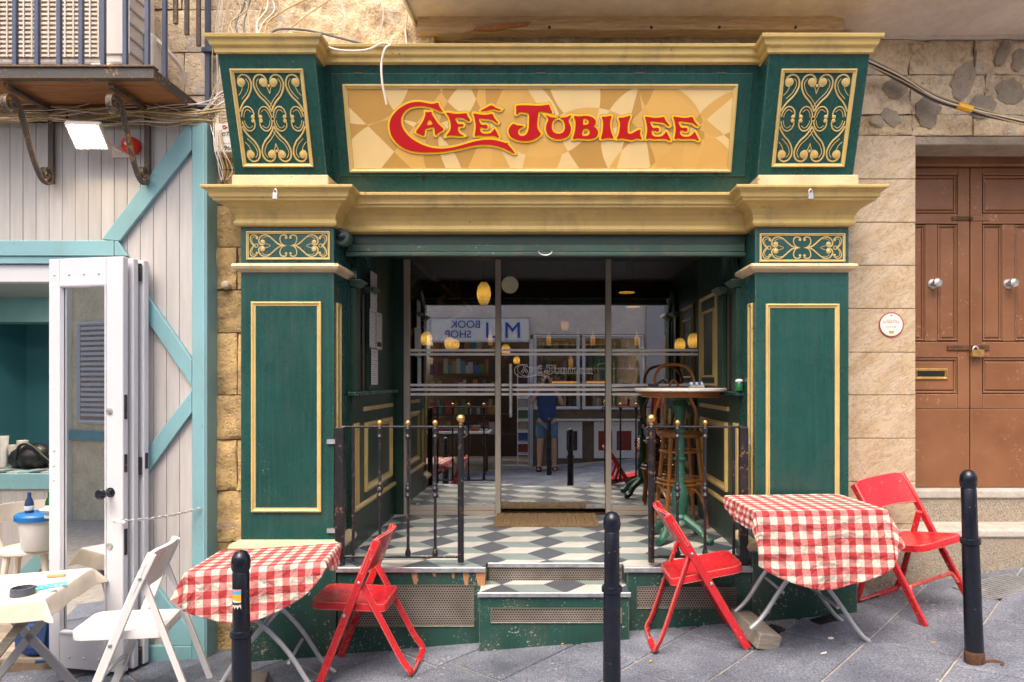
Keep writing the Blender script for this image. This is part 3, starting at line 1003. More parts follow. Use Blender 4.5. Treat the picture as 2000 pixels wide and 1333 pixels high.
# entablature between the pilasters
add('entablature_cornice', MB().cornice(XL1 - .02, XR0 + .02, 4.45, 4.64, [(p, z - 0.003) for p, z in CAPP], False), M['gold'], front, 0.002)
add('lintel', MB().box(XL1 + .002, XR0 - .002, 4.455, 4.60, 2.575, 2.70), M['green'], front)
def yfas(z): return 4.42 - 0.3265 * (z - 2.96)
FY = 0.012
fas = add('fascia', MB().hexa([(-1.40, yfas(2.78) + FY, 2.78), (1.345, yfas(2.78) + FY, 2.78), (1.345, 4.64, 2.78), (-1.40, 4.64, 2.78)],
                              [(-1.40, yfas(3.60) + FY, 3.60), (1.345, yfas(3.60) + FY, 3.60), (1.345, 4.64, 3.60), (-1.40, 4.64, 3.60)]), M['green'], front)
add('top_cornice', MB().cornice(-1.40, 1.34, 4.215, 4.64, [(0, 3.562), (.012, 3.566), (.016, 3.592), (.03, 3.600), (.034, 3.606), (.040, 3.636), (.055, 3.640), (.060, 3.658)], False), M['gold'], front, 0.002)

# ------------------------------------------------------------------ the sign
fu_ = Vector((1, 0, 0))
fv_ = Vector((0, -0.3265, 1.0)).normalized()
fn_ = Vector((0, -1.0, -0.3265)).normalized()
FO = Vector((0, 4.42, 2.96))
def fpl(a, b, d): return FO + fu_ * a + fv_ * b + fn_ * d
def ray_fascia(px, py):
    d = Vector(((px - CX) / FPX, 1.0, -(py - CY) / FPX))
    t = (FO - Vector((0, 0, CAMZ))).dot(fn_) / d.dot(fn_)
    p = Vector((0, 0, CAMZ)) + d * t - FO
    return p.x, p.dot(fv_)
sign = thing('shop_sign', 'wide tan cafe sign with red CAFÉ JUBILEE lettering in the green fascia', 'sign', tuple(FO))
hu0, hv0 = ray_fascia(660, 345); hu1, hv1 = ray_fascia(1466, 143)
def slab_on(place, u0, u1, v0, v1, d0, d1):
    return MB().hexa([place(u0, v0, d0), place(u1, v0, d0), place(u1, v1, d0), place(u0, v1, d0)], [place(u0, v0, d1), place(u1, v0, d1), place(u1, v1, d1), place(u0, v1, d1)])
hu0, hu1 = -1.345, 1.285
add('hatch_board', slab_on(fpl, hu0, hu1, hv0, hv1, -0.02, -0.002), M['green'], sign, 0.004)
su0, sv0 = ray_fascia(684, 337); su1, sv1 = ray_fascia(1441, 165)
mbf = MB().frame(fpl, su0, su1, sv0, sv1, 0.026, 0.012)
add('frame', mbf, M['gold_trim'], sign)
pm = slab_on(fpl, su0 + .02, su1 - .02, sv0 + .02, sv1 - .02, -0.004, 0.0005).mesh('panel')
uvl = pm.uv_layers.new(name='UVMap')
for poly in pm.polygons:
    for li in poly.loop_indices:
        p = pm.vertices[pm.loops[li].vertex_index].co - FO
        uvl.data[li].uv = (p.x - su0, p.dot(fv_) - sv0)
add('panel', pm, M['sign_print'], sign)
for hx in (845, 1002, 1275, 820 + 450):
    pass
for hx in (826, 1293):
    a, b = ray_fascia(hx, 346)
    add('latch', MB().lathe([(0.011, 0), (0.011, 0.003), (0.004, 0.004)], fpl(a, b, -0.002), 12, 'z', fn_.to_track_quat('Z', 'Y').to_matrix()), M['black_iron'], sign)
for hx in (1057, 1250, 1410, 700):
    a, b = ray_fascia(hx, 143)
    add('hinge', slab_on(fpl, a - .03, a + .03, b - .0025, b + .0025, -0.004, 0.001), M['green_dusty'], sign)

LET = {
 'c': [[(745,185),(720,150),(697,110),(690,80),(670,72),(645,82),(600,86),(540,76),(470,64),(400,62),(330,75),(260,105),(190,150),(135,205),(95,265),(75,330),(75,400),(95,480),(140,550),(200,610),(270,652),(350,680),(450,694),(560,698),(680,694),(790,682),(900,662),(1000,640),(1100,617),(1200,603),(1300,601),(1400,612),(1490,638),(1570,675),(1642,710),(1640,690),(1600,640),(1565,600),(1560,575),(1540,580),(1470,560),(1380,540),(1280,538),(1180,552),(1080,577),(980,607),(880,632),(780,647),(680,648),(590,635),(500,605),(410,560),(330,505),(270,440),(230,370),(218,300),(230,235),(270,175),(330,135),(410,115),(490,113),(570,125),(640,148),(700,175)]],
 'a': [[(525,185),(545,192),(580,188),(602,188),(608,218),(640,270),(690,340),(752,405),(700,440),(655,482),(645,460),(640,420),(630,380),(570,388),(525,400),(518,440),(505,487),(460,470),(405,442),(440,390),(480,330),(510,270),(525,220)], [(572,285),(545,350),(615,340)]],
 'f': [[(785,200),(830,200),(880,210),(960,212),(1040,205),(1055,240),(1088,290),(1060,300),(1020,275),(960,260),(900,265),(910,300),(935,340),(990,340),(1005,355),(990,368),(940,370),(935,420),(960,460),(1007,487),(960,490),(880,485),(830,482),(785,492),(805,465),(835,420),(845,360),(835,300),(815,245)]],
 'e': [[(1130,210),(1180,215),(1260,225),(1320,220),(1370,215),(1390,260),(1440,325),(1410,320),(1370,290),(1300,278),(1200,270),(1202,305),(1232,350),(1285,348),(1308,368),(1290,397),(1250,385),(1215,384),(1218,430),(1255,460),(1330,458),(1370,430),(1395,400),(1420,440),(1450,500),(1440,510),(1390,490),(1320,488),(1240,490),(1190,482),(1145,488),(1150,440),(1158,370),(1150,300),(1140,250)]],
 'accent': [[(1220,175),(1280,140),(1355,105),(1410,135),(1475,160),(1440,167),(1395,152),(1355,157),(1290,170),(1240,178)]],
 'j': [[(1665,115),(1720,105),(1830,105),(1950,110),(2060,100),(2080,98),(2100,150),(2120,195),(2100,205),(2060,195),(2000,188),(1950,190),(1940,240),(1930,320),(1935,390),(1955,430),(1975,465),(1945,500),(1890,535),(1820,552),(1740,552),(1660,535),(1600,500),(1572,450),(1575,400),(1600,360),(1635,338),(1680,355),(1760,368),(1730,385),(1700,405),(1690,440),(1700,475),(1740,490),(1780,480),(1810,440),(1825,380),(1828,300),(1825,215),(1770,195),(1720,190),(1690,205),(1665,215),(1668,160)]],
 'u': [[(2035,230),(2070,240),(2110,255),(2180,262),(2140,285),(2118,330),(2115,390),(2135,435),(2175,460),(2220,460),(2260,440),(2280,390),(2275,330),(2255,290),(2220,262),(2290,255),(2355,230),(2345,260),(2325,300),(2340,340),(2355,390),(2345,450),(2310,500),(2250,525),(2180,530),(2110,510),(2060,465),(2040,400),(2050,340),(2070,290),(2060,255)]],
 'b': [[(2395,240),(2450,245),(2540,238),(2610,248),(2655,280),(2670,315),(2655,355),(2640,370),(2670,390),(2695,430),(2690,480),(2650,515),(2590,528),(2510,525),(2440,520),(2380,525),(2395,470),(2410,390),(2412,310)], [(2512,275),(2555,280),(2580,305),(2570,340),(2535,350),(2510,345)], [(2510,410),(2560,400),(2590,430),(2585,470),(2545,490),(2495,480)]],
 'i': [[(2745,250),(2800,248),(2865,240),(2850,300),(2848,380),(2865,450),(2890,515),(2840,515),(2790,520),(2735,525),(2750,450),(2760,360),(2755,290)]],
 'l': [[(2955,265),(3010,260),(3060,245),(3105,240),(3085,290),(3070,350),(3068,420),(3080,460),(3130,455),(3180,425),(3230,415),(3222,460),(3245,530),(3190,520),(3120,540),(3060,530),(2990,520),(2930,525),(2950,480),(2968,400),(2972,320)]],
}
def shifted(k, dx, dy): return [[(x + dx, y + dy) for x, y in c] for c in LET[k]]
WORD = [('letter_c', LET['c']), ('letter_a', LET['a']), ('letter_f', LET['f']), ('letter_e', LET['e']), ('accent', LET['accent']), ('letter_j', LET['j']), ('letter_u', LET['u']),
        ('letter_b', LET['b']), ('letter_i', LET['i']), ('letter_l', LET['l']), ('letter_e', shifted('e', 2157, 38)), ('letter_e', shifted('e', 2514, 38))]

def curve_mesh(name, contours, offset, extrude, place_m):
    cu = bpy.data.curves.new(name, 'CURVE')
    cu.dimensions = '2D'; cu.fill_mode = 'BOTH'
    for c in contours:
        sp = smooth_path([(p[0], p[1], 0) for p in c], 3, True)
        s = cu.splines.new('POLY')
        s.points.add(len(sp) - 1)
        for i, p in enumerate(sp): s.points[i].co = (p.x, p.y, 0, 1)
        s.use_cyclic_u = True
    cu.extrude = extrude
    cu.offset = offset
    o = bpy.data.objects.new(name, cu)
    COL.objects.link(o)
    bpy.context.view_layer.update()
    me = bpy.data.meshes.new_from_object(o.evaluated_get(bpy.context.evaluated_depsgraph_get()))
    bpy.data.objects.remove(o)
    bpy.data.curves.remove(cu)
    me.transform(place_m)
    me.materials.clear()
    me.name = name
    return me
SM = Matrix(((fu_.x, fv_.x, fn_.x, FO.x), (fu_.y, fv_.y, fn_.y, FO.y), (fu_.z, fv_.z, fn_.z, FO.z), (0, 0, 0, 1)))
def orient(c, ccw):
    a = sum(c[i - 1][0] * c[i][1] - c[i][0] * c[i - 1][1] for i in range(len(c)))
    return c if (a > 0) == ccw else c[::-1]
for k, (nm, cs) in enumerate(WORD):
    w = [orient([ray_fascia(750 + x * 0.155, 190 + y * 0.155) for x, y in c], i == 0) for i, c in enumerate(cs)]
    e = 0.0004 * k
    le = add(nm, curve_mesh(nm, w, 0.0, 0.0012, SM @ Matrix.Translation((0, 0, 0.0092))), M['red_sign'], sign)
    add('outline', curve_mesh('outline', w, 0.0115, 0.002, SM @ Matrix.Translation((0, 0, 0.0046 + e * 0.3))), M['yellow_sign'], le)
    add('backing', curve_mesh('backing', w, 0.0155, 0.0010, SM @ Matrix.Translation((0, 0, 0.0022 + e * 0.25))), M['grey_sign'], le)

# ------------------------------------------------------------------ shutter, lobby
sh = thing('roller_shutter', 'rolled up dusty green shutter with a ring pull under the cornice', 'shutter', (0, 4.5, 2.43))
add('housing', MB().box(XWL + .012, XWR - .012, 4.50, 4.60, 2.505, 2.572), M['green_dark'], sh)
add('slat', MB().box(XWL + .015, XWR - .015, 4.494, 4.53, 2.455, 2.502), M['green_dusty'], sh, 0.004)
add('bottom_bar', MB().box(XWL + .010, XWR - .010, 4.486, 4.54, 2.425, 2.452), M['green_dusty'], sh, 0.006, seg=2)
hp = [(SX(1065, 4.47) + .045 * math.cos(a), 4.465, 2.452 + .028 * math.sin(a)) for a in [math.pi + i * math.pi / 10 for i in range(11)]]
add('ring_pull', MB().tube(hp, 0.004, 6), M['alu'], sh)

for side in (-1, 1):
    xw = XWL if side < 0 else XWR
    s = -side
    wall = add('side_wall', MB().box(xw, xw - s * 0.12, 4.62, 6.0, 0.2, 2.68), M['green_dark'], front)
    tag(wall, 'dark green panelled side wall of the entrance lobby')
    pw = lambda a, b, d: Vector((xw + s * d, a, b))
    # dado
    add('dado_panel', slab_on(pw, 4.625, 5.90, ZF, 1.50, 0.0, 0.012), M['green_dark'], front)
    add('dado_ledge', slab_on(pw, 4.55, 5.92, 1.502, 1.53, -0.002, 0.055), M['green'], front, 0.006)
    add('dado_rail', MB().tube([pw(4.66, 0.72, 0.014), pw(5.88, 0.72, 0.014)], 0.02, 8), M['gold_trim'], front)
    add('dado_rail', slab_on(pw, 4.90, 5.80, 1.385, 1.415, 0.012, 0.024), M['gold_trim'], front)
    add('dado_moulding', MB().frame(pw, 4.93, 5.76, 0.80, 1.30, 0.05, 0.030), M['gold_trim'], front)
    for i in range(3):
        add('flute', slab_on(pw, 4.66 + i * 0.045, 4.68 + i * 0.045, 0.74, 1.31, 0.012, 0.022), M['gold_trim'], front)
    # slim pilasters and arch above
    for yy in (4.68, 5.06):
        add('slim_pilaster', slab_on(pw, yy - .06, yy + .06, 1.532, 2.235, 0.0, 0.035), M['green_dark'], front, 0.004)
        add('slim_capital', MB().hexa([pw(yy - .06, 2.24, 0), pw(yy + .06, 2.24, 0), pw(yy + .06, 2.24, .036), pw(yy - .06, 2.24, .036)],
                                      [pw(yy - .10, 2.285, 0), pw(yy + .10, 2.285, 0), pw(yy + .10, 2.285, .085), pw(yy - .10, 2.285, .085)]), M['green_dusty'], front, 0.004)
    add('arch_moulding', MB().tube([pw(4.87 - 0.19 * math.cos(a), 2.30 + 0.24 * math.sin(a), 0.01) for a in [i * math.pi / 12 for i in range(13)]], 0.03, 6), M['green'], front)
    add('corner_rod', MB().tube([pw(4.87, 1.535, 0.02), pw(4.87, 2.22, 0.02)], 0.012, 6), M['dark_wood'], front)
    if side > 0:
        add('panel_moulding', MB().frame(pw, 5.28, 5.84, 1.56, 2.30, 0.026, 0.018), M['gold_trim'], front)
        add('panel_moulding', MB().frame(pw, 5.36, 5.76, 1.63, 2.18, 0.020, 0.016), M['gold_trim'], front)
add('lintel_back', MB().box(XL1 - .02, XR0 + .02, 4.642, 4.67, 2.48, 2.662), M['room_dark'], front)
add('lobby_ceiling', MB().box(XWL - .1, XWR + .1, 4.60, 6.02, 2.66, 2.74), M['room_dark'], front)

# floor and steps
lobby = add('lobby_floor', MB().box(XWL - .02, XWR + .02, 4.42, 6.0, 0.20, ZF - 0.012), M['mortar_dark'])
tag(lobby, 'lobby floor of tumbling block tiles in white, sage and slate', kind='structure')
def floor_tiles(parent, x0, x1, y0, y1, z, ph=(0, 0), th=0.012):
    L = 0.235
    h = L * math.sqrt(3) / 2
    cols = (M['tile_white'], M['tile_grey'], M['tile_dark'])
    # tumbling blocks, axes turned so that the long points run along the frontage
    e = [Vector((L * math.cos(R(a)), L * math.sin(R(a)) )) for a in (0, 60, 120, 180, 240, 300)]
    A, B = e[0] + e[1], e[1] + e[2]
    n = 16
    for i in range(-n, n):
        for j in range(-n, n):
            c = A * i + B * j + Vector(ph)
            for k, (p, q) in enumerate(((0, 1), (2, 3), (4, 5))):
                poly = [c, c + e[p], c + e[p] + e[q], c + e[q]]
                poly = [(v.x * 1.12, 5.1 + v.y * 0.82) for v in poly]
                poly = clip(poly, x0, x1, y0, y1)
                if len(poly) < 3: continue
                ar = abs(sum(poly[m - 1][0] * poly[m][1] - poly[m][0] * poly[m - 1][1] for m in range(len(poly)))) / 2
                if ar < 0.0006: continue
                poly = inset_poly(poly, 0.0012)
                mb = MB().prism(poly, lambda a, b, d: (a, b, d), z - th, z)
                add('floor_tile', mb, cols[k], parent)
floor_tiles(lobby, XWL, XWR, 4.362, 5.985, ZF)

steps = thing('entrance_steps', 'green panelled entrance steps with mesh vents and tiled treads', 'steps', (0, 4.2, 0))
def step_box(name, x0, x1, y0, y1, ztop):
    return MB().hexa([(x0, y0, g(x0) - .03), (x1, y0, g(x1) - .03), (x1, y1, g(x1) - .03), (x0, y1, g(x0) - .03)], [(x0, y0, ztop), (x1, y0, ztop), (x1, y1, ztop), (x0, y1, ztop)])
LX0, LX1 = -1.308, -0.40
RX0, RX1 = 0.50, 1.278
add('landing_front', step_box('a', LX0, LX1, 4.26, 4.45, ZF - .03), M['green_low'], steps, 0.004)
add('landing_front', step_box('a', RX0, RX1, 4.26, 4.45, ZF - .03), M['green_low'], steps, 0.004)
add('riser', MB().box(LX1 + .002, RX0 - .002, 4.37, 4.44, 0.25, ZF - .03), M['green_low'], steps)
SX0, SX1 = SX(935, 4.11), SX(1230, 4.11)
add('step', step_box('a', SX0, SX1, 4.125, 4.40, 0.305), M['green_low'], steps, 0.004)
for (a, b, y, z0, z1) in ((LX0 - .005, LX1 + .02, 4.24, ZF - .03, ZF + .002), (RX0 - .02, RX1 + .004, 4.24, ZF - .03, ZF + .002), (LX1 + .022, RX0 - .022, 4.35, ZF - .028, ZF + .001), (SX0 - .008, SX1 + .008, 4.108, .298, .327)):
    add('nosing', MB().box(a, b, y, y + .016, z0, z1), M['alu'], steps, 0.003)
tread = add('tread', MB().box(SX0, SX1, 4.126, 4.37, 0.3, 0.312), M['mortar_dark'], steps)
floor_tiles(tread, SX0, SX1, 4.126, 4.368, 0.325, (0.1, 0.02))
for (a, b) in ((LX0, LX1 + .015), (RX0 - .015, RX1)):
    tr = add('tread', MB().box(a, b, 4.258, 4.44, ZF - .028, ZF - .012), M['mortar_dark'], steps)
    floor_tiles(tr, a, b, 4.257, 4.36, ZF, (0, 0))
# mesh vents
def vent(x0, x1, y, z0, z1):
    v = add('mesh_vent', MB().box(x0, x1, y - .004, y + .01, z0, z1), M['grille'], steps)
    add('vent_lip', MB().frame(lambda a, b, d: Vector((a, y - .003 - d, b)), x0 - .006, x1 + .006, z0 - .006, z1 + .006, 0.008, 0.005), M['green_low'], v)
vent(SX(700, 4.26), SX(925, 4.26), 4.26, SZ(1222, 4.26), SZ(1144, 4.26))
vent(SX(1245, 4.26), SX(1436, 4.26), 4.26, SZ(1187, 4.26), SZ(1147, 4.26))
vent(SX(957, 4.37), SX(1213, 4.37), 4.37, SZ(1136, 4.37), SZ(1106, 4.37))
vent(SX(960, 4.125), SX(1213, 4.125), 4.125, SZ(1215, 4.125), SZ(1189, 4.125))
# splintered timber at the landing corner
mb = MB().hexa([(LX1 - .03, 4.252, .33), (LX1 + .012, 4.252, .30), (LX1 + .012, 4.35, .31), (LX1 - .03, 4.35, .33)], [(LX1 - .045, 4.252, ZF - .034), (LX1 + .018, 4.252, ZF - .034), (LX1 + .018, 4.345, ZF - .034), (LX1 - .045, 4.345, ZF - .034)])
add('splintered_end', mb, M['raw_wood'], steps)
for (px, w, h) in ((810, 12, 24), (848, 8, 8), (885, 6, 12), (910, 12, 32)):
    x = SX(px, 4.258); a = w / 310 / 2; b = h / 310
    add('bare_patch', MB().prism([(x - a, ZF - .034), (x + a, ZF - .034), (x + a * .6, ZF - .034 - b), (x - a * .2, ZF - .034 - b * .9), (x - a * .8, ZF - .034 - b * .4)], lambda p, q, d: (p, 4.2585 - d, q), 0, .0015), M['raw_wood'], steps)

# doormat
mb = MB()
n = 24
for i in range(n):
    x0 = SX(968, 5.75) + (SX(1165, 5.75) - SX(968, 5.75)) * i / n
    x1 = SX(968, 5.75) + (SX(1165, 5.75) - SX(968, 5.75)) * (i + 1) / n
    mb.box(x0 + .001, x1 - .001, 5.43, 5.93, ZF + .002, ZF + .014 + 0.003 * (i % 2))
mat_o = add('doormat', mb, M['coir'])
tag(mat_o, 'brown coir doormat before the glass entrance door', 'doormat')
mat_o['kind'] = 'stuff'
del mat_o['kind']

# ------------------------------------------------------------------ glass front
gf = thing('glazed_screen', 'champagne framed glass screen with door at the back of the lobby', 'glass front', (0, YG, ZF))
posts = [SX(795, YG), SX(973, YG), SX(1188, YG), SX(1371, YG)]
posts[0] = SX(795, YG)
for x in posts:
    add('post', MB().box(x - .024, x + .024, YG - .03, YG + .03, ZF, 2.66), M['bronze_alu'], gf, 0.003)
add('edge_board', MB().box(XWL - .02, posts[0] - .026, YG - .02, YG + .02, ZF, 2.66), M['green_dark'], gf)
for a, b in ((posts[0], posts[1]), (posts[2], posts[3])):
    add('sill', MB().box(a + .026, b - .026, YG - .05, YG + .02, ZF, ZF + .035), M['bronze_alu'], gf, 0.003)
    add('bottom_rail', MB().box(a + .026, b - .026, YG - .026, YG + .024, ZF + .036, ZF + .075), M['bronze_alu'], gf, 0.003)
    add('pane', MB().box(a + .024, b - .024, YG + .004, YG + .0045, ZF + .076, 2.655), M['glass'], gf)
    for f in (.12, .85):
        add('clip', MB().box(a + (b - a) * f - .012, a + (b - a) * f + .012, YG - .02, YG + .002, ZF + .076, ZF + .095), M['steel'], gf)
door = add('door_pane', MB().box(posts[1] + .028, posts[2] - .028, YG - .006, YG - .0055, ZF + .05, 2.655), M['glass'], gf)
tag(door, 'glass entrance door with etched logo')
add('threshold', MB().box(posts[1] + .026, posts[2] - .026, YG - .04, YG + .03, ZF - .002, ZF + .018), M['dark_wood'], door)
add('pull_handle', MB().box(SX(998, YG) - .013, SX(998, YG) + .013, YG - .07, YG - .045, SZ(815, YG), SZ(711, YG)), M['steel'], door, 0.005)
for z in (SZ(800, YG), SZ(725, YG)):
    add('handle_stud', MB().lathe([(0.008, 0), (0.008, 0.04)], (SX(998, YG), YG - .006, z), 10, '-y'), M['steel'], door)
add('patch_fitting', MB().box(posts[2] - .20, posts[2] - .03, YG - .02, YG - .008, ZF + .05, ZF + .085), M['steel'], door, 0.003)
bays = [(posts[0], posts[1]), (posts[1], posts[2]), (posts[2], posts[3])]
for k, (a, b) in enumerate(bays):
    for py in (684.5, 692.5, 752.5, 761.5, 770.5):
        z = SZ(py, YG)
        yy = YG - .0095 if k == 1 else YG + .001
        add('frosted_band', MB().box(a + .03, b - .03, yy, yy + .0012, z - .0105, z + .0105), M['frost'], gf)
mb = MB()
K = (SX(1157, YG) - SX(1005, YG)) / 3880.0
for nm, cs in WORD:
    for c in cs:
        pts = smooth_path([(x, y, 0) for x, y in c], 2, True)
        mb.tube([(SX(1005, YG) + (p.x - 75) * K, YG - .0085, SZ(712, YG) - (p.y - 60) * K) for p in pts], 0.0024, 4, True)
add('etched_logo', mb, M['frost'], gf)

# ------------------------------------------------------------------ railings
def baluster(root, x, y, z0, z1, thick=False):
    r = 0.020 if thick else 0.0095
    if thick:
        b = add('end_post', MB().lathe([(r, z0 - .035), (r, z1 - .01), (r * 1.25, z1), (r * 0.8, z1 + .012), (0.006, z1 + .02)], (x, y, 0), 12), M['black_iron'], root)
        add('ball_finial', MB().lathe([(.010, z1 + .010), (.016, z1 + .018), (.009, z1 + .026)], (x, y, 0), 12).ball((x, y, z1 + .052), .028, 18), M['brass'], b)
        return
    zm = z0 + (z1 - z0) * 0.51
    prof = [(.013, z0), (.018, z0 + .012), (.018, z0 + .03), (.012, z0 + .045), (r, z0 + .06), (r, zm - .05), (.015, zm - .045), (.020, zm - .032), (.015, zm - .02), (.011, zm - .012),
            (.021, zm + .003), (.021, zm + .012), (.012, zm + .026), (.016, zm + .036), (.011, zm + .05), (r, zm + .055), (r, z1 - .085), (.014, z1 - .075), (.020, z1 - .06), (.013, z1 - .045), (.019, z1 - .03), (.019, z1 - .01), (.010, z1)]
    b = add('baluster', MB().lathe(prof, (x, y, 0), 12), M['black_iron'], root)
    add('ball_finial', MB().lathe([(.006, z1 - .002), (.010, z1 + .008), (.005, z1 + .013)], (x, y, 0), 10).ball((x, y, z1 + .027), .0175, 14), M['brass'], b)
def railing(side, label, yl, big, thin, bal, end):
    t = thing('iron_railing', label, 'railing', (end, yl, ZF), group='iron railings beside the entrance')
    zt, zb = 1.312, 0.495
    add('wall_post', MB().box(big - .027, big + .027, yl - .02, yl + .02, ZF, zt - .002), M['black_iron'], t, 0.004)
    add('bar', MB().tube([(thin, yl, zb - .03), (thin, yl, zt)], 0.010, 8), M['black_iron'], t)
    for x in bal: baluster(t, x, yl, zb, zt)
    baluster(t, end, yl, zb, zt, True)
    add('bottom_rail', MB().tube([(big, yl, zb), (end, yl, zb)], 0.0095, 8), M['black_iron'], t)
    s = 1 if end > big else -1
    path = [(big, yl, zt), (end, yl, zt)] + [(end + s * (.012 + .030 * math.sin(a)), yl - .006, zt - .034 + .034 * math.cos(a)) for a in [i * math.pi * 0.95 / 9 for i in range(1, 10)]]
    add('top_rail', MB().tube(path, 0.007, 8), M['black_iron'], t)
    for z in (0.66, 1.22):
        add('bracket', MB().box(big - .06 * s - .02, big - .028 * s, yl - .012, yl + .012, z - .014, z + .014), M['alu'], t)
yl = 4.30
railing(-1, 'black iron railing with brass ball finials left of the entrance', yl, SX(664, yl), SX(690, yl), [SX(p, yl) for p in (742, 797, 850)], SX(900, yl))
railing(1, 'black iron railing with brass ball finials right of the entrance', yl, SX(1452, yl), SX(1433, yl), [SX(p, yl) for p in (1377, 1323)], SX(1272, yl))

# ------------------------------------------------------------------ folding chairs
def slope_rot(x, rz):
    return (Matrix.Rotation(-math.atan(gdir(x)), 4, 'Y') @ Matrix.Rotation(rz, 4, 'Z')).to_euler()

def folding_chair(name, label, cat, mat, x, y, rz, group, H=0.80, pivot=0.56, tall=0.19, bolt_mat=None, sc_=1.0, ubar=True, seat_mat=None):
    t = thing(name, label, cat, (x, y, g(x)), 0, group)
    t.rotation_euler = slope_rot(x, rz)
    t.scale = (sc_, sc_, sc_)
    W = 0.205
    xt, xf = -0.14, 0.25
    def rail(z): return xt + (xf - xt) * (1 - z / H)
    for s in (-1, 1):
        mb = MB()
        yy = s * W
        # side rail with bent top
        q = 0.046
        path = [(xf, yy, 0.0), (rail(H * 0.55), yy, H * 0.55), (rail(H * 0.80), yy, H * 0.80), (rail(H) - .004, yy, H - .012)]
        mb.ribbon(path, 0.046, 0.020, (0, 1, 0))
        add('side_rail', mb, mat, t, 0.006, True, 2)
        mb = MB()
        yi = s * (W - 0.024)
        xp = rail(pivot)
        xr = -0.265
        if ubar:
            pts = [(xp, yi, pivot)]
            pts += [(xp + (xr - xp) * f, yi, pivot * (1 - f)) for f in (0.4, 0.8)]
            pts += [(xr + .008, yi, 0.045), (xr, yi - s * .012, 0.018), (xr - .004, yi - s * .05, 0.013)]
            pts += [(xr - .004, 0, 0.013)]
            mb.tube(smooth_path(pts, 4), 0.0195, 8, flat=0.6)
        else:
            mb.bar((xp, yi, pivot), (xr, yi, 0.0), 0.030, 0.018, (0, 1, 0))
        add('rear_leg', mb, mat, t, 0, True)
        b = MB().lathe([(.009, 0), (.009, .004), (.004, .007)], (rail(pivot), s * (W + .010), pivot), 8, 'y' if s > 0 else '-y')
        add('bolt', b, bolt_mat or M['steel'], t, 0, True)
        zb = 0.385
        b = MB().lathe([(.010, 0), (.010, .004), (.004, .007)], (rail(zb) + .01, s * (W + .010), zb), 8, 'y' if s > 0 else '-y')
        add('bolt', b, bolt_mat or M['steel'], t, 0, True)
    # stretcher between the front legs
    z = 0.20
    add('stretcher', MB().tube(smooth_path([(rail(z - .05), -W + .012, z - .05), (rail(z) + .004, -W + .03, z), (rail(z) + .004, -W + .07, z + .006), (rail(z) + .004, W - .07, z + .006), (rail(z) + .004, W - .03, z), (rail(z - .05), W - .012, z - .05)], 4), 0.011, 8), mat, t, 0, True)
    # seat: rounded rectangle, slightly dished
    sw, x0, x1, cr = 0.178, -0.15, 0.275, 0.06
    prof = []
    for (cxx, cyy, a0) in ((x1 - cr, sw - cr, 0), (x0 + .03, sw - .03, 90), (x0 + .03, -sw + .03, 180), (x1 - cr, -sw + cr, 270)):
        rr = cr if cxx > 0 else 0.03
        for k in range(7):
            a = R(a0 + 15 * k)
            prof.append((cxx + rr * math.cos(a), cyy + rr * math.sin(a)))
    def zs(x_, f): return 0.415 + 0.05 * (x_ - x0) / (x1 - x0) * 1.0 + f
    mb = MB()
    rings = []
    for (k, dz) in ((1.0, -0.040), (1.0, -0.004), (0.985, 0.002), (0.80, -0.004), (0.4, -0.011), (0.02, -0.012)):
        rings.append([mb.vert((0.06 + (p[0] - 0.06) * k, p[1] * k, zs(0.06 + (p[0] - 0.06) * k, dz))) for p in prof])
    for A, B in zip(rings, rings[1:]):
        for i in range(len(A)):
            j = (i + 1) % len(A)
            mb.face((A[i], A[j], B[j], B[i]), True)
    mb.face(rings[0][::-1]); mb.face(rings[-1], True)
    add('seat', mb, mat, t, 0, True, sharp=50)
    # backrest: curved sheet with rounded top corners
    mb = MB()
    nu, nv = 16, 8
    def bp(u, v, d):
        yy = (u - .5) * 2 * (W + .012)
        zz0, zz1 = H - tall, H
        edge = abs(u - .5) * 2
        top = zz1 - 0.055 * max(0, (edge - .80) / .20) ** 2.0
        zz = zz0 + (top - zz0) * v + 0.012 * (1 - edge ** 2) * (1 - v)
        xx = rail(zz) - 0.045 * (1 - edge ** 2.2) + 0.008
        nx, nz = 0.9, 0.42
        return (xx + nx * d, yy, zz + nz * d)
    F = [[mb.vert(bp(i / nu, j / nv, 0.009)) for j in range(nv + 1)] for i in range(nu + 1)]
    B = [[mb.vert(bp(i / nu, j / nv, -0.009)) for j in range(nv + 1)] for i in range(nu + 1)]
    for i in range(nu):
        for j in range(nv):
            mb.face((F[i][j], F[i + 1][j], F[i + 1][j + 1], F[i][j + 1]), True)
            mb.face((B[i][j], B[i][j + 1], B[i + 1][j + 1], B[i + 1][j]), True)
    for i in range(nu):
        mb.face((F[i][0], B[i][0], B[i + 1][0], F[i + 1][0]), True); mb.face((F[i][nv], F[i + 1][nv], B[i + 1][nv], B[i][nv]), True)
    for j in range(nv):
        mb.face((F[0][j], F[0][j + 1], B[0][j + 1], B[0][j]), True); mb.face((F[nu][j], B[nu][j], B[nu][j + 1], F[nu][j + 1]), True)
    add('backrest', mb, mat, t, 0, True, sharp=50)
    return t
GR = 'red folding chairs on the pavement'
folding_chair('folding_chair', 'red folding chair facing left beside the left gingham table', 'chair', M['red'], -1.025, 4.01, R(180), GR)
folding_chair('folding_chair', 'red folding chair facing right between the middle bollard and the right gingham table', 'chair', M['red'], 0.885, 4.055, R(0), GR)
folding_chair('folding_chair', 'red folding chair turned to the street right of the right gingham table', 'chair', M['red'], 2.27, 4.23, R(-68), GR)
folding_chair('folding_chair', 'white plastic folding chair before the teal and white shopfront', 'chair', M['white_plastic'], -2.22, 3.80, R(193), None, H=0.83, pivot=0.70, tall=0.20, sc_=1.04, ubar=False)

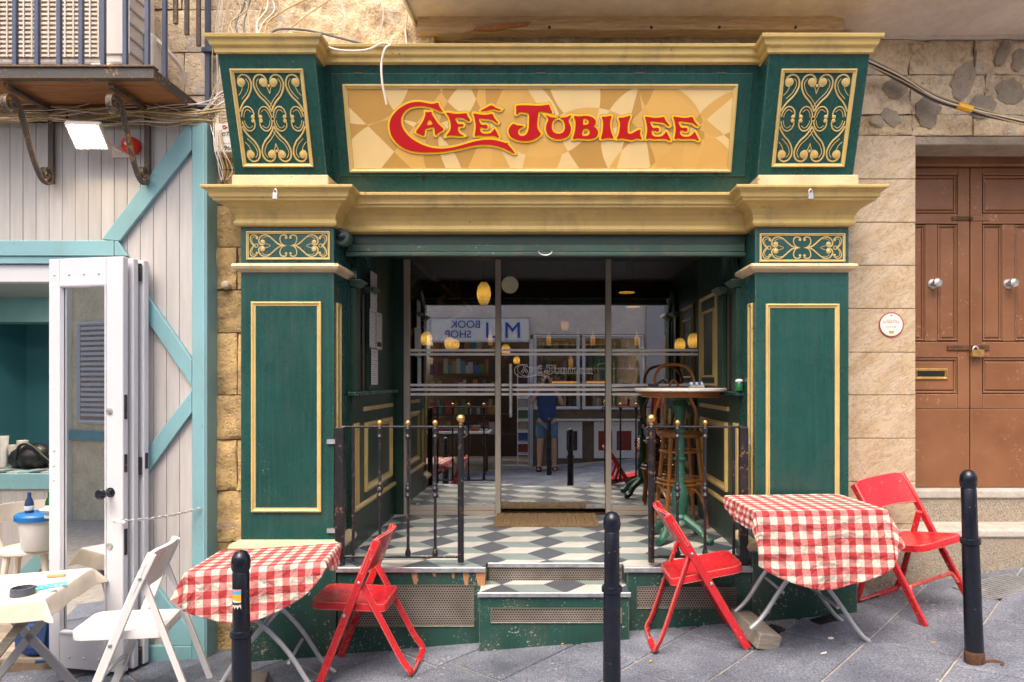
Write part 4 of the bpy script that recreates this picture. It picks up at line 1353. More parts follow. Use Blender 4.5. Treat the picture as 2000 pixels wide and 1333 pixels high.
# ------------------------------------------------------------------ gingham tables
def drape(name, label, mat, cx, cy, z0, hx, hy, Rr, rz, tx, ty, group=None, cat='tablecloth', square=None, seed=1, cornerflare=0.42, shift=(0, 0), tuck=1.0, crumple=1.0):
    """cloth laid over a rectangular top; round (Rr) or rectangular (square=(ax,ay))"""
    nr, na = 84, 264
    mb = MB()
    uv = []
    def shape(px, py):
        if px < -hx: px = -hx - (-hx - px) * tuck
        qx = max(-hx, min(hx, px)); qy = max(-hy, min(hy, py))
        dx, dy = px - qx, py - qy
        s = math.hypot(dx, dy)
        o = noise.noise(Vector((px * 6 + seed, py * 6, 0.3)))
        o2 = 0.7 - 2.2 * abs(noise.noise(Vector((px * 10 + seed + .6 * o, py * 10, 1.3)))) + .5 * (0.5 - abs(noise.noise(Vector((px * 23 + seed, py * 23 + o, 5.3))) * 2))
        if s < 1e-6:
            return Vector((px, py, 0.003 + 0.0020 * o * crumple + 0.0012 * crumple * o2))
        nx, ny = dx / s, dy / s
        corner = min(abs(nx), abs(ny)) * 1.4142
        ang = math.atan2(ny, nx)
        fl = 0.10 + cornerflare * corner ** 1.5
        wav = 0.06 * math.sin((px * nx * 0 + (px if abs(ny) > abs(nx) else py)) * 14 + seed) * (1 - corner)
        f = fl + wav * min(1, s / 0.15)
        out = 0.010 * (1 - math.exp(-s / 0.02)) + s * math.sin(f) + 0.012 * o * min(1, s / .1) + 0.0095 * crumple * o2 * min(1, s / .05)
        drop = s * math.cos(f) - 0.004 * (1 - math.exp(-s / 0.01))
        return Vector((qx + nx * out, qy + ny * out, 0.003 - max(0, drop)))
    rings = []
    for i in range(nr + 1):
        ring = []
        for k in range(na):
            a = 2 * math.pi * k / na
            lim = Rr
            if square:
                c, s_ = abs(math.cos(a)), abs(math.sin(a))
                lim = min(square[0] / max(c, 1e-6), square[1] / max(s_, 1e-6))
            lim *= 1 + 0.006 * math.sin(9 * a + seed)
            r = lim * (i / nr) ** 0.85 if i else 0.0005
            px, py = r * math.cos(a) + shift[0], r * math.sin(a) + shift[1]
            ring.append(mb.vert(shape(px, py)))
            uv.append((px, py))
        rings.append(ring)
    for A, B in zip(rings, rings[1:]):
        for k in range(na):
            j = (k + 1) % na
            mb.face((A[k], A[j], B[j], B[k]), True)
    mb.face(rings[0], True)
    me = mb.mesh(name, 180)
    ul = me.uv_layers.new(name='UVMap')
    for lp in me.loops:
        ul.data[lp.index].uv = (uv[lp.vertex_index][0] + 0.02, uv[lp.vertex_index][1] + 0.015)
    o = add(name, me, mat)
    md = o.modifiers.new('thickness', 'SOLIDIFY'); md.thickness = 0.0015; md.offset = -1
    o.location = (cx, cy, z0)
    o.rotation_euler = (tx, ty, rz)
    return tag(o, label, cat, group)

def cafe_table(label, cx, cy, ztop, hx, hy, rz, tx, ty, feet_z, group, mat, name='folding_table', yoff=0.0, wooden=False):
    t = thing(name, label, 'table', (cx, cy, g(cx)), rz, group)
    h = ztop - g(cx)
    top = MB().box(-hx, hx, -hy, hy, -0.022, 0.0)
    o = add('tabletop', top, M['tube_grey'] if not wooden else mat, t, 0.006, True)
    o.location = (0, 0, h - 0.002); o.rotation_euler = (tx, ty, 0)
    for s in (-1, 1):                     # two crossing U frames
        fz = feet_z[0] if s < 0 else feet_z[1]
        ysp = 0.14 if s < 0 else 0.165
        for e in (-1, 1):
            yy = yoff + e * ysp
            if wooden:
                add('leg', MB().bar((s * (hx - .03), yy, fz), (-s * (hx - .08), yy, h - .03), 0.045, 0.022, (0, 1, 0)), mat, t, 0.003, True)
            else:
                p = smooth_path([(s * (hx - .015), yy, fz), (s * (hx - .09), yy, fz + .075), (s * 0.10, yy, fz + .30), (-s * 0.17, yy, h - .14), (-s * .22, yy, h - .03)], 5)
                add('leg', MB().tube(p, 0.0125, 8), mat, t, 0, True)
        z = fz + (.20 if not wooden else .16)
        xx = s * (hx - .20)
        if not wooden:
            add('crossbar', MB().tube([(xx, yoff - ysp, z), (xx, yoff + ysp, z)], 0.009, 8), mat, t, 0, True)
    return t
T2 = (1.455, 3.915, 0.905)
GT = 'gingham covered tables'
cafe_table('grey folding table under the right gingham cloth', 1.47, 3.915, 0.897, 0.35, 0.285, R(2), 0, 0, (0.10, 0.02), GT, M['tube_grey'], yoff=0.05)
drape('tablecloth', 'round red gingham cloth over the right table by the red chairs', M['gingham'], 1.455, 3.915, 0.903, 0.352, 0.288, 0.585, R(1.5), R(-1.0), R(-0.5), GT, seed=3, shift=(.01, -.11), tuck=.5, cornerflare=.26)
cafe_table('grey folding table under the left gingham cloth', -1.52, 3.73, 0.632, 0.335, 0.25, R(8), R(-2.0), R(-2.2), (0.0, 0.03), GT, M['tube_grey'], yoff=0.03)
drape('tablecloth', 'round red gingham cloth over the left table behind the stickered bollard', M['gingham'], -1.52, 3.73, 0.640, 0.338, 0.253, 0.50, R(8), R(-2.0), R(-2.2), GT, seed=9, shift=(-.07, -.02))

# timber wedges under the table feet
def wedge(label, x, y, z, sx, sy, sz, rz, tilt):
    mb = MB()
    n = 8
    for i in range(1): mb.box(-sx, sx, -sy, sy, -sz, sz)
    o = add('timber_block', mb, M['grey_wood'], None, 0.005)
    o.location = (x, y, z); o.rotation_euler = (tilt[0], tilt[1], rz)
    return tag(o, label, 'wood block')
wedge('weathered grey timber block propping the right table foot', 1.21, 3.985, g(1.21) + 0.055, 0.07, 0.17, 0.045, R(14), (R(6), R(12)))
wedge('flat timber offcut behind the stickered bollard', -1.72, 3.86, g(-1.72) + 0.02, 0.13, 0.09, 0.022, R(15), (0, R(-5)))

# ------------------------------------------------------------------ bollards
def bollard(label, x, y, lean=(0, 0), grp='black bollards along the kerb'):
    t = thing('bollard', label, 'bollard', (x, y, g(x)), 0, grp)
    t.rotation_euler = (lean[0], lean[1], 0)
    H = 0.97
    add('shaft', MB().lathe([(.044, -.04), (.043, .05), (.041, .30), (.0395, H - .36), (.0395, H - .35)], n=24), M['bollard'], t, 0, True)
    add('collar', MB().lathe([(.040, H - .375), (.047, H - .370), (.048, H - .352), (.046, H - .345), (.036, H - .342)], n=24), M['bollard'], t, 0, True)
    add('upper_shaft', MB().lathe([(.0365, H - .36), (.0350, H - .095), (.030, H - .088)], n=24), M['bollard'], t, 0, True)
    add('dome_cap', MB().lathe([(.034, H - .090), (.039, H - .078), (.041, H - .055), (.037, H - .028), (.024, H - .006), (.008, H), (.0005, H + .0005)], n=24), M['bollard'], t, 0, True)
    return t
b1 = bollard('black bollard with a colourful sticker before the left gingham table', -1.325, 2.97, (0, R(-0.4)))
b2 = bollard('plain black bollard in front of the entrance step', 0.302, 3.17)
b3 = bollard('leaning black bollard with rusted foot before the brown door', 2.15, 3.43, (0, R(-2.0)))
add('rusty_foot', MB().lathe([(.046, -.03), (.047, .02), (.046, .045), (.0445, .06), (.043, .062)], n=20), M['rust'], b3, 0, True)
add('anchor_stub', MB().tube(smooth_path([(.04, -.02, .012), (.08, -.03, .016), (.105, -.055, .012), (.085, -.075, .010)], 4), .009, 6), M['rust'], b3, 0, True)
def sticker_mat():
    m = NT('torn colour sticker')
    tc = m.n('ShaderNodeTexCoord')
    sep = m.n('ShaderNodeSeparateXYZ'); m.link(tc.outputs['Generated'], sep.inputs[0])
    n1 = m.noise(m.coord(), 70, 2)
    z = m.math('ADD', sep.outputs['Z'], m.math('MULTIPLY', n1, 0.15))
    m.col(m.ramp(z, [(0.0, (0.65, 0.62, 0.5)), (0.28, (0.05, 0.04, 0.06)), (0.42, (0.75, 0.68, 0.6)), (0.52, (0.85, 0.40, 0.02)), (0.82, (0.10, 0.38, 0.66)), (0.98, (0.70, 0.30, 0.28))], 'CONSTANT'))
    m.rough(0.4)
    return m.mat
M['sticker'] = sticker_mat()
mb = MB()
H = .97
pts = []
for i in range(7):
    a = R(-90 - 42 + i * 11)
    pts.append((math.cos(a), math.sin(a)))
for r_ in (.0372,):
    lo = [mb.vert((p[0] * r_, p[1] * r_, H - .245 + (0.012 if i % 2 else 0))) for i, p in enumerate(pts)]
    hi = [mb.vert((p[0] * r_, p[1] * r_, H - .160)) for p in pts]
    for i in range(6): mb.face((lo[i], lo[i + 1], hi[i + 1], hi[i]), True)
add('sticker', mb, M['sticker'], b1, 0, True)

# ------------------------------------------------------------------ high table and stool in the lobby
hx_, hy_ = 0.975, 5.0
ht = thing('bar_table', 'tall marble topped bar table on a green fluted iron pedestal', 'table', (hx_, hy_, ZF))
add('marble_top', MB().lathe([(.02, 1.085), (.325, 1.085), (.335, 1.092), (.335, 1.104), (.328, 1.110), (.02, 1.111)], n=48), M['tile_white'], ht, 0, True)
add('wooden_rim', MB().lathe([(.02, 1.045), (.275, 1.045), (.285, 1.052), (.285, 1.062), (.30, 1.066), (.30, 1.084), (.02, 1.0845)], n=48), M['bent_wood'], ht, 0, True)
def green_iron():
    return paint('worn green iron', (0.02, 0.095, 0.062), 0.45, 0.3, (0.35, 0.30, 0.2), None, 0.3, chip_amt=0.68, scale=20)
M['green_iron'] = green_iron()
prof = [(.075, .13), (.06, .15), (.065, .17), (.05, .19), (.052, .24), (.062, .28), (.058, .36), (.042, .40), (.036, .42), (.034, .58), (.045, .585), (.045, .60), (.034, .605), (.033, .78), (.045, .785), (.045, .80), (.033, .81), (.036, .90), (.055, .96), (.06, .985), (.05, 1.02), (.09, 1.043)]
mb = MB()
rings = []
nn = 28
for (r, z) in prof:
    fl = 0.08 if .42 < z < .9 else 0.0
    rings.append([mb.vert((r * (1 - fl * (i % 2)) * math.cos(2 * math.pi * i / nn), r * (1 - fl * (i % 2)) * math.sin(2 * math.pi * i / nn), z)) for i in range(nn)])
for A, B in zip(rings, rings[1:]):
    for i in range(nn): mb.face((A[i], A[(i + 1) % nn], B[(i + 1) % nn], B[i]), True)
mb.face(rings[0][::-1]); mb.face(rings[-1])
add('pedestal', mb, M['green_iron'], ht, 0, True, sharp=25)
for k in range(4):
    a = R(45 + 90 * k)
    c, s = math.cos(a), math.sin(a)
    p = smooth_path([(c * .04, s * .04, .16), (c * .10, s * .10, .13), (c * .17, s * .17, .09), (c * .22, s * .22, .035), (c * .27, s * .27, .022)], 5)
    n_ = len(p)
    add('claw_foot', MB().tube(p, [.034 - .012 * i / n_ for i in range(n_ - 1)] + [.026], 8), M['green_iron'], ht, 0, True)

stl = thing('bar_stool', 'tall varnished bentwood bar stool behind the marble table', 'stool', (1.08, 5.52, ZF), R(6))
W_ = M['bent_wood']
add('seat', MB().lathe([(.02, .71), (.17, .712), (.185, .722), (.188, .738), (.18, .752), (.02, .748)], n=28), W_, stl, 0, True)
for k in range(4):
    a = R(45 + 90 * k); c, s = math.cos(a), math.sin(a)
    add('leg', MB().tube([(c * .15, s * .15, .715), (c * .19, s * .19, .35), (c * .235, s * .235, 0)], [.018, .016, .013], 8), W_, stl, 0, True)
    add('brace', MB().tube(smooth_path([(c * .195, s * .195, .20), (math.cos(a + .3) * .19, math.sin(a + .3) * .19, .285), (math.cos(a + .785) * .175, math.sin(a + .785) * .175, .325), (math.cos(a + 1.27) * .19, math.sin(a + 1.27) * .19, .285), (math.cos(a + 1.57) * .195, math.sin(a + 1.57) * .195, .20)], 4), .010, 6), W_, stl, 0, True)
for rr, z in ((.192, .345), (.165, .60), (.185, .375)):
    add('hoop', MB().tube([(rr * math.cos(i * math.pi / 12), rr * math.sin(i * math.pi / 12), z) for i in range(24)], .010, 6, True), W_, stl, 0, True)
add('back_hoop', MB().tube(smooth_path([(-.155, .11, .73), (-.175, .13, .90), (-.13, .15, 1.03), (-.17, .17, 1.16), (-.12, .19, 1.27), (0, .20, 1.30), (.12, .19, 1.27), (.17, .17, 1.16), (.13, .15, 1.03), (.175, .13, .90), (.155, .11, .73)], 5), .0135, 8), W_, stl, 0, True)
add('back_hoop', MB().tube(smooth_path([(-.07, .15, .73), (-.10, .16, .92), (-.055, .175, 1.08), (0, .185, 1.17), (.055, .175, 1.08), (.10, .16, .92), (.07, .15, .73)], 5), .010, 8), W_, stl, 0, True)

# small things on the table and ledge
ash = thing('sugar_tray', 'small tray of blue sugar sachets on the marble bar table', 'tray', (hx_ + .13, hy_ + .05, ZF + 1.1115))
add('tray', MB().box(-.055, .055, -.035, .035, 0, .022), M['steel'], ash, 0.003, True)
for i in range(5):
    add('sachet', MB().box(-.045 + i * .019, -.045 + i * .019 + .014, -.028, .028, .0225, .042), M['blue_plastic'] if i % 2 else M['paper'], ash, 0.002, True)
at2 = thing('ashtray', 'small dark ashtray at the back of the marble bar table', 'ashtray', (hx_ - .18, hy_ + .10, ZF + 1.1115))
add('bowl', MB().lathe([(.035, 0), (.045, .03), (.040, .03), (.03, .01), (.001, .008)], n=18), M['black'], at2, 0, True)
jar = thing('flower_jar', 'small glass jar with crumpled white foil and green stems on the right dado', 'jar', (1.285, 4.56, 1.532))
add('jar', MB().lathe([(.02, 0), (.027, .004), (.027, .055), (.022, .062)], n=16), M['bottle_green'], jar, 0, True)
add('foil', MB().ball((0, 0, .068), .027, 10, .6), M['paper'], jar, 0, True)

# menus pinned to the left wall
mw = XWL + 0.003
for i, (pa, pb, ya, yb, lab) in enumerate([((729, 742), (533, 607), 4.98, 5.17, 'tall pinned menu sheet at the top of the left lobby wall'), ((721, 738), (605, 680), 4.95, 5.12, 'pinned menu sheet at the left of the middle pair'),
                                          ((738, 755), (612, 683), 5.135, 5.31, 'pinned menu sheet with a dark box at the right of the middle pair'), ((729, 744), (683, 752), 4.98, 5.17, 'narrow pinned menu sheet at the bottom of the left lobby wall')]):
    ym = (ya + yb) / 2
    z0, z1 = SZ(pb[1], ym), SZ(pb[0], ym)
    d = 0.040 + 0.002 * i
    t = thing('menu_sheet', lab, 'menu', (mw + d, ym, z0), group='menu sheets pinned to the lobby wall')
    add('sheet', MB().box(mw + d, mw + d + .0012, ya, yb, z0, z1), M['menu_print'], t)
    add('pin', MB().lathe([(.005, 0), (.005, .003)], (mw + d + .0012, ym, z1 - .02), 8, 'x'), M['black'], t)
    if i == 2: add('dark_box', MB().box(mw + d + .0014, mw + d + .002, ya + .02, yb - .02, z0 + .02, z0 + .055), M['rust'], t)

# security camera, padlocks
sec = thing('security_camera', 'small round security camera under the left capital', 'camera', (-1.30, 4.40, 2.50))
add('housing', MB().lathe([(.02, -.02), (.052, 0), (.055, .06), (.050, .085), (.035, .095)], (-1.315, 4.445, SZ(465, 4.4)), 20, '-y'), M['green_dusty'], sec)
add('lens', MB().lathe([(.030, 0), (.030, .008), (.012, .016), (.001, .017)], (-1.315, 4.352, SZ(465, 4.4)), 16, '-y'), M['bollard'], sec)
for px, lab in ((536, 'small steel padlock hanging on the left gold capital'), (1585, 'small steel padlock hanging on the right gold capital')):
    x = SX(px, 4.10); z = 2.745
    t = thing('padlock', lab, 'padlock', (x, 4.10, z))
    add('body', MB().box(x - .016, x + .016, 4.105, 4.122, z - .05, z - .01), M['steel'], t, 0.003)
    add('shackle', MB().tube([(x + .011 * math.cos(a), 4.113, z - .012 + .024 * math.sin(a)) for a in [i * math.pi / 10 for i in range(11)]], .0032, 6), M['steel'], t)
lead = thing('cable_socket', 'grey cable socket and lead hanging high on the right lobby wall', 'cable', (1.25, 5.0, 2.3))
add('plug', MB().tube([P(1427, 512, 4.98), P(1426, 540, 4.98)], .014, 8), M['cable_grey'], lead)
add('lead', MB().tube(smooth_path([P(1426, 540, 4.98), P(1430, 555, 4.9), P(1440, 565, 4.8), P(1456, 567, 4.64)], 5), .005, 6), M['cable_grey'], lead)

# ------------------------------------------------------------------ stone walls around the shopfront
def stone_block(parent, x0, x1, z0, z1, yf, depth, mat, rough=0.006, n=4, rng=random.Random(3), name='stone_block'):
    mb = MB()
    F = []
    sd = rng.uniform(0, 50)
    py = rng.uniform(-0.006, 0.006)
    for i in range(n + 1):
        row = []
        for j in range(n + 1):
            x = x0 + (x1 - x0) * i / n; z = z0 + (z1 - z0) * j / n
            e = 0.008 if i in (0, n) or j in (0, n) else 0.0
            o = noise.fractal(Vector((x * 9 + sd, z * 9, sd)), 0.8, 2.2, 4) * .7
            if i in (0, n): x += 0.004 * noise.noise(Vector((z * 14, sd, x)))
            if j in (0, n): z += 0.004 * noise.noise(Vector((x * 14, sd, z)))
            row.append(mb.vert((x, yf + e + py - rough * o, z)))
        F.append(row)
    for i in range(n):
        for j in range(n):
            mb.face((F[i][j], F[i + 1][j], F[i + 1][j + 1], F[i][j + 1]), True)
    b = [mb.vert((x, yf + depth, z)) for x, z in ((x0, z0), (x1, z0), (x1, z1), (x0, z1))]
    edge = [F[i][0] for i in range(n + 1)]
    for i in range(n):
        mb.face((F[i][0], b[0], F[i + 1][0])) if i == 0 else mb.face((F[i][0], b[0], F[i + 1][0]))
        mb.face((F[i][n], F[i + 1][n], b[3])); mb.face((F[0][i], F[0][i + 1], b[3])); mb.face((F[n][i], b[1], F[n][i + 1]))
    return add(name, mb, mat, parent, sharp=60)

lw = thing('limestone_wall', 'weathered yellow limestone wall between the teal shop and the green pilaster', 'wall', (-2.05, 4.52, g(-2.05)))
add('joint_backing', MB().box(-2.75, -1.9, 4.53, 4.75, -0.5, 3.2), M['mortar_dark'], lw)
rng = random.Random(5)
zc = [SZ(p, 4.5) for p in (1300, 1180, 1060, 960, 860, 772, 650, 566, 482, 400, 330, 250)]
for k, (za, zb) in enumerate(zip(zc, zc[1:])):
    if k % 2: xs_ = [-2.32, -2.05, -1.84]
    else: xs_ = [-2.32, -1.98 - rng.uniform(0, .06), -1.84]
    if k in (6, 0): xs_ = [-2.32, -1.84]
    for a, b in zip(xs_, xs_[1:]):
        stone_block(lw, a + .004, b - .004, za + .004, zb - .004, 4.51, .08, M['stone_yellow'], 0.026, 10, rng)
add('loose_stone', MB().ball((SX(440, 4.49), 4.50, SZ(557, 4.49)), .034, 8, .9), M['stone_pale'], lw)

uw = thing('upper_wall', 'pale weathered limestone wall above the teal shop and behind the cables', 'wall', (-2.0, 4.54, 3.2))
add('joint_backing', MB().box(-5.0, -1.2, 4.56, 4.80, 3.19, 4.9), M['mortar_dark'], uw)
z = 3.22
k = 0
while z < 4.6:
    h = 0.285
    x = -4.2 + (0.2 if k % 2 else 0)
    while x < -1.25:
        w = rng.uniform(.40, .62)
        x1 = min(x + w, -1.2)
        if x1 - x > .08 and x1 > -3.6:
            stone_block(uw, x + .004, x1 - .004, z + .004, z + h - .004, 4.54, .06, M['stone_pale'], 0.010, 5, rng)
        x = x1
    z += h; k += 1

rw = thing('rubble_wall', 'rough crumbling rubble wall above the left part of the cafe cornice', 'wall', (-1.2, 4.55, 3.6))
mb = MB()
nx_, nz_ = 110, 44
G = []
for i in range(nx_ + 1):
    row = []
    for j in range(nz_ + 1):
        x = -1.90 + (1.16) * i / nx_; z = 3.72 + .95 * j / nz_
        o = noise.fractal(Vector((x * 9, z * 9, 0)), 0.9, 2.1, 5) * 0.022 + 0.018 * abs(noise.noise(Vector((x * 26, z * 26, 4))))
        row.append(mb.vert((x, 4.50 - o, z)))
    G.append(row)
for i in range(nx_):
    for j in range(nz_): mb.face((G[i][j], G[i + 1][j], G[i + 1][j + 1], G[i][j + 1]), True)
add('rubble_face', mb, M['stone_rough'], rw, sharp=180)
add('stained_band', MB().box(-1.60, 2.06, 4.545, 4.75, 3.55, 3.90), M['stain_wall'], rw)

# overhanging balcony slab and its rotten beam
ov = thing('overhanging_slab', 'grey plastered underside of the balcony above the sign', 'balcony', (1.5, 4.2, 3.95))
mb = MB()
nx_, ny_ = 70, 16
G = []
for i in range(nx_ + 1):
    row = []
    for j in range(ny_ + 1):
        x = -0.885 + 7.4 * i / nx_; y = 4.0 + .68 * j / ny_
        zz = 3.955 + (0.020 if x < 1.95 else -0.012) + 0.010 * noise.noise(Vector((x * 2.3, y * 2.3, 0))) + .004 * noise.noise(Vector((x * 11, y * 11, 0)))
        row.append(mb.vert((x, y, zz)))
    G.append(row)
for i in range(nx_):
    for j in range(ny_): mb.face((G[i][j], G[i + 1][j], G[i + 1][j + 1], G[i][j + 1]), True)
add('soffit', mb, M['plaster'], ov, sharp=180)
add('slab_body', MB().box(-0.885, 6.5, 4.0, 4.70, 4.0, 4.15), M['plaster'], ov)
add('slab_edge', MB().hexa([(-.90, 4.0, 3.96), (-.885, 4.0, 3.96), (-.855, 4.6, 3.94), (-.87, 4.6, 3.94)], [(-.90, 4.0, 4.15), (-.885, 4.0, 4.15), (-.855, 4.6, 4.15), (-.87, 4.6, 4.15)]), M['plaster'], ov)
mb = MB()
nb = 30
for i in range(nb):
    x0 = -.84 + 2.77 * i / nb; x1 = -.84 + 2.77 * (i + 1) / nb
    def zz(x): return 3.868 + .010 * noise.noise(Vector((x * 4, 0, 0))) + (.02 if x > -.5 else 0)
    mb.hexa([(x0, 4.44 + .008 * noise.noise(Vector((x0 * 5, 1, 0))), zz(x0)), (x1, 4.44 + .008 * noise.noise(Vector((x1 * 5, 1, 0))), zz(x1)), (x1, 4.56, zz(x1)), (x0, 4.56, zz(x0))],
            [(x0, 4.44 + .012 * noise.noise(Vector((x0 * 5, 2, 0))), 3.985), (x1, 4.44 + .012 * noise.noise(Vector((x1 * 5, 2, 0))), 3.985), (x1, 4.56, 3.985), (x0, 4.56, 3.985)])
bm_ = bmesh.new()
_me = mb.mesh('rotten_beam'); bm_.from_mesh(_me); bmesh.ops.remove_doubles(bm_, verts=bm_.verts, dist=1e-5); bm_.to_mesh(_me); bm_.free()
add('rotten_beam', _me, M['old_wood'], ov)
mb = MB().prism([(SX(925, 4.43), SZ(58, 4.43)), (SX(930, 4.43), SZ(53, 4.43)), (SX(1035, 4.43), SZ(43, 4.43)), (SX(1030, 4.43), SZ(50, 4.43)), (SX(960, 4.43), SZ(60, 4.43))], lambda a, b, d: (a, 4.43 - d, b), -.02, .004)
add('bare_splinter', mb, M['raw_wood'], ov)
for px in (1073, 1272, 1405, 1554):
    add('bolt_head', MB().lathe([(.009, 0), (.009, .008), (.004, .012)], (SX(px, 4.43), 4.432, SZ(54, 4.43)), 8, '-y'), M['black_iron'], ov)

# ------------------------------------------------------------------ right side: marble pier, stone wall, brown door
YM = 4.62
pier = thing('marble_pier', 'pier faced with beige veined marble tiles between the shopfront and the brown door', 'pier', (2.27, YM, g(2.27)))
XM0, XM1 = 1.88, SX(1788, YM)
add('backing', MB().box(XM0, XM1 - .004, YM + .012, YM + .33, .3, 3.264), M['mortar_dark'], pier)
zj = [SZ(p, YM) for p in (265, 350, 434.5, 518.5, 603, 688.5, 772, 856.5, 941, 1024)] + [SZ(1040, YM)]
for k in range(9):
    add('marble_tile', MB().box(XM0, XM1, YM + rng.uniform(-.0015, .0015), YM + .014, zj[k + 1] + .0022, zj[k] - .0022), M['marble'], pier, 0.002)
add('base_tile', MB().box(XM0, XM1, YM + .001, YM + .014, 0.56, zj[9] - .002), M['marble'], pier, 0.002)

sw = thing('stone_wall', 'patched limestone wall above the brown door', 'wall', (2.8, YM, 3.25))
add('joint_backing', MB().box(1.88, 4.6, YM + .02, YM + .4, 3.255, 4.05), M['mortar_dark'], sw)
rows_ = [(270, 224), (224, 146), (146, 78)]
xcuts = [[1640, 1783, 1902, 2060, 2250], [1640, 1780, 1925, 2030, 2250], [1640, 1775, 1905, 2080, 2250]]
for (pa, pb), cuts in zip(rows_, xcuts):
    for a, b in zip(cuts, cuts[1:]):
        z0 = SZ(pa, YM); z1 = SZ(pb, YM)
        stone_block(sw, SX(a, YM) + .003, SX(b, YM) - .003, z0 + .003 if pa != 270 else 3.268, z1 - .003, YM - .004, .08, M['stone_pale'] if pb != 224 else M['stone_rough'], 0.030, 10, rng)
add('mortar_band', MB().box(1.90, 4.6, YM - .006, YM + .05, SZ(77, YM), 3.965), M['plaster'], sw)
def patch(px, py, rx, ry, rot, seed):
    r_ = random.Random(seed)
    n = 24
    pts = []
    for i in range(n):
        a = 2 * math.pi * i / n
        k = 1 + .34 * noise.noise(Vector((2 * math.cos(a) + seed, 2 * math.sin(a), seed))) + r_.uniform(-.02, .02)
        x, y = rx * math.cos(a) * k, ry * math.sin(a) * k
        pts.append((x * math.cos(rot) - y * math.sin(rot), x * math.sin(rot) + y * math.cos(rot)))
    mb = MB()
    c = P(px, py, YM - .02)
    k = YM / FPX
    R0 = [mb.vert((c.x + p[0] * k, YM + .01, c.z - p[1] * k)) for p in pts]
    R1 = [mb.vert((c.x + p[0] * k, YM - .012, c.z - p[1] * k)) for p in pts]
    R2 = [mb.vert((c.x + p[0] * k * .8, YM - .019, c.z - p[1] * k * .8)) for p in pts]
    for A, B in ((R0, R1), (R1, R2)):
        for i in range(n): mb.face((A[i], A[(i + 1) % n], B[(i + 1) % n], B[i]), True)
    mb.face(R2)
    add('cement_patch', mb, M['mortar_grey'], sw, sharp=50)
for i, a in enumerate([(1750, 172, 24, 19, .2), (1716, 236, 14, 10, .4), (1741, 228, 20, 15, .6), (1815, 216, 23, 32, .1), (1883, 158, 20, 38, .25), (1922, 208, 25, 23, 0), (1975, 177, 27, 25, 0), (1960, 102, 12, 28, .45), (1994, 116, 14, 22, .3)]):
    patch(*a, 40 + i)
add('lintel', MB().box(XM1 + .002, 4.6, YM + .012, YM + .42, 3.205, 3.262), M['mortar_grey'], sw, 0.006)

# steps before the door
ds = thing('door_steps', 'speckled granite steps below the brown door', 'steps', (2.9, 4.7, g(2.9)))
xa, xb = 1.92, 4.6
n = 14
mb = MB()
lo = [mb.vert((xa + (xb - xa) * i / n, 4.605, g(xa + (xb - xa) * i / n) - .05)) for i in range(n + 1)]
hi = [mb.vert((xa + (xb - xa) * i / n, 4.600 + .004 * noise.noise(Vector((i, 0, 0))), .545)) for i in range(n + 1)]
bh = [mb.vert((xa + (xb - xa) * i / n, 5.0, .545)) for i in range(n + 1)]
for i in range(n):
    mb.face((lo[i], lo[i + 1], hi[i + 1], hi[i])); mb.face((hi[i], hi[i + 1], bh[i + 1], bh[i]))
add('lower_riser', mb, M['granite'], ds)
add('lower_tread', MB().box(XM1 - .36, xb, 4.588, 4.90, .546, .60), M['granite_top'], ds, 0.012, seg=2)
add('upper_riser', MB().box(XM1 - .05, xb, 4.86, 5.1, .601, .765), M['granite'], ds)
add('upper_tread', MB().box(XM1 - .05, xb, 4.845, 5.1, .766, .828), M['granite_top'], ds, 0.012, seg=2)

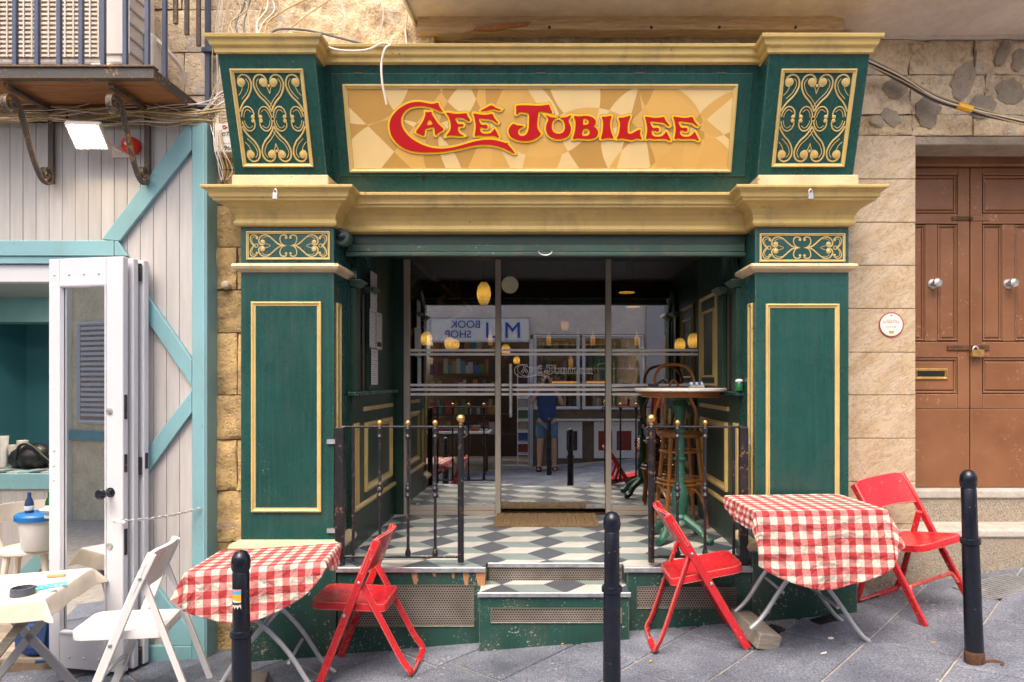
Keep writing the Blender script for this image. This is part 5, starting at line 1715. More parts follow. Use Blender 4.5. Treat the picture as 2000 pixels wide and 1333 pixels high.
YD = 4.95
dd = thing('double_door', 'weathered brown panelled double door with glass knobs and padlock', 'door', (3.063, YD, .83))
dc = 3.063
def zd(py): return SZ(py, YD - .02)
add('dark_back', MB().box(2.4, 4.6, YD + .06, YD + .12, .6, 3.4), M['black'], dd)
add('door_head', MB().box(XM1 + .01, 4.2, YD - .06, YD + .05, zd(326.5), 3.204), M['door_brown'], dd, 0.004)
add('head_moulding', MB().box(XM1 + .01, 4.2, YD - .085, YD - .062, zd(312), zd(300)), M['door_brown'], dd, 0.008, seg=2)
for s in (-1, 1):
    xa_, xb_ = (dc - .53, dc - .003) if s < 0 else (dc + .003, dc + .53)
    leaf = add('door_leaf', MB().box(xa_, xb_, YD + .012, YD + .05, .832, zd(327)), M['door_brown'], dd)
    tag(leaf, 'left door leaf with letter slot' if s < 0 else 'right door leaf')
    X = lambda d: dc + s * d
    def bx(n_, d0, d1, z0, z1, y=YD - .012, bv=.004):
        return add(n_, MB().box(X(d0), X(d1), y, YD + .014, z0, z1), M['door_brown'], leaf, bv)
    bx('stile', .004, .088, 1.402, zd(327.5)); bx('stile', .455, .53, 1.402, zd(327.5))
    bx('rail', .09, .453, zd(341), zd(327.5)); bx('rail', .09, .453, zd(437), zd(417)); bx('rail', .09, .453, zd(699), zd(668)); bx('rail', .09, .453, 1.402, zd(770))
    bx('muntin', .235, .325, zd(666.5), zd(438.5))
    for (d0, d1, pa, pb) in ((.10, .445, 414, 344), (.10, .445, 767, 702), (.098, .227, 664, 441), (.333, .447, 664, 441)):
        z0, z1 = zd(pa), zd(pb)
        a_, b_ = sorted((X(d0), X(d1)))
        e = .022
        mb = MB().hexa([(a_, YD + .013, z0), (b_, YD + .013, z0), (b_, YD + .013, z1), (a_, YD + .013, z1)], [(a_ + e, YD - .006, z0 + e), (b_ - e, YD - .006, z0 + e), (b_ - e, YD - .006, z1 - e), (a_ + e, YD - .006, z1 - e)])
        add('raised_panel', mb, M['door_brown'], leaf, .002)
        add('panel_bead', MB().frame(lambda a, b, d: Vector((a, YD + .008 - d, b)), a_ - .004, b_ + .004, z0 - .004, z1 + .004, .012, .018), M['door_brown'], leaf)
    bx('kick_board', .004, .53, .834, 1.400, YD - .010, .003)
    kx, kz = X(.272), zd(555)
    add('knob', MB().lathe([(.036, 0), (.036, .006), (.02, .010), (.013, .022), (.014, .035), (.03, .046), (.036, .060), (.030, .075), (.014, .083), (.001, .084)], (kx, YD - .012, kz), 9, '-y'), M['steel'], leaf, sharp=15)
    add('hasp_bar', MB().box(X(.006), X(.135), YD - .02, YD - .012, zd(431), zd(423)), M['rust'] if s < 0 else M['door_brown'], leaf, .002)
    add('hasp_bar', MB().box(X(.006), X(.135 if s > 0 else .17), YD - .022, YD - .012, zd(685), zd(675)), M['rust'], leaf, .002)
    if s < 0:
        add('letter_slot', MB().frame(lambda a, b, d: Vector((a, YD - .007 - d, b)), dc - .40, dc - .165, zd(741), zd(720), .018, .010), M['brass'], leaf)
        add('slot_flap', MB().box(dc - .385, dc - .18, YD - .0085, YD - .002, zd(738), zd(723)), M['black'], leaf)
add('hasp_knuckle', MB().ball((dc, YD - .024, zd(427)), .014, 8), M['rust'], dd)
pl = thing('padlock', 'brass padlock on the hasp of the brown door', 'padlock', (dc + .02, YD - .05, zd(690)))
add('body', MB().box(dc - .012, dc + .075, YD - .06, YD - .034, zd(697), zd(684)), M['brass'], pl, .004)
add('shackle', MB().tube([(dc + .018 + .02 * math.cos(a), YD - .045, zd(684) + .024 * math.sin(a)) for a in [i * math.pi / 8 for i in range(9)]], .006, 6), M['steel'], pl)

def badge_mat():
    m = NT('round badge print')
    tc = m.n('ShaderNodeTexCoord')
    sep = m.n('ShaderNodeSeparateXYZ'); m.link(tc.outputs['Generated'], sep.inputs[0])
    x = m.math('SUBTRACT', sep.outputs['X'], 0.5); z = m.math('SUBTRACT', sep.outputs['Z'], 0.5)
    d = m.math('SQRT', m.math('ADD', m.math('MULTIPLY', x, x), m.math('MULTIPLY', z, z)))
    ring = m.math('GREATER_THAN', d, 0.455)
    col = m.mix(ring, (0.76, 0.72, 0.68), (0.42, 0.05, 0.04))
    def band(z0, z1, half, c, col, k=16.0, th=.45):
        inb = m.math('MULTIPLY', m.math('MULTIPLY', m.math('GREATER_THAN', z, z0), m.math('LESS_THAN', z, z1)), m.math('LESS_THAN', m.math('ABSOLUTE', x), half))
        wr = m.math('GREATER_THAN', m.noise(m.coord((260, 260, 60)), 1.0, 1), th)
        return m.mix(m.math('MULTIPLY', inb, wr), col, c)
    col = band(.34, .40, .04, (0.6, .15, .12), col, th=.3)
    col = band(.14, .20, .20, (0.65, .30, .22), col)
    col = band(.06, .13, .33, (0.55, .33, .30), col)
    col = band(-.12, -.07, .22, (0.35, .36, .30), col)
    col = band(-.36, -.25, .10, (0.45, .30, .02), col, th=.4)
    m.col(col); m.rough(.35)
    return m.mat
M['badge'] = badge_mat()
bc = P(1741, 634.5, YM - .006)
bd = add('round_badge', MB().lathe([(.0835, 0), (.0835, .004), (.001, .0045)], (bc.x, YM - .0025, bc.z), 32, '-y'), M['badge'])
tag(bd, 'round white badge with red rim on the marble pier', 'badge')

# ------------------------------------------------------------------ cable bundle at the right
cabs = [(M['cable_grey'], .014, 0, 0), (M['cable_grey'], .012, .012, -5), (M['cable_tan'], .006, -.010, 5), (M['cable_white'], .0045, -.016, 0), (M['cable_grey'], .008, .004, -9), (M['cable_tan'], .005, -.012, -7)]
bun = thing('cable_bundle', 'bundle of black and tan cables sagging from the right console over the stone wall', 'cables', (2.6, 4.5, 3.3))
base_ = [(1690, 116), (1760, 150), (1830, 192), (1900, 214), (1960, 228), (2080, 255), (2200, 290)]
for i, (m_, r_, dy, dp) in enumerate(cabs):
    p = smooth_path([P(x, y - dp * (.7 + .5 * math.sin(x * .02 + i)) , 4.50 + dy + (-.05 if x < 1700 else 0)) for x, y in base_], 8)
    add('cable', MB().tube(p, r_, 7), m_, bun)
add('yellow_tape', MB().tube([P(1871, 207, 4.485), P(1898, 215, 4.485)], .022, 8), M['cable_yellow'], bun)

# ------------------------------------------------------------------ teal and white shopfront at the left
YS = 4.42
ls = thing('timber_shopfront', 'white boarded shopfront with teal trim and diagonal braces', 'shopfront', (-2.8, YS, g(-2.8)))
ZT_ = SZ(240, YS)
OPX, OPZ = SX(272, 4.40), SZ(515, 4.40)           # opening's right edge and head
bw = 0.0845
x = SX(376, YS)
while x > -4.5:
    x0 = x - bw
    zb = OPZ + .14 if x0 < SX(222, YS) else (OPZ - .02 if x0 < OPX - .01 else g(x) - .01)
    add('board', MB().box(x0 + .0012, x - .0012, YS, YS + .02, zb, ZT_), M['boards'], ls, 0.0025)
    x = x0
add('board_backing', MB().box(-4.5, SX(376, YS), YS + .021, YS + .06, OPZ + .14, ZT_), M['mortar_dark'], ls)
add('board_backing', MB().box(OPX - .02, SX(376, YS), YS + .021, YS + .06, g(-2.5) - .02, OPZ + .14), M['mortar_dark'], ls)
YT_ = 4.385
def trim(name, pts, d=.034, y=YT_):
    mb = MB().prism([(SX(a, y), SZ(b, y)) for a, b in pts], lambda p, q, e: (p, y + e, q), 0, d)
    return add(name, mb, M['teal'], ls, 0.004)
add('corner_post', MB().box(SX(375, 4.375), SX(404, 4.375), 4.375, 4.52, g(-2.25) - .02, SZ(240, 4.375)), M['teal'], ls, 0.004)
add('corner_fillet', MB().box(SX(397, 4.37), SX(399.5, 4.37), 4.369, 4.38, g(-2.25), SZ(242, 4.375)), M['teal'], ls)
trim('brace', [(366, 243), (374.5, 243), (374.5, 292), (233, 471), (198, 468)])
add('lintel', MB().box(-4.5, SX(222, YT_), YT_, YT_ + .033, SZ(500, YT_), SZ(470, YT_)), M['teal'], ls, 0.004)
trim('brace', [(223, 471), (230, 471), (248, 500), (223, 500)])
add('lintel_board', MB().box(-4.5, SX(236, 4.395), 4.397, 4.44, SZ(515, 4.397), SZ(501, 4.397)), M['teal'], ls, 0.003)
trim('brace', [(262, 540), (374.5, 703), (374.5, 756), (262, 590)])
trim('brace', [(374.5, 762), (374.5, 806), (262, 960), (262, 908)])
trim('brace', [(262, 1090), (374.5, 1235), (374.5, 1262), (330, 1262), (262, 1165)])
trim('base_board', [(262, 1262), (374.5, 1262), (374.5, 1292), (262, 1303)])
add('door_header', MB().box(-4.5, OPX, 4.42, 4.50, SZ(553, 4.46), SZ(517, 4.42)), M['white_door'], ls, 0.003)
add('door_jamb', MB().box(OPX, OPX + .05, 4.40, 4.52, g(OPX) - .02, SZ(517, 4.42)), M['white_door'], ls)

# folding door leaves
fd = thing('folding_door', 'white folding door with glazed leaves stacked open at the teal shop', 'door', (-2.85, 4.22, g(-2.85)))
L0 = Vector((SX(95, 4.27), 4.27, 0)); L1 = Vector((SX(240, 4.17), 4.17, 0))
ZD0, ZD1 = -0.185, SZ(501, 4.17)
for k in range(3):
    off = Vector((0.0, 0.0, 0)) if k == 0 else Vector((.012 * k, .068 * k, 0))
    A, B = L0 + off, L1 + off + Vector((.012 * k, 0, 0))
    if k == 1: A = A + Vector((0, -.015, 0))
    tv_ = (B - A); Wd = tv_.length; tv_.normalize()
    nv_ = Vector((tv_.y, -tv_.x, 0))
    dp = lambda a, b, d, A=A, tv_=tv_, nv_=nv_: A + tv_ * a + Vector((0, 0, b)) + nv_ * d
    ga, gb = Wd * .150, Wd * .775
    gz0, gz1 = 0.035, SZ(556, 4.2)
    leaf = add('leaf_frame', (lambda: None)() or slab_on(dp, 0, ga, ZD0, ZD1, -.042, 0), M['white_door'], fd, 0.004)
    add('stile', slab_on(dp, gb, Wd, ZD0, ZD1, -.042, 0), M['white_door'], leaf, 0.004)
    add('top_rail', slab_on(dp, ga, gb, gz1, ZD1, -.042, -.0005), M['white_door'], leaf, 0.002)
    add('bottom_rail', slab_on(dp, ga, gb, ZD0, gz0, -.042, -.0005), M['white_door'], leaf, 0.002)
    add('pane', slab_on(dp, ga - .003, gb + .003, gz0 - .003, gz1 + .003, -.022, -.0215), M['glass_door'], leaf)
    add('glazing_bead', MB().frame(dp, ga, gb, gz0, gz1, .014, .006, [(-.004, -.001), (-.004, .006), (.006, .004), (.014, -.018)]), M['white_door'], leaf)
    if k == 0:
        for j in range(4):
            for zz_ in (ZD1 - .10, ZD0 + .07):
                add('screw_cap', MB().ball(dp(Wd * (.08 + .20 * j), zz_, 0), .008, 8, .8), M['white_door'], leaf)
        for zz_ in (SZ(882, 4.2), SZ(912, 4.2), SZ(941, 4.2)):
            add('screw_cap', MB().ball(dp(Wd * .075, zz_, 0), .008, 8, .8), M['white_door'], leaf)
        q = nv_.to_track_quat('Z', 'Y').to_matrix()
        for zz_ in (SZ(803, 4.17), SZ(1068, 4.17)):
            add('lock_cylinder', MB().lathe([(.020, 0), (.020, .008), (.010, .011), (.001, .012)], dp(Wd * .83, zz_, 0), 16, 'z', q), M['steel'], leaf)
        add('door_knob', MB().lathe([(.030, 0), (.030, .006), (.014, .010), (.013, .05), (.028, .058), (.034, .075), (.028, .09), (.001, .094)], dp(Wd * .84, SZ(963, 4.17), 0), 20, 'z', q), M['bollard'], leaf)
    q2 = lambda a, b, d, B=B, tv_=tv_, nv_=nv_: B + tv_ * d + Vector((0, 0, b)) - nv_ * a
    for zz_, hh in (((SZ(795, 4.2), .075), (SZ(905, 4.2), .055), (SZ(1058, 4.2), .080)) if k == 0 else ((SZ(905, 4.2), .05),) if k == 2 else ()):
        add('lock_plate', slab_on(q2, .010, .032, zz_ - hh, zz_ + hh, -.001, .003), M['black_iron'], leaf)
for zz_ in (SZ(533, 4.3), SZ(910, 4.3), SZ(1280, 4.3)):
    add('hinge', MB().tube([L1 + Vector((.028, .125, zz_ - .055)), L1 + Vector((.028, .125, zz_ + .055))], .012, 8), M['black_iron'], fd)
# chain
ch = thing('door_chain', 'thin steel chain holding the folding door to the teal post', 'chain', tuple(P(300, 1010, 4.25)))
pa, pb = P(226, 1018, 4.13), P(389, 994, 4.36)
n = 26
for i in range(n):
    t_ = i / (n - 1)
    c = pa.lerp(pb, t_) - Vector((0, 0, .018 * math.sin(math.pi * t_)))
    d = (pb - pa).normalized()
    e = (Vector((0, 0, 1)) if i % 2 else Vector((0, 1, .2))).normalized()
    add('link', MB().tube([c + d * (.014 * math.cos(a)) + e * (.0065 * math.sin(a)) for a in [j * math.pi / 5 for j in range(10)]], .0022, 5, True), M['steel'], ch)
add('tie', MB().tube([P(222, 1018, 4.13), P(245, 1021, 4.14)], .009, 8), M['paper'], ch)

# room behind
rm = thing('teal_room', 'teal painted room seen through the open folding door', 'room', (-4.0, 6.0, -.15))
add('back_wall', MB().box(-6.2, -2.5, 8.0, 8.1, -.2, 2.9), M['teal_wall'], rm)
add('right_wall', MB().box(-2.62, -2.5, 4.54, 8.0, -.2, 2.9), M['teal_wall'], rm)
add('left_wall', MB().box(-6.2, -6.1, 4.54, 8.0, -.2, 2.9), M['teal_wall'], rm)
add('ceiling', MB().box(-6.2, -2.5, 4.54, 8.0, 2.45, 2.55), M['ceil_grey'], rm)
add('ceiling_beam', MB().box(-6.1, -2.62, 6.9, 7.2, 2.20, 2.449), M['teal'], rm)
fl = add('room_floor', MB().box(-6.2, -2.5, 4.40, 8.0, -.30, -.215), M['mortar_dark'], rm)
for i in range(22):
    add('floor_plank', MB().box(-6.1, -2.63, 4.42 + i * .12, 4.535 + i * .12, -.214, -.200), M['floor_wood'], fl)
add('wall_above', MB().box(-4.5, -2.5, 4.47, 4.56, 2.35, 3.3), M['mortar_dark'], rm)
for i_, (dx_, dy_) in enumerate(((-3.5, 5.4), (-4.6, 5.6), (-4.2, 6.5))):
    dl = thing('downlight', ['lit ceiling downlight nearest the folding door of the teal room', 'lit ceiling downlight over the pale chair in the teal room', 'lit ceiling downlight over the counter in the teal room'][i_], 'lamp', (dx_, dy_, 2.44))
    add('ring', MB().lathe([(.075, 0), (.075, .008), (.06, .0085)], (0, 0, 0), 20), M['white_door'], dl, 0, True)
    add('lit_disc', MB().lathe([(.058, -.001), (.058, .003), (.001, .003)], (0, 0, 0), 20), M['downlight'], dl, 0, True)
ctr = thing('bar_counter', 'white boarded counter with teal edge and tiled top inside the teal room', 'counter', (-4.6, 6.3, -.2))
xa, xb = -5.6, -4.18
for i in range(15):
    add('board', MB().box(xa + i * .094, xa + i * .094 + .092, 5.95, 5.97, -.2, .66), M['boards'], ctr)
add('edge', MB().box(xa, xb, 5.92, 6.5, .661, .80), M['teal'], ctr, 0.006)
add('side', MB().box(xb - .02, xb, 5.96, 6.5, -.2, .66), M['teal'], ctr)
add('brace', MB().prism([(-4.72, -.2), (-4.55, -.2), (-4.18, .22), (-4.18, .40)], lambda a, b, d: (a, 5.945 - d, b), 0, .012), M['teal'], ctr)
for i in range(14):
    for j in range(4):
        add('counter_tile', MB().box(xa + i * .1 + .004, xa + i * .1 + .096, 5.93 + j * .14, 5.93 + j * .14 + .132, .801, .812), (M['tile_white'], M['tile_dark'], M['teal'])[(i * 2 + j) % 3], ctr)
bag = thing('black_bag', 'black bag slumped on the tiled counter', 'bag', (-4.62, 6.2, .813))
mb = MB()
for (dx, dy, dz, r_, s_) in ((0, 0, .10, .15, .85), (.17, .05, .07, .12, .7), (-.12, .02, .08, .12, .9)):
    mb.ball((-4.66 + dx, 6.22 + dy, .813 + dz), r_, 14, s_)
add('body', mb, M['black'], bag)
add('strap', MB().tube(smooth_path([(-4.75, 6.1, .9), (-4.70, 6.08, 1.02), (-4.62, 6.1, 1.03), (-4.5, 6.1, .93), (-4.4, 6.08, .86)], 5), .012, 6), M['black'], bag)
cup = thing('paper_cups', 'white cups standing on the counter behind the black bag', 'cups', (-4.95, 6.25, .813))
for i, (dx, h) in enumerate(((0, .28), (.10, .20), (.18, .24))):
    add('cup', MB().lathe([(.03, 0), (.045, h), (.04, h), (.001, h - .01)], (-5.02 + dx, 6.3, .813), 16), M['paper'] if i != 1 else M['cream_plastic'], cup)
tp = thing('wall_telephone', 'grey wall telephone on the teal room wall', 'telephone', tuple(P(32, 830, 7.98)))
c = P(32, 830, 7.95)
add('cradle', MB().box(c.x - .05, c.x + .06, 7.93, 7.998, c.z - .10, c.z + .10), M['ceil_grey'], tp, .008)
add('handset', MB().box(c.x - .055, c.x - .005, 7.90, 7.928, c.z - .10, c.z + .10), M['white_plastic'], tp, .01)
add('cord', MB().tube(smooth_path([(c.x - .03, 7.95, c.z - .10), (c.x - .02, 7.95, c.z - .16), (c.x + .03, 7.95, c.z - .15), (c.x + .04, 7.96, c.z - .10)], 5), .005, 6), M['ceil_grey'], tp)

# wooden chair with the ice bucket
wc = thing('armchair', 'pale cream curved back chair inside the teal shop', 'chair', (-4.17, 5.52, -.2), R(-70))
Cc = M['cream_plastic']
add('seat', MB().lathe([(.02, .43), (.21, .43), (.225, .44), (.225, .458), (.215, .465), (.02, .46)], n=24), Cc, wc, 0, True)
for k in range(4):
    a = R(45 + 90 * k); c_, s_ = math.cos(a), math.sin(a)
    add('leg', MB().tube([(c_ * .17, s_ * .17, .43), (c_ * .24, s_ * .24, 0)], [.026, .017], 8), Cc, wc, 0, True)
mb = MB()
nA, nB = 18, 4
F, Bk = [], []
for i in range(nA + 1):
    a = R(90 + 180 * i / nA + 0)
    rr = .245
    F.append([mb.vert((rr * math.cos(a), rr * math.sin(a) * 1.05, .66 + .14 * j / nB)) for j in range(nB + 1)])
    Bk.append([mb.vert(((rr + .018) * math.cos(a), (rr + .018) * math.sin(a) * 1.05, .66 + .14 * j / nB)) for j in range(nB + 1)])
for i in range(nA):
    for j in range(nB):
        mb.face((F[i][j], F[i + 1][j], F[i + 1][j + 1], F[i][j + 1]), True); mb.face((Bk[i][j], Bk[i][j + 1], Bk[i + 1][j + 1], Bk[i + 1][j]), True)
    mb.face((F[i][0], Bk[i][0], Bk[i + 1][0], F[i + 1][0])); mb.face((F[i][nB], F[i + 1][nB], Bk[i + 1][nB], Bk[i][nB]))
add('curved_back', mb, Cc, wc, 0, True)
for s_ in (-1, 1):
    add('back_post', MB().tube(smooth_path([(-.02, s_ * .21, .45), (-.03, s_ * .25, .58), (-.01, s_ * .262, .70)], 4), .022, 8), Cc, wc, 0, True)
bk = thing('ice_bucket', 'white ice bucket with blue rim on the pale chair', 'bucket', (-4.03, 5.42, .268))
add('pail', MB().lathe([(.02, 0), (.105, 0), (.115, .01), (.140, .23), (.142, .25), (.02, .25)], n=28), M['white_plastic'], bk, 0, True)
add('rim', MB().lathe([(.13, .235), (.163, .240), (.166, .275), (.155, .290), (.02, .288)], n=28), M['blue_plastic'], bk, 0, True)
for i, (dx, dy, m_) in enumerate(((-.08, 0, 'navy'), (.06, .03, 'bottle_green'))):
    t = thing('bottle', ['dark bottle standing in the ice bucket', 'green bottle standing in the ice bucket'][i], 'bottle', (-4.03 + dx, 5.42 + dy, .557))
    add('glass', MB().lathe([(.03, 0), (.032, .06), (.028, .09), (.014, .12), (.013, .16), (.001, .161)], n=14), M[m_], t, 0, True)
    add('label', MB().lathe([(.0325, .02), (.033, .021), (.0335, .055), (.033, .056)], n=14), M['paper'], t, 0, True)
wg = thing('wine_glass', 'wine glass on the plate behind the ice bucket', 'glass', (-3.64, 5.22, .617))
add('bowl', MB().lathe([(.001, .07), (.03, .08), (.05, .12), (.052, .16), (.042, .21), (.040, .21), (.05, .16), (.046, .12), (.001, .085)], n=18), M['glass_clear'], wg, 0, True)
add('stem', MB().lathe([(.035, 0), (.034, .003), (.005, .008), (.004, .07)], n=14), M['glass_clear'], wg, 0, True)
pt = thing('dining_table', 'small white table with a plate inside the teal shop', 'table', (-3.43, 5.25, -.2))
add('top', MB().box(-.28, .28, -.22, .30, .785, .815), M['cream_plastic'], pt, .006, True)
add('pillar', MB().lathe([(.20, 0), (.19, .02), (.03, .04), (.03, .785)], n=18), M['cream_plastic'], pt, 0, True)
pp = thing('plate', 'white bowl of food on the inner table', 'plate', (-3.66, 5.10, .616))
add('dish', MB().lathe([(.04, 0), (.10, .02), (.11, .035), (.10, .034), (.04, .012), (.001, .012)], n=24), M['white_plastic'], pp, 0, True)
add('food', MB().ball((0, 0, .03), .05, 10, .5), M['cable_yellow'], pp, 0, True)

# cream table with ashtray, card and block, at the lower left
ct = thing('folding_table', 'grey wooden folding table under the cream cloth at the lower left', 'table', (-2.955, 3.745, g(-2.955)), R(14))
ctz = 0.462
for s_ in (-1, 1):
    for e in (-1, 1):
        add('leg', MB().bar((e * .26, s_ * .24, 0.0), (-e * .24, s_ * .24, ctz - g(-2.955) - .03), .045, .022, (0, 1, 0)), M['grey_wood'] if s_ < 0 else M['ceil_grey'], ct, .003, True)
    add('foot_bar', MB().bar((s_ * .26, -.27, .02), (s_ * .26, .27, .02), .03, .03), M['ceil_grey'], ct, .003, True)
add('tabletop', MB().box(-.295, .295, -.30, .30, -.025, 0), M['ceil_grey'], ct, .004, True).location = (0, 0, ctz - g(-2.955))
drape('tablecloth', 'cream oilcloth draped over the table at the lower left', M['cream_cloth'], -2.955, 3.745, ctz + .004, .296, .302, 1, R(14), 0, R(-1.5), None, square=(.40, .41), seed=5, cornerflare=.55, crumple=.12)
at_ = thing('ashtray', 'grey round ashtray on the cream table', 'ashtray', tuple(P(44, 1158, 3.60)))
at_.location.z = ctz + .010
mb = MB().lathe([(.02, 0), (.052, .001), (.056, .004), (.054, .040), (.046, .041), (.044, .014), (.001, .012)], n=28)
add('bowl', mb, M['cable_grey'], at_, 0, True)
for k in range(3):
    a = R(30 + 120 * k)
    add('rest_notch', MB().box(.043 * math.cos(a) - .006, .055 * math.cos(a) + .006, .049 * math.sin(a) - .006, .049 * math.sin(a) + .006, .033, .0425), M['cable_grey'], at_, 0, True)
def card_mat():
    m = NT('teal printed card')
    v = m.coord()
    n_ = m.noise(m.coord((60, 26, 10)), 1.0, 3)
    m.col(m.ramp(n_, [(0.40, (0.05, 0.40, 0.46)), (0.52, (0.20, 0.58, 0.62)), (0.62, (0.75, 0.78, 0.75))], 'CONSTANT'))
    m.rough(.3)
    return m.mat
M['card'] = card_mat()
cd = add('menu_card', MB().box(-.075, .075, -.05, .05, 0, .0015), M['card'])
cd.location = P(98, 1139, 3.74); cd.location.z = ctz + .016; cd.rotation_euler = (0, R(-1.5), R(38))
tag(cd, 'teal printed card lying on the cream table', 'card')
wb = add('place_block', MB().box(-.045, .045, -.012, .012, 0, .018), M['cable_tan'], None, .003)
wb.location = P(110, 1123, 3.92); wb.location.z = ctz + .013; wb.rotation_euler = (0, 0, R(12))
tag(wb, 'small pale wooden block at the back of the cream table', 'block')
clp = add('cloth_clip', MB().box(-.018, .018, -.006, .006, -.014, .006), M['steel'], None, .003)
clp.location = P(104, 1156, 3.64); clp.rotation_euler = (0, 0, R(70))
tag(clp, 'small steel clip holding the cream cloth', 'clip')
bb = thing('backpack', 'blue fabric backpack on the floor under the cream table', 'bag', (-3.36, 4.55, -.2))
mb = MB()
nA, nB = 20, 12
rings = []
for j in range(nB + 1):
    v = j / nB
    w = .17 * (1 - .35 * v ** 3) * (0.6 + .4 * min(1, v * 6)); d_ = .11 * (1 - .5 * v ** 2)
    if j == nB: w *= .4; d_ *= .4
    rings.append([mb.vert((w * math.copysign(abs(math.cos(2 * math.pi * i / nA)) ** .7, math.cos(2 * math.pi * i / nA)) + .015 * noise.noise(Vector((i * .7, j * .6, 2))), d_ * math.sin(2 * math.pi * i / nA) + .012 * noise.noise(Vector((i * .7, j * .6, 7))), .02 + .44 * v)) for i in range(nA)])
for A, B in zip(rings, rings[1:]):
    for i in range(nA): mb.face((A[i], A[(i + 1) % nA], B[(i + 1) % nA], B[i]), True)
mb.face(rings[0][::-1]); mb.face(rings[-1], True)
add('body', mb, M['blue_bag'], bb, 0, True, sharp=180)
add('pocket', MB().box(-.10, .10, -.125, -.08, .05, .22), M['navy'], bb, .02, True, 3)
add('strap', MB().tube(smooth_path([(.08, -.11, .40), (.14, -.16, .25), (.13, -.17, .08), (.20, -.16, .015), (.10, -.20, .012)], 5), .012, 6), M['navy'], bb, 0, True)

# ------------------------------------------------------------------ balcony with air conditioner
bal = thing('iron_balcony', 'iron railed balcony with brown plank floor above the teal shop', 'balcony', (-3.2, 4.2, 3.37))
BX1, BY0, BY1, BZ = -2.285, 3.965, 4.50, 3.372
npl = 5
for i in range(npl):
    y0 = BY0 + .03 + (BY1 - BY0 - .03) * i / npl; y1 = BY0 + .03 + (BY1 - BY0 - .03) * (i + 1) / npl
    add('plank', MB().box(-5.0, BX1 - .02, y0 + .0015, y1 - .0015, BZ + random.uniform(0, .002), BZ + .03), M['plank'], bal, .003)
add('front_beam', MB().box(-5.0, BX1, BY0, BY0 + .012, BZ - .01, BZ + .050), M['iron_rusty'], bal, .002)
add('front_flange', MB().box(-5.0, BX1 + .004, BY0 - .012, BY0 + .05, BZ + .051, BZ + .062), M['iron_rusty'], bal, .002)
add('front_lip', MB().box(-5.0, BX1 - .02, BY0 + .0125, BY0 + .045, BZ - .012, BZ - .002), M['iron_rusty'], bal, .002)
add('side_beam', MB().box(BX1 - .014, BX1, BY0 + .0125, BY1, BZ - .012, BZ + .050), M['iron_rusty'], bal, .002)
for i in range(14):
    x = SX(288 - 43 * i, 3.985)
    if x < -4.6: break
    add('railing_bar', MB().box(x - .012, x + .012, 3.973, 3.997, BZ + .06, 4.75), M['pipe_blue'], bal, .002)
add('railing_bar', MB().box(BX1 - .02, BX1 + .004, 4.085, 4.109, BZ + .02, 4.75), M['pipe_blue'], bal, .002)
for yy in (4.137, 4.266, 4.41):
    add('short_bar', MB().box(-2.262, -2.238, yy - .012, yy + .012, 3.765, 4.75), M['iron_rusty'], bal, .002)
add('hand_rail', MB().box(-5, -2.23, 3.96, 4.0, 4.75, 4.78), M['pipe_blue'], bal)
add('hand_rail', MB().box(-2.27, -2.23, 4.0, 4.5, 4.75, 4.78), M['pipe_blue'], bal)
add('wall_bar', MB().box(-2.245, -2.213, 4.475, 4.505, 3.36, 4.75), M['pipe_blue'], bal, .003)
add('wall_lug', MB().box(-2.29, -2.21, 4.46, 4.52, 3.39, 3.42), M['pipe_blue'], bal, .003)
add('wall_lug', MB().box(-2.26, -2.15, 4.46, 4.52, 3.755, 3.785), M['pipe_blue'], bal, .003)
for px in (103, 290):
    X = SX(px, 4.40)
    q = add('bracket', MB().box(X - .016, X + .016, 4.375, 4.405, 2.87, BZ - .013), M['iron_rusty'], bal, .003)
    tag(q, 'rusty scrolled iron bracket under the balcony')
    add('bracket_arm', MB().box(X - .016, X + .016, BY0 + .05, 4.374, BZ - .045, BZ - .014), M['iron_rusty'], q, .003)
    X2 = X
    sc1 = [(4.055 + (.010 + .055 * (1 - k / 16)) * math.cos(R(90 - 34 * k)) * -1, 3.238 + (.010 + .055 * (1 - k / 16)) * math.sin(R(90 - 34 * k))) for k in range(16)][::-1]
    body = [(4.10, 3.285), (4.135, 3.22), (4.19, 3.08), (4.25, 2.95), (4.31, 2.872), (4.365, 2.858)]
    sc2 = [(4.338 + (.008 + .040 * (1 - k / 14)) * math.cos(R(-60 + 34 * k)), 2.915 + (.008 + .050 * (1 - k / 14)) * math.sin(R(-60 + 34 * k))) for k in range(14)]
    add('scroll', MB().ribbon([(X2, p.x, p.y) for p in smooth_path([(a, b, 0) for a, b in sc1 + body + sc2], 3)], .009, .034, (1, 0, 0)), M['iron_rusty'], q)

ac = thing('air_conditioner', 'white air conditioner outdoor unit standing on the iron balcony', 'air conditioner', (-3.0, 4.28, 3.5))
AX0, AX1, AY0, AY1, AZ0, AZ1 = -3.50, -2.545, 4.09, 4.44, 3.50, 4.30
add('casing', MB().box(AX0, AX1, AY0, AY1, AZ0, AZ1), M['ac'], ac, .015, seg=2)
gx0, gx1 = SX(5, 4.08), SX(193, 4.08)
gx0 = AX0 + .03
add('fan_recess', MB().box(gx0, gx1, AY0 - .003, AY0 + .02, SZ(113, 4.08), AZ1 - .05), M['cable_tan'], ac)
nb = 26
for i in range(nb):
    z = SZ(113, 4.08) + (AZ1 - .05 - SZ(113, 4.08)) * (i + .5) / nb
    add('grille_bar', MB().box(gx0, gx1, AY0 - .012, AY0 - .004, z - .0075, z + .0055), M['cream_plastic'], ac)
for i in range(17):
    x = gx0 + (gx1 - gx0) * i / 16
    add('grille_rib', MB().box(x - .0045, x + .0045, AY0 - .018, AY0 - .0125, SZ(113, 4.08), AZ1 - .05), M['cream_plastic'], ac)
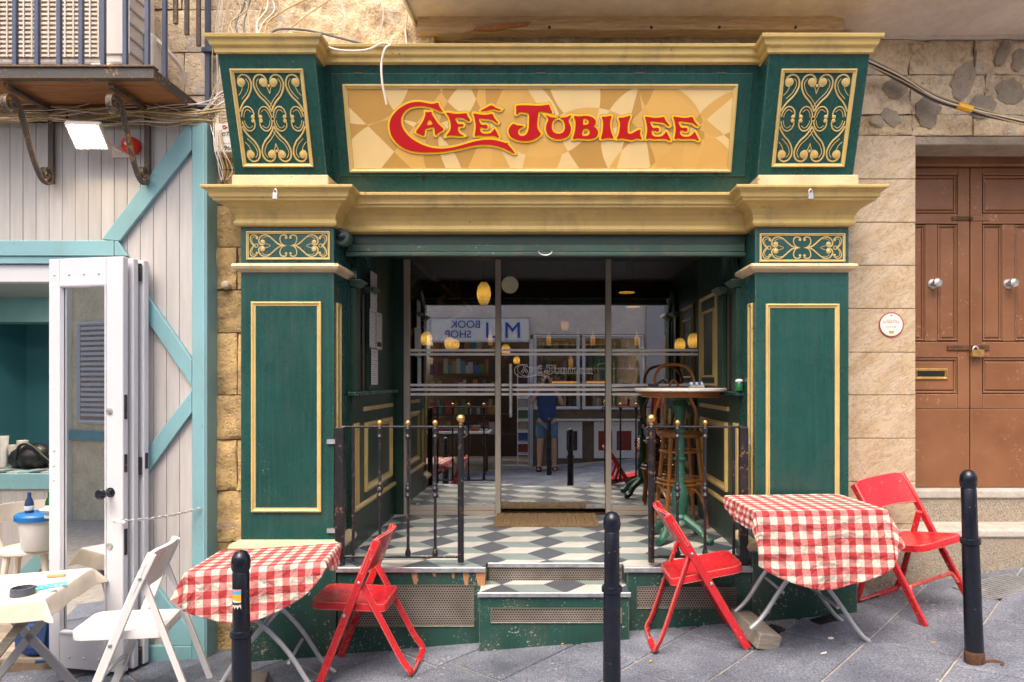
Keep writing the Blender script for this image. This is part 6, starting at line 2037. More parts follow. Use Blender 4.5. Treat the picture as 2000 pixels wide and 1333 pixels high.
add('service_panel', MB().box(SX(200, 4.08), SX(252, 4.08), AY0 - .010, AY0 - .001, SZ(106, 4.08), AZ1 - .03), M['ac'], ac, .004)
for i in range(6):
    z = 3.60 + i * .09
    add('side_louvre', MB().box(AX1 + .001, AX1 + .008, AY0 + .06, AY1 - .12, z, z + .012), M['ceil_grey'], ac)
add('valve_cover', MB().box(AX1 + .001, AX1 + .06, AY1 - .14, AY1 - .03, 3.52, 3.80), M['ac'], ac, .015, seg=2)
for x in (AX0 + .15, AX1 - .12):
    add('foot', MB().box(x - .06, x + .06, AY0 - .02, AY1, BZ + .05, AZ0 - .001), M['ac'], ac, .006)
add('refrigerant_hose', MB().tube(smooth_path([(AX1 + .05, AY1 - .08, 3.78), (AX1 + .11, AY1 - .06, 3.72), (AX1 + .16, AY1 + .02, 3.64), (AX1 + .16, AY1 + .06, 3.55)], 5), .014, 7), M['cable_white'], ac)

# floodlight and alarm on the boards
fl_ = thing('floodlight', 'lit square floodlight tilted down on the white boards', 'floodlight', (-2.78, 4.3, 3.1))
C4 = [P(150, 290, 4.26), P(208, 290, 4.26), P(190, 247, 4.14), P(130, 245, 4.14)]
nrm = (C4[1] - C4[0]).cross(C4[3] - C4[0]).normalized()
if nrm.y > 0: nrm = -nrm
cen = sum(C4, Vector()) / 4
big_ = [cen + (c - cen) * 1.16 for c in C4]
add('casing', MB().hexa([c - nrm * .035 for c in big_], [c - nrm * .002 for c in big_]), M['ac'], fl_, .004)
add('lit_glass', MB().hexa([c - nrm * .0015 for c in C4], [c for c in C4]), M['flood'], fl_)
add('arm', MB().bar(cen - nrm * .03, (cen.x + .10, 4.42, cen.z - .02), .02, .02), M['cream_plastic'], fl_)
add('mount_plate', MB().box(cen.x + .02, cen.x + .15, 4.405, 4.419, cen.z - .055, cen.z - .005), M['cream_plastic'], fl_, .004)
al = thing('alarm_sounder', 'round red alarm sounder on the white boards', 'alarm', (SX(256, 4.40), 4.40, SZ(285, 4.4)))
add('base', MB().lathe([(.058, 0), (.058, .02), (.052, .03), (.02, .034)], (SX(256, 4.40), 4.419, SZ(285, 4.4)), 24, '-y'), M['red_plastic'], al)
add('dome', MB().lathe([(.050, 0), (.048, .04), (.036, .055), (.001, .060)], (SX(253, 4.36), 4.385, SZ(285, 4.38)), 24, '-y'), M['red_plastic'], al)
add('cap', MB().lathe([(.010, 0), (.009, .006), (.001, .008)], (SX(247, 4.33), 4.326, SZ(281, 4.33)), 12, '-y'), M['paper'], al)

# grey junction box with markings
eb = thing('meter_box', 'grey metal box with black markings and red swirl left of the console', 'electric box', tuple(P(440, 270, 4.40)))
ex0, ex1 = SX(418, 4.40), SX(462, 4.40)
ez0, ez1 = SZ(298, 4.40), SZ(241, 4.40)
add('box', MB().box(ex0, ex1, 4.40, 4.52, ez0, ez1), M['ac'], eb, .006)
def text_mesh(s, size, xf, name, extrude=.0008, align='LEFT'):
    cu = bpy.data.curves.new(name, 'FONT')
    cu.body = s; cu.size = size; cu.extrude = extrude; cu.align_x = align
    o = bpy.data.objects.new(name, cu); COL.objects.link(o)
    bpy.context.view_layer.update()
    me = bpy.data.meshes.new_from_object(o.evaluated_get(bpy.context.evaluated_depsgraph_get()))
    bpy.data.objects.remove(o); bpy.data.curves.remove(cu)
    me.transform(xf); me.materials.clear()
    return me
FRONT = lambda x, y, z: Matrix(((1, 0, 0, x), (0, 0, -1, y), (0, 1, 0, z), (0, 0, 0, 1)))
BACK = lambda x, y, z: Matrix(((-1, 0, 0, x), (0, 0, 1, y), (0, 1, 0, z), (0, 0, 0, 1)))
add('number', text_mesh('E 396/1', .038, FRONT(SX(423, 4.399), 4.3985, SZ(293, 4.399)), 'number'), M['text_black'], eb)
add('marking', text_mesh('σ7/5', .040, FRONT(SX(433.5, 4.399), 4.3985, SZ(266, 4.399)), 'marking'), M['text_black'], eb)
c = P(438, 248.5, 4.398)
add('red_swirl', MB().tube([(c.x + .0095 * math.cos(a), 4.398, c.z + .0095 * math.sin(a)) for a in [.5 + i * .5 for i in range(11)]] + [(c.x + .012, 4.398, c.z - .001), (c.x + .020, 4.398, c.z)], .0032, 6), M['red_plastic'], eb)
add('paper_label', MB().box(SX(433, 4.399), SX(452, 4.399), 4.3975, 4.3995, SZ(280, 4.4), SZ(271, 4.4)), M['paper'], eb)

# ------------------------------------------------------------------ loose cables at the left
rng = random.Random(21)
mats_ = [M['cable_white'], M['cable_tan'], M['cable_white'], M['cable_tan'], M['cable_tan'], M['cable_white']]
CG = 'loose cables strung under the balcony'
for i in range(13):
    y0 = 206 + rng.uniform(0, 34)
    pts = []
    for k, px in enumerate((-120, -20, 60, 130, 200, 270, 330, 385, 430, 455)):
        yy = y0 + rng.uniform(-9, 9) + (8 * math.sin(px * .012 + i)) - (18 if px > 400 else 0) * (i % 3 - .3)
        Yd = 4.35 + .006 * (i % 7) if px < 425 else 4.44
        pts.append(P(px, yy, Yd))
    tag(add('wall_cable', MB().tube(smooth_path(pts, 6), (.0035, .0060)[i % 2], 6), mats_[i % 6]), ('thin' if i % 2 == 0 else 'thick') + (' tan' if i % 6 in (1, 3, 4) else ' white') + ' loose cable strung along the wall under the balcony', 'cable', CG)
CH = 'loose wires hanging beside the left console'
for i in range(7):
    x = rng.uniform(424, 452)
    pts = [P(x + rng.uniform(0, 20), -20, 4.47), P(x + rng.uniform(-12, 12), 60, 4.46), P(x + rng.uniform(-14, 8), 140, 4.45), P(x - rng.uniform(0, 20), 215, 4.44), P(x - rng.uniform(0, 14), 285, 4.37), P(x + rng.uniform(-4, 14), 330, 4.38), P(x + rng.uniform(0, 12), 352, 4.40)]
    tag(add('hanging_wire', MB().tube(smooth_path(pts, 7), .0028, 5), M['cable_white'] if i % 3 else M['cable_tan']), ('thin white' if i % 3 else 'thin tan') + ' loose wire hanging beside the left console', 'wire', CH)
tag(add('grey_conduit', MB().tube(smooth_path([P(424, 300, 4.44), P(428, 330, 4.44), P(434, 358, 4.42)], 5), .011, 7), M['cable_grey']), 'short dark conduit below the grey metal box', 'conduit')
CT = 'loose cables on top of the left console'
for i in range(9):
    x = 452 + i * 9 + rng.uniform(-6, 6)
    pts = [P(x + rng.uniform(-10, 40), -30, 4.44), P(x + rng.uniform(-5, 30), 15, 4.42), P(x + rng.uniform(-15, 10), 45, 4.38), P(x + rng.uniform(-10, 5), 72, 4.34)]
    if i in (1, 3): m_, r_ = M['cable_grey'], .006
    else: m_, r_ = (M['cable_white'] if i % 2 else M['cable_tan']), rng.choice((.004, .005))
    tag(add('roof_cable', MB().tube(smooth_path(pts, 6), r_, 6), m_), ('dark grey' if i in (1, 3) else 'white' if i % 2 else 'tan') + ' loose cable rising from the top of the left console', 'cable', CT)
def one_cable(name, label, pts, r_, m_):
    return tag(add(name, MB().tube(smooth_path([P(*p) for p in pts], 8), r_, 7), m_), label, 'cable')
one_cable('dark_cable', 'dark cable arching from the left console to the fascia top', [(525, 70, 4.30), (545, 58, 4.32), (600, 60, 4.34), (660, 74, 4.32), (718, 89, 4.28), (735, 93, 4.22)], .007, M['cable_grey'])
one_cable('white_cable', 'white cable end dangling in front of the sign', [(628, 86, 4.17), (655, 97, 4.13), (690, 100, 4.13), (720, 97, 4.13), (745, 86, 4.13), (762, 88, 4.14), (752, 96, 4.10), (745, 125, 4.10), (747, 165, 4.10), (755, 205, 4.12)], .0065, M['cable_white'])
one_cable('tan_cable', 'tan cable running along the stained band above the fascia', [(560, 62, 4.50), (640, 66, 4.50), (800, 70, 4.53), (1000, 69, 4.53), (1200, 66, 4.53), (1500, 60, 4.53)], .005, M['cable_tan'])
one_cable('tan_cable', 'tan cable sloping down above the middle of the fascia', [(640, 64, 4.51), (800, 74, 4.53), (960, 82, 4.53), (1100, 87, 4.52), (1250, 90, 4.50)], .005, M['cable_tan'])
one_cable('white_cable', 'white cable looping down the rubble wall', [(735, -20, 4.44), (748, 20, 4.44), (746, 50, 4.45), (742, 72, 4.47)], .004, M['cable_white'])
one_cable('white_cable', 'pair of white wires at the edge of the overhanging slab', [(796, 30, 4.46), (792, 60, 4.48), (794, 88, 4.45)], .006, M['cable_white'])
one_cable('looped_wire', 'pink wire coiled in a loop on the rubble wall', [(672, 28, 4.42), (655, 16, 4.42), (641, 28, 4.42), (648, 44, 4.42), (664, 50, 4.42), (674, 36, 4.42), (668, 10, 4.43), (664, -20, 4.43)], .004, M['cable_white'])
one_cable('tan_cable', 'tan cable slanting over the rubble wall', [(620, -10, 4.42), (560, 18, 4.41), (500, 58, 4.38)], .005, M['cable_tan'])
one_cable('tan_cable', 'second tan cable slanting over the rubble wall', [(660, -10, 4.42), (600, 30, 4.41), (555, 66, 4.38)], .004, M['cable_tan'])

# ------------------------------------------------------------------ inside the cafe
ir = thing('cafe_interior', 'dim dark cafe interior behind the glass', 'room', (0, 8, ZF))
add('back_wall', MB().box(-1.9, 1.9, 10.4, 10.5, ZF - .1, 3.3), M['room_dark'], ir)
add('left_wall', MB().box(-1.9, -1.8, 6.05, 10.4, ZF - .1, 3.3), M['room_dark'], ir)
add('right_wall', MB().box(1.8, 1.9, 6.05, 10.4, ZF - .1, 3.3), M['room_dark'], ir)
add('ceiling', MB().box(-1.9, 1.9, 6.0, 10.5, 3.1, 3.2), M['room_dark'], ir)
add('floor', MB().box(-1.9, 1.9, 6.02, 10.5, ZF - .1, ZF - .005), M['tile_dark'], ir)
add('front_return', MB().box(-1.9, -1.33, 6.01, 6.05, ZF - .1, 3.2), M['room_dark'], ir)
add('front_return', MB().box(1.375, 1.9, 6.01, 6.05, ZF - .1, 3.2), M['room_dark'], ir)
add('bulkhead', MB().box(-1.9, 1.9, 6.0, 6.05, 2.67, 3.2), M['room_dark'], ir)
# wood shelf with bottles along the left wall and picture frames
shf = thing('wall_shelf', 'carved wooden wall shelf high on the left inside the cafe', 'shelf', (-1.4, 7.2, 2.5))
for k in range(3):
    y0 = 6.25 + k * 1.0; xx = -1.22 - .0 * k
    add('shelf_board', MB().box(-1.8, xx + .10 * k, y0, y0 + .95, 2.66 - .06 * k, 2.70 - .06 * k), M['dark_wood'], shf, .004)
    add('shelf_edge', MB().box(xx + .10 * k, xx + .10 * k + .02, y0, y0 + .95, 2.67 - .06 * k, 2.695 - .06 * k), M['gold_trim'], shf)
    add('corbel', MB().tube(smooth_path([(xx - .02 + .1 * k, y0 + .45, 2.64 - .06 * k), (xx - .10 + .1 * k, y0 + .45, 2.57 - .06 * k), (xx - .06 + .1 * k, y0 + .45, 2.46), (xx - .25 + .1 * k, y0 + .45, 2.36)], 5), .022, 6), M['gold_trim'], shf)
rng = random.Random(8)
SB = 'bottles on the wall shelf inside the cafe'
for i in range(9):
    k = i % 3
    x = -1.34 + .10 * k + rng.uniform(-.05, .03); y = 6.3 + k + rng.uniform(.05, .8)
    t = thing('bottle', ('green', 'brown', 'tan')[i % 3] + ' bottle on the high wall shelf inside the cafe', 'bottle', (x, y, 2.701 - .06 * k), 0, SB)
    h = rng.uniform(.2, .3)
    add('glass', MB().lathe([(.032, 0), (.036, h * .5), (.03, h * .62), (.012, h * .78), (.012, h), (.001, h)], n=12), (M['bottle_green'], M['bottle_brown'], M['cable_tan'])[i % 3], t, 0, True)
    add('label', MB().lathe([(.037, h * .15), (.0375, h * .16), (.0375, h * .42), (.037, h * .43)], n=12), M['paper'] if i % 2 else M['gold_trim'], t, 0, True)
for i, (s_, y0, y1, z0, z1) in enumerate([(-1, 6.3, 6.9, 1.5, 2.2), (-1, 7.2, 7.9, 1.45, 2.2), (1, 6.4, 6.9, 1.6, 2.35), (1, 7.2, 8.0, 1.5, 2.3)]):
    xw_ = 1.8 * s_
    t = thing('picture_frame', ['gilt frame nearest the glass on the left cafe wall', 'gilt frame further back on the left cafe wall', 'gilt frame nearest the glass on the right cafe wall', 'gilt frame further back on the right cafe wall'][i], 'picture', (xw_, (y0 + y1) / 2, z0))
    pp_ = lambda a, b, d, xw_=xw_, s_=s_: Vector((xw_ - s_ * d, a, b))
    add('frame', MB().frame(pp_, y0, y1, z0, z1, .05, .03), M['gold_trim'], t)
    add('picture', slab_on(pp_, y0 + .05, y1 - .05, z0 + .05, z1 - .05, 0, .01), M['bottle_brown'], t)
cn = thing('bar_counter', 'dark wood bar counter at the back of the cafe', 'counter', (.3, 9.6, ZF))
add('front', MB().box(-1.2, 1.8, 9.3, 9.4, ZF, 1.5), M['dark_wood'], cn)
add('top', MB().box(-1.25, 1.8, 9.2, 9.7, 1.5, 1.55), M['bent_wood'], cn, .01)
back = thing('back_shelf', 'lit shelves of bottles behind the cafe bar', 'shelf', (.3, 10.3, 1.6))
for z in (1.75, 2.1):
    add('shelf_board', MB().box(-.9, 1.6, 10.15, 10.39, z, z + .03), M['dark_wood'], back)
BB = 'bottles behind the cafe bar'
for i in range(22):
    x = -.85 + i * .11; z = 1.781 if i % 2 else 2.131
    h = rng.uniform(.2, .28); kb = rng.randrange(4)
    t = thing('bottle', ('green', 'brown', 'glowing amber', 'tan')[kb] + ' bottle on the ' + ('lower' if i % 2 else 'upper') + ' shelf behind the cafe bar', 'bottle', (x, 10.25, z), 0, BB)
    add('glass', MB().lathe([(.034, 0), (.036, h * .55), (.014, h * .75), (.012, h), (.001, h)], n=10), (M['bottle_green'], M['bottle_brown'], M['lamp_dim'], M['cable_tan'])[kb], t, 0, True)
def pendant(label, px, py, Y, w, h, mat, kind='egg'):
    c = P(px, py, Y)
    t = thing('pendant_lamp', label, 'lamp', tuple(c))
    if kind == 'egg': prof = [(w * .55, -h), (w * .9, -h * .5), (w, 0), (w * .85, h * .55), (w * .45, h * .92), (w * .2, h)]
    elif kind == 'globe': prof = [(max(.004, w * math.sin(math.pi * i / 12)), -w * math.cos(math.pi * i / 12)) for i in range(13)]
    else: prof = [(w * .7, -h), (w, h), (w * .3, h * 1.05)]
    add('shade', MB().lathe(prof, c, 24), mat, t)
    add('cable', MB().tube([c + Vector((0, 0, h if kind != 'globe' else w)), (c.x, c.y, 3.1)], .006, 6), M['black'], t)
    add('cap', MB().lathe([(.03, 0), (.028, .03), (.008, .04)], (c.x, c.y, c.z + (h if kind != 'globe' else w) - .01), 12), M['black'], t)
    return t
pendant('large amber glass pendant lamp glowing left of the glass door', 945, 573, 7.0, .072, .118, M['lamp_amber'])
pendant('unlit white globe pendant lamp given a faint glow beside the door post', 996, 557, 7.4, .092, .09, M['lamp_globe'], 'globe')
pendant('small dim conical pendant lamp behind the etched logo', 1103, 637, 8.6, .055, .055, M['lamp_dim'], 'cone')
for lab, px, py, Y in (('upper drum pendant lamp with glowing rim right of the door', 1224, 572, 7.6), ('lower drum pendant lamp with glowing rim right of the door', 1236, 600, 8.4)):
    c = P(px, py, Y)
    t = thing('pendant_lamp', lab, 'lamp', tuple(c))
    add('drum', MB().lathe([(.085, .0), (.08, .14), (.02, .15)], c, 24), M['bottle_brown'], t)
    add('lit_rim', MB().lathe([(.001, -.004), (.082, -.004), (.088, .0), (.084, .004)], c, 24), M['lamp_amber'], t)
    add('cable', MB().tube([c + Vector((0, 0, .15)), (c.x, c.y, 3.1)], .006, 6), M['black'], t)
for lab, px, py, Y, k in (('amber wall lamp at the far left of the cafe', 833, 662, 6.6, 1), ('left of two amber wall lamps close together in the left pane', 878, 671, 7.4, 1), ('right of two amber wall lamps close together in the left pane', 889, 673, 7.9, .9), ('amber wall lamp just right of the left door post', 988, 684, 8.3, 1),
                          ('smaller amber wall lamp beside the door handle', 1009, 704, 9.1, .8), ('amber wall lamp near the right edge of the right pane', 1328, 674, 6.8, 1), ('amber wall lamp against the right door frame', 1355, 666, 6.3, 1.05)):
    c = P(px, py, Y)
    t = thing('wall_lamp', lab, 'lamp', tuple(c), group='amber wall lamps inside the cafe')
    add('shade', MB().lathe([(.040 * k, -.062 * k), (.052 * k, -.03 * k), (.055 * k, 0), (.05 * k, .035 * k), (.03 * k, .062 * k), (.01 * k, .068 * k)], c, 18), M['lamp_amber'], t)
    s_ = -1 if c.x < -.3 else 1
    add('arm', MB().tube(smooth_path([c + Vector((0, 0, .065 * k)), c + Vector((s_ * .03, 0, .11)), c + Vector((s_ * .12, 0, .10)), c + Vector((s_ * .16, 0, .02))], 5), .008, 6), M['brass'], t)
for i, (x, y) in enumerate(((-.95, 6.9), (.75, 7.0))):
    t = thing('cafe_table', ['small dark table behind the left pane', 'small dark table behind the right pane'][i], 'table', (x, y, ZF))
    add('top', MB().lathe([(.02, .72), (.30, .72), (.31, .735), (.30, .75), (.02, .75)], n=28), M['dark_wood'], t, 0, True)
    add('pedestal', MB().lathe([(.18, 0), (.17, .02), (.03, .05), (.03, .72)], n=16), M['black_iron'], t, 0, True)

# ------------------------------------------------------------------ the other side of the street (seen mirrored in the glass)
YO = -1.15
KO = FPX / (2 * YG - YO)
def OX(px): return (px - CX) / KO
def OZ(py): return CAMZ - (py - CY) / KO
bs = thing('bookshop', 'grey fronted bookshop across the street, mirrored in the cafe glass', 'shop', (0, YO, 0))
add('wall', MB().box(-5.5, -2.4, YO - .3, YO, -.6, 3.4), M['stone_bright'], bs)
add('wall', MB().box(1.88, 5.5, YO - .3, YO, -.1, 3.4), M['stone_pale'], bs)
add('wall', MB().box(-2.4, 1.88, YO - .3, YO, 2.50, 3.4), M['plaster'], bs)
add('stall_riser', MB().box(-.35, 1.88, YO - .3, YO, -.3, OZ(800)), M['mortar_dark'], bs)
add('pilaster', MB().box(1.9, 2.3, YO + .001, YO + .08, -.1, 3.3), M['ceil_grey'], bs, .01)
add('interior', MB().box(-2.4, 1.88, YO - 1.4, YO - 1.3, -.5, 2.6), M['dark_wood'], bs)
add('interior_floor', MB().box(-2.4, 1.88, YO - 1.3, YO - .01, -.4, .02), M['mortar_grey'], bs)
sg = thing('shop_sign', 'white bookshop sign with blue MLI BOOK SHOP lettering, mirrored in the glass', 'sign', (OX(938), YO + .05, OZ(668)))
add('board', MB().box(OX(841), OX(1036), YO + .02, YO + .10, OZ(669), OZ(621)), M['sign_white'], sg, .006)
add('rim', MB().frame(lambda a, b, d: Vector((a, YO + .10 + d, b)), OX(841), OX(1036), OZ(669), OZ(621), .03, .012), M['alu'], sg)
for s_, px, py, size in (('M', 1019, 661, .43), ('L', 982, 661, .40), ('I', 958, 661, .43), ('BOOK', 940, 641.5, .20), ('SHOP', 922, 660.5, .20)):
    add('lettering', text_mesh(s_, size, BACK(OX(px), YO + .112, OZ(py)), 'lettering', .004), M['text_blue'], sg)
# display window with books
wx0, wx1, wz0, wz1 = OX(1042), OX(1256), OZ(800), OZ(655)
for (a, b) in ((wx0, OX(1132)), (OX(1137), wx1)):
    add('window_frame', MB().frame(lambda p, q, d: Vector((p, YO + d, q)), a, b, wz0, wz1, .06, .05), M['white_door'], bs)
shelves = [wz0 + .06, wz0 + .42, wz0 + .80, wz0 + 1.12]
bkc = [paint('book cover %d' % i, sc(c, .45), .4, .1, None, None, 0) for i, c in enumerate([(.5, .05, .04), (.05, .18, .5), (.7, .6, .4), (.10, .30, .14), (.75, .72, .68), (.6, .30, .03), (.08, .05, .06), (.12, .35, .45), (.55, .45, .06)])]
rng = random.Random(4)
def books(name, x0, x1, y, z, hmin, hmax, wmin, wmax):
    x = x0
    mbs = {}
    while x < x1 - wmin:
        w = rng.uniform(wmin, wmax); h = rng.uniform(hmin, hmax)
        mbs.setdefault(rng.randrange(len(bkc)), MB()).box(x, min(x + w * .94, x1), y - .05, y + rng.uniform(0, .02), z, z + h)
        x += w
    root = None
    for k, m_ in mbs.items():
        o = add(name, m_, bkc[k], bs)
        o['kind'] = 'stuff'
for z in shelves:
    add('shelf_board', MB().box(wx0, wx1, YO - .22, YO - .04, z - .03, z - .002), M['white_door'], bs)
    books('books', wx0 + .05, wx1 - .05, YO - .10, z, .14, .28, .03, .10)
for z in (.55, .95, 1.35, 1.75, 2.1):
    add('shelf_board', MB().box(-2.3, -.45, YO - .60, YO - .3, z - .03, z - .002), M['dark_wood'], bs)
    books('books', -2.3, -.9, YO - .38, z, .14, .30, .03, .13)
# warm strip lamps between the shelves
for (a, b, py) in ((1078, 1130, 747), (1145, 1190, 747)):
    add('strip_lamp', MB().box(OX(a), OX(b), YO - .02, YO - .005, OZ(py + 2), OZ(py - 2)), M['lamp_dim'], bs)
add('glass', MB().box(wx0, wx1, YO - .012, YO - .0115, wz0, wz1), M['glass_clear'], bs)
tb = thing('book_table', 'trestle table of books outside the bookshop, mirrored in the glass', 'table', (-1.8, YO + .5, g(-1.8)))
add('top', MB().box(-2.25, -1.02, YO + .25, YO + .85, .66, .70), M['cream_plastic'], tb, .004)
for x in (-2.15, -1.12):
    for y in (YO + .3, YO + .8):
        add('leg', MB().box(x - .02, x + .02, y - .02, y + .02, g(x), .66), M['dark_wood'], tb)
mb_ = [MB() for _ in bkc]
for i in range(14):
    x = -2.2 + (i % 7) * .165; y = YO + .30 + (i // 7) * .27
    mb_[rng.randrange(len(bkc))].box(x, x + .14, y, y + .21, .701, .701 + rng.uniform(.02, .08))
for m_, k in zip(mb_, bkc):
    if m_.v: add('books', m_, k, tb)['kind'] = 'stuff'
led = add('display_ledge', MB().box(-.05, 1.80, YO + .001, YO + .16, OZ(822), OZ(818)), M['cream_plastic'], bs, .004)
for i, (a, b, pa, pb) in enumerate(((1090, 1137, 895, 824), (1160, 1245, 895, 824))):
    ps_ = thing('poster', ['white poster with a dark book cover leaning under the bookshop window', 'white poster with two red book covers leaning under the bookshop window'][i], 'poster', (OX((a + b) / 2), YO + .03, OZ(895)))
    add('sheet', MB().box(OX(a), OX(b), YO + .005, YO + .02, OZ(pa), OZ(pb)), M['sign_white'], ps_)
    for (u, v, m_) in (((.35, .80, 6),) if i == 0 else ((.10, .42, 0), (.52, .86, 0))):
        x0 = OX(a) + (OX(b) - OX(a)) * u; x1 = OX(a) + (OX(b) - OX(a)) * v
        add('cover_print', MB().box(x0, x1, YO + .0205, YO + .0215, OZ(880), OZ(842)), bkc[m_], ps_)
add('door_post', MB().box(OX(1034), OX(1041), YO, YO + .06, -.05, 2.4), M['white_door'], bs)
add('threshold', MB().box(-1.0, -.28, YO - .02, YO + .22, g(-.6) - .05, g(-.6) + .06), M['granite_top'], bs, .01)
rk = thing('magazine_rack', 'white wire magazine rack in the bookshop doorway', 'rack', (OX(1022), YO + .25, g(-.4)))
for s_ in (-1, 1):
    add('upright', MB().tube([(OX(1022) + s_ * .10, YO + .15, g(-.4)), (OX(1022) + s_ * .10, YO + .15, 1.75)], .012, 6), M['white_door'], rk)
for i in range(7):
    z = .25 + i * .21
    add('rack_shelf', MB().hexa([(OX(1022) - .1, YO + .16, z), (OX(1022) + .1, YO + .16, z), (OX(1022) + .1, YO + .34, z - .03), (OX(1022) - .1, YO + .34, z - .03)], [(OX(1022) - .1, YO + .16, z + .012), (OX(1022) + .1, YO + .16, z + .012), (OX(1022) + .1, YO + .34, z - .018), (OX(1022) - .1, YO + .34, z - .018)]), M['white_door'], rk)
    add('magazine', MB().box(OX(1022) - .08, OX(1022) + .08, YO + .20, YO + .26, z + .02, z + .17), bkc[i % len(bkc)], rk)
rh = add('red_banner', MB().prism([(2.0, .75), (2.14, .70), (2.18, 1.25), (2.12, 1.52), (2.0, 1.5)], lambda a, b, d: (a, YO + .10 + d, b), 0, .02), M['red_plastic'])
tag(rh, 'red cloth banner hanging at the right of the bookshop front', 'banner')
bollard('black bollard in front of the photographer, mirrored in the glass', .04, .30, grp='black bollards along the kerb')
bpack = OX(1200)

oh = thing('opposite_house', 'pale limestone house across the street, mirrored in the folding door pane', 'house', (-9, YO, 0))
add('wall', MB().box(-16, -5.5, YO - .3, YO, -1.6, 4.4), M['stone_bright'], oh)
for x_ in (-13.9, -12.1, -10.4, -8.8, -7.0):
    w_ = add('window', MB().box(x_ - .45, x_ + .45, YO + .001, YO + .03, .9, 2.6), M['mortar_grey'], oh)
    add('window_frame', MB().frame(lambda a, b, d: Vector((a, YO + d, b)), x_ - .5, x_ + .5, .85, 2.65, .09, .05), M['white_door'], oh)
    for j in range(18):
        add('louvre', MB().box(x_ - .40, x_ + .40, YO + .031, YO + .045, .98 + j * .09, 1.03 + j * .09), M['white_door'], w_)
for x_ in (-13.0, -11.25, -9.6, -7.9):
    add('pilaster', MB().box(x_ - .16, x_ + .16, YO + .002, YO + .10, -1.6, 4.4), M['sign_white'], oh)
add('string_course', MB().box(-16, -5.5, YO + .003, YO + .06, .55, .72), M['teal'], oh)
oh2 = thing('opposite_house', 'pale limestone house across the street to the right of the bookshop', 'house', (9, YO, 0))
add('wall', MB().box(5.5, 16, YO - .3, YO, -.3, 4.4), M['stone_pale'], oh2)
add('door', MB().box(7.2, 8.2, YO + .001, YO + .05, .6, 2.9), M['door_brown'], oh2)

# ------------------------------------------------------------------ the photographer, mirrored in the glass
def skinned(name, joints, edges, mat, parent, sub=2, root=0):
    me = bpy.data.meshes.new(name)
    me.from_pydata([j[0] for j in joints], edges, [])
    me.materials.append(mat)
    o = bpy.data.objects.new(name, me)
    COL.objects.link(o)
    o.parent = parent
    if parent and parent.type == 'EMPTY': o.location = -parent.location
    o.modifiers.new('skin', 'SKIN')
    sk = me.skin_vertices[0].data
    for i, j in enumerate(joints):
        r = j[1] if isinstance(j[1], tuple) else (j[1], j[1])
        sk[i].radius = r
        sk[i].use_root = (i == root)
    md = o.modifiers.new('sub', 'SUBSURF'); md.levels = sub; md.render_levels = sub
    for p in me.polygons: p.use_smooth = True
    o.modifiers['skin'].use_smooth_shade = True
    return o
py_ = -0.36
per = thing('person', 'person in navy shirt, denim shorts and sandals holding a camera up to the face', 'person', (0, py_, 0))
J = [((0, py_, .93), (.12, .085)), ((0, py_, 1.10), (.135, .10)), ((0, py_ + .01, 1.32), (.155, .11)), ((0, py_, 1.44), (.07, .07)), ((0, py_ + .02, 1.53), .055), ((0, py_ + .05, 1.60), (.075, .09)), ((0, py_ + .04, 1.70), (.07, .085)), ((0, py_ + .03, 1.755), .04)]
E = [(i, i + 1) for i in range(7)]
def limb(start, pts):
    prev = start
    for p in pts:
        J.append(p); E.append((prev, len(J) - 1)); prev = len(J) - 1
for s_ in (-1, 1):
    limb(0, [((s_ * .09, py_, .85), .095), ((s_ * .12, py_ + .01, .50), .060), ((s_ * .125, py_ - .01, .36), .060), ((s_ * .135, py_ - .01, .09), .038), ((s_ * .14, py_ + .02, .045), .040), ((s_ * .15, py_ + .14, .025), .032)])
    limb(2, [((s_ * .19, py_, 1.40), .060), ((s_ * .27, py_ + .05, 1.19), .046), ((s_ * .235, py_ + .16, 1.30), .038), ((s_ * .10, py_ + .24, 1.525), .028), ((s_ * .075, py_ + .245, 1.565), .032)])
body = skinned('body', J, E, M['skin'], per)
fin = []
for s_ in (-1, 1):
    for k in range(4):
        skinned('finger', [((s_ * .070, py_ + .25, 1.56 + .018 * k), .010), ((s_ * .058, py_ + .285, 1.565 + .018 * k), .0095), ((s_ * .035, py_ + .29, 1.568 + .018 * k), .008)], [(0, 1), (1, 2)], M['skin'], body, 1).location = (0, 0, 0)
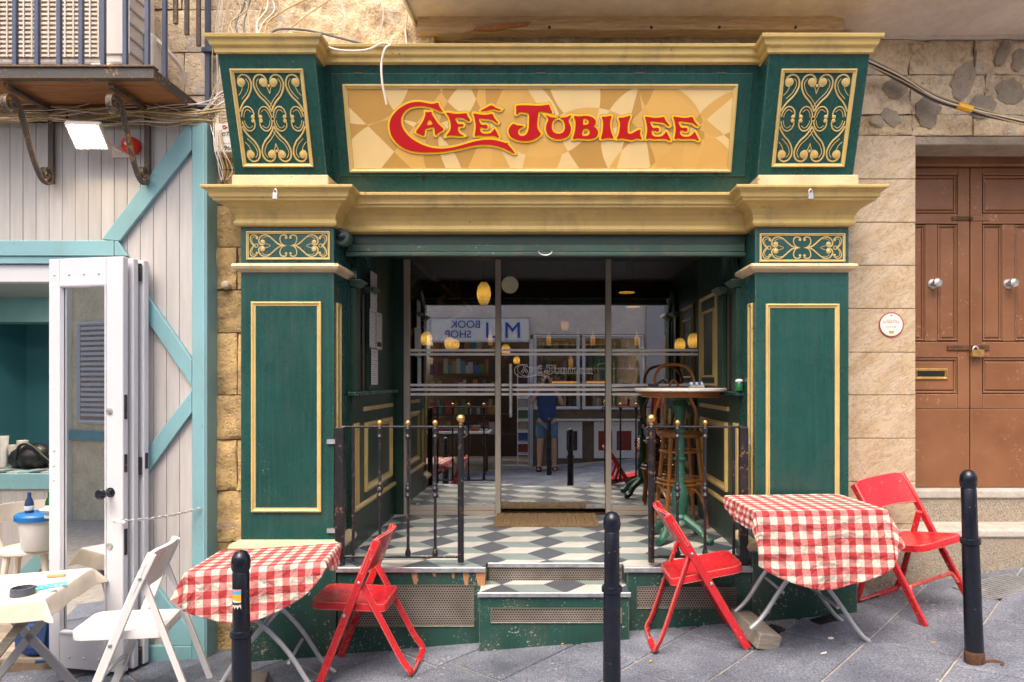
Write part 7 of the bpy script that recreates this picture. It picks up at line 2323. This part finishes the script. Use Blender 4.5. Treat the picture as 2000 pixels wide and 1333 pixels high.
skinned('shirt', [((0, py_, .80), (.20, .16)), ((0, py_, 1.10), (.17, .135)), ((0, py_ + .01, 1.32), (.178, .13)), ((0, py_, 1.43), (.09, .085)), ((-.20, py_, 1.40), .078), ((-.25, py_ + .03, 1.26), .068), ((.20, py_, 1.40), .078), ((.25, py_ + .03, 1.26), .068)], [(0, 1), (1, 2), (2, 3), (2, 4), (4, 5), (2, 6), (6, 7)], M['navy'], per)
skinned('shorts', [((0, py_, .93), (.165, .13)), ((-.095, py_, .82), .115), ((-.12, py_ + .005, .55), .095), ((.095, py_, .82), .115), ((.12, py_ + .005, .55), .095)], [(0, 1), (1, 2), (0, 3), (3, 4)], M['denim'], per)
add('hair', MB().ball((0, py_ + .01, 1.70), .098, 18, 1.0), M['hair'], per)
for s_ in (-1, 1):
    sd = add('sandal', MB().box(s_ * .145 - .048, s_ * .145 + .048, py_ - .07, py_ + .19, .0, .022), M['black'], per, .012, seg=2)
    for y in (.03, .11):
        add('strap', MB().tube([(s_ * .145 + .046 * math.cos(a), py_ + y, .02 + .052 * math.sin(a)) for a in [i * math.pi / 10 for i in range(11)]], .010, 6), M['black'], sd)
    add('ear', MB().ball((s_ * .082, py_ + .04, 1.63), .022, 8, 1.4), M['skin'], per)
    add('eye', MB().ball((s_ * .03, py_ + .125, 1.645), .011, 8), M['white_plastic'], per)
add('nose', MB().ball((0, py_ + .145, 1.615), .016, 8, 1.3), M['skin'], per)
add('mouth', MB().ball((0, py_ + .128, 1.565), .018, 8, .35), M['red_plastic'], per)
cm = thing('hand_camera', 'black camera held up by the photographer', 'camera', (0, -.12, 1.6))
add('camera_body', MB().box(-.068, .068, -.165, -.115, 1.555, 1.645), M['black'], cm, .008)
add('viewfinder_hump', MB().box(-.025, .025, -.165, -.115, 1.646, 1.668), M['black'], cm, .006)
add('lens_barrel', MB().lathe([(.038, 0), (.040, .03), (.036, .06), (.030, .062), (.028, .05), (.001, .045)], (0, -.114, 1.60), 24, 'y'), M['black'], cm)
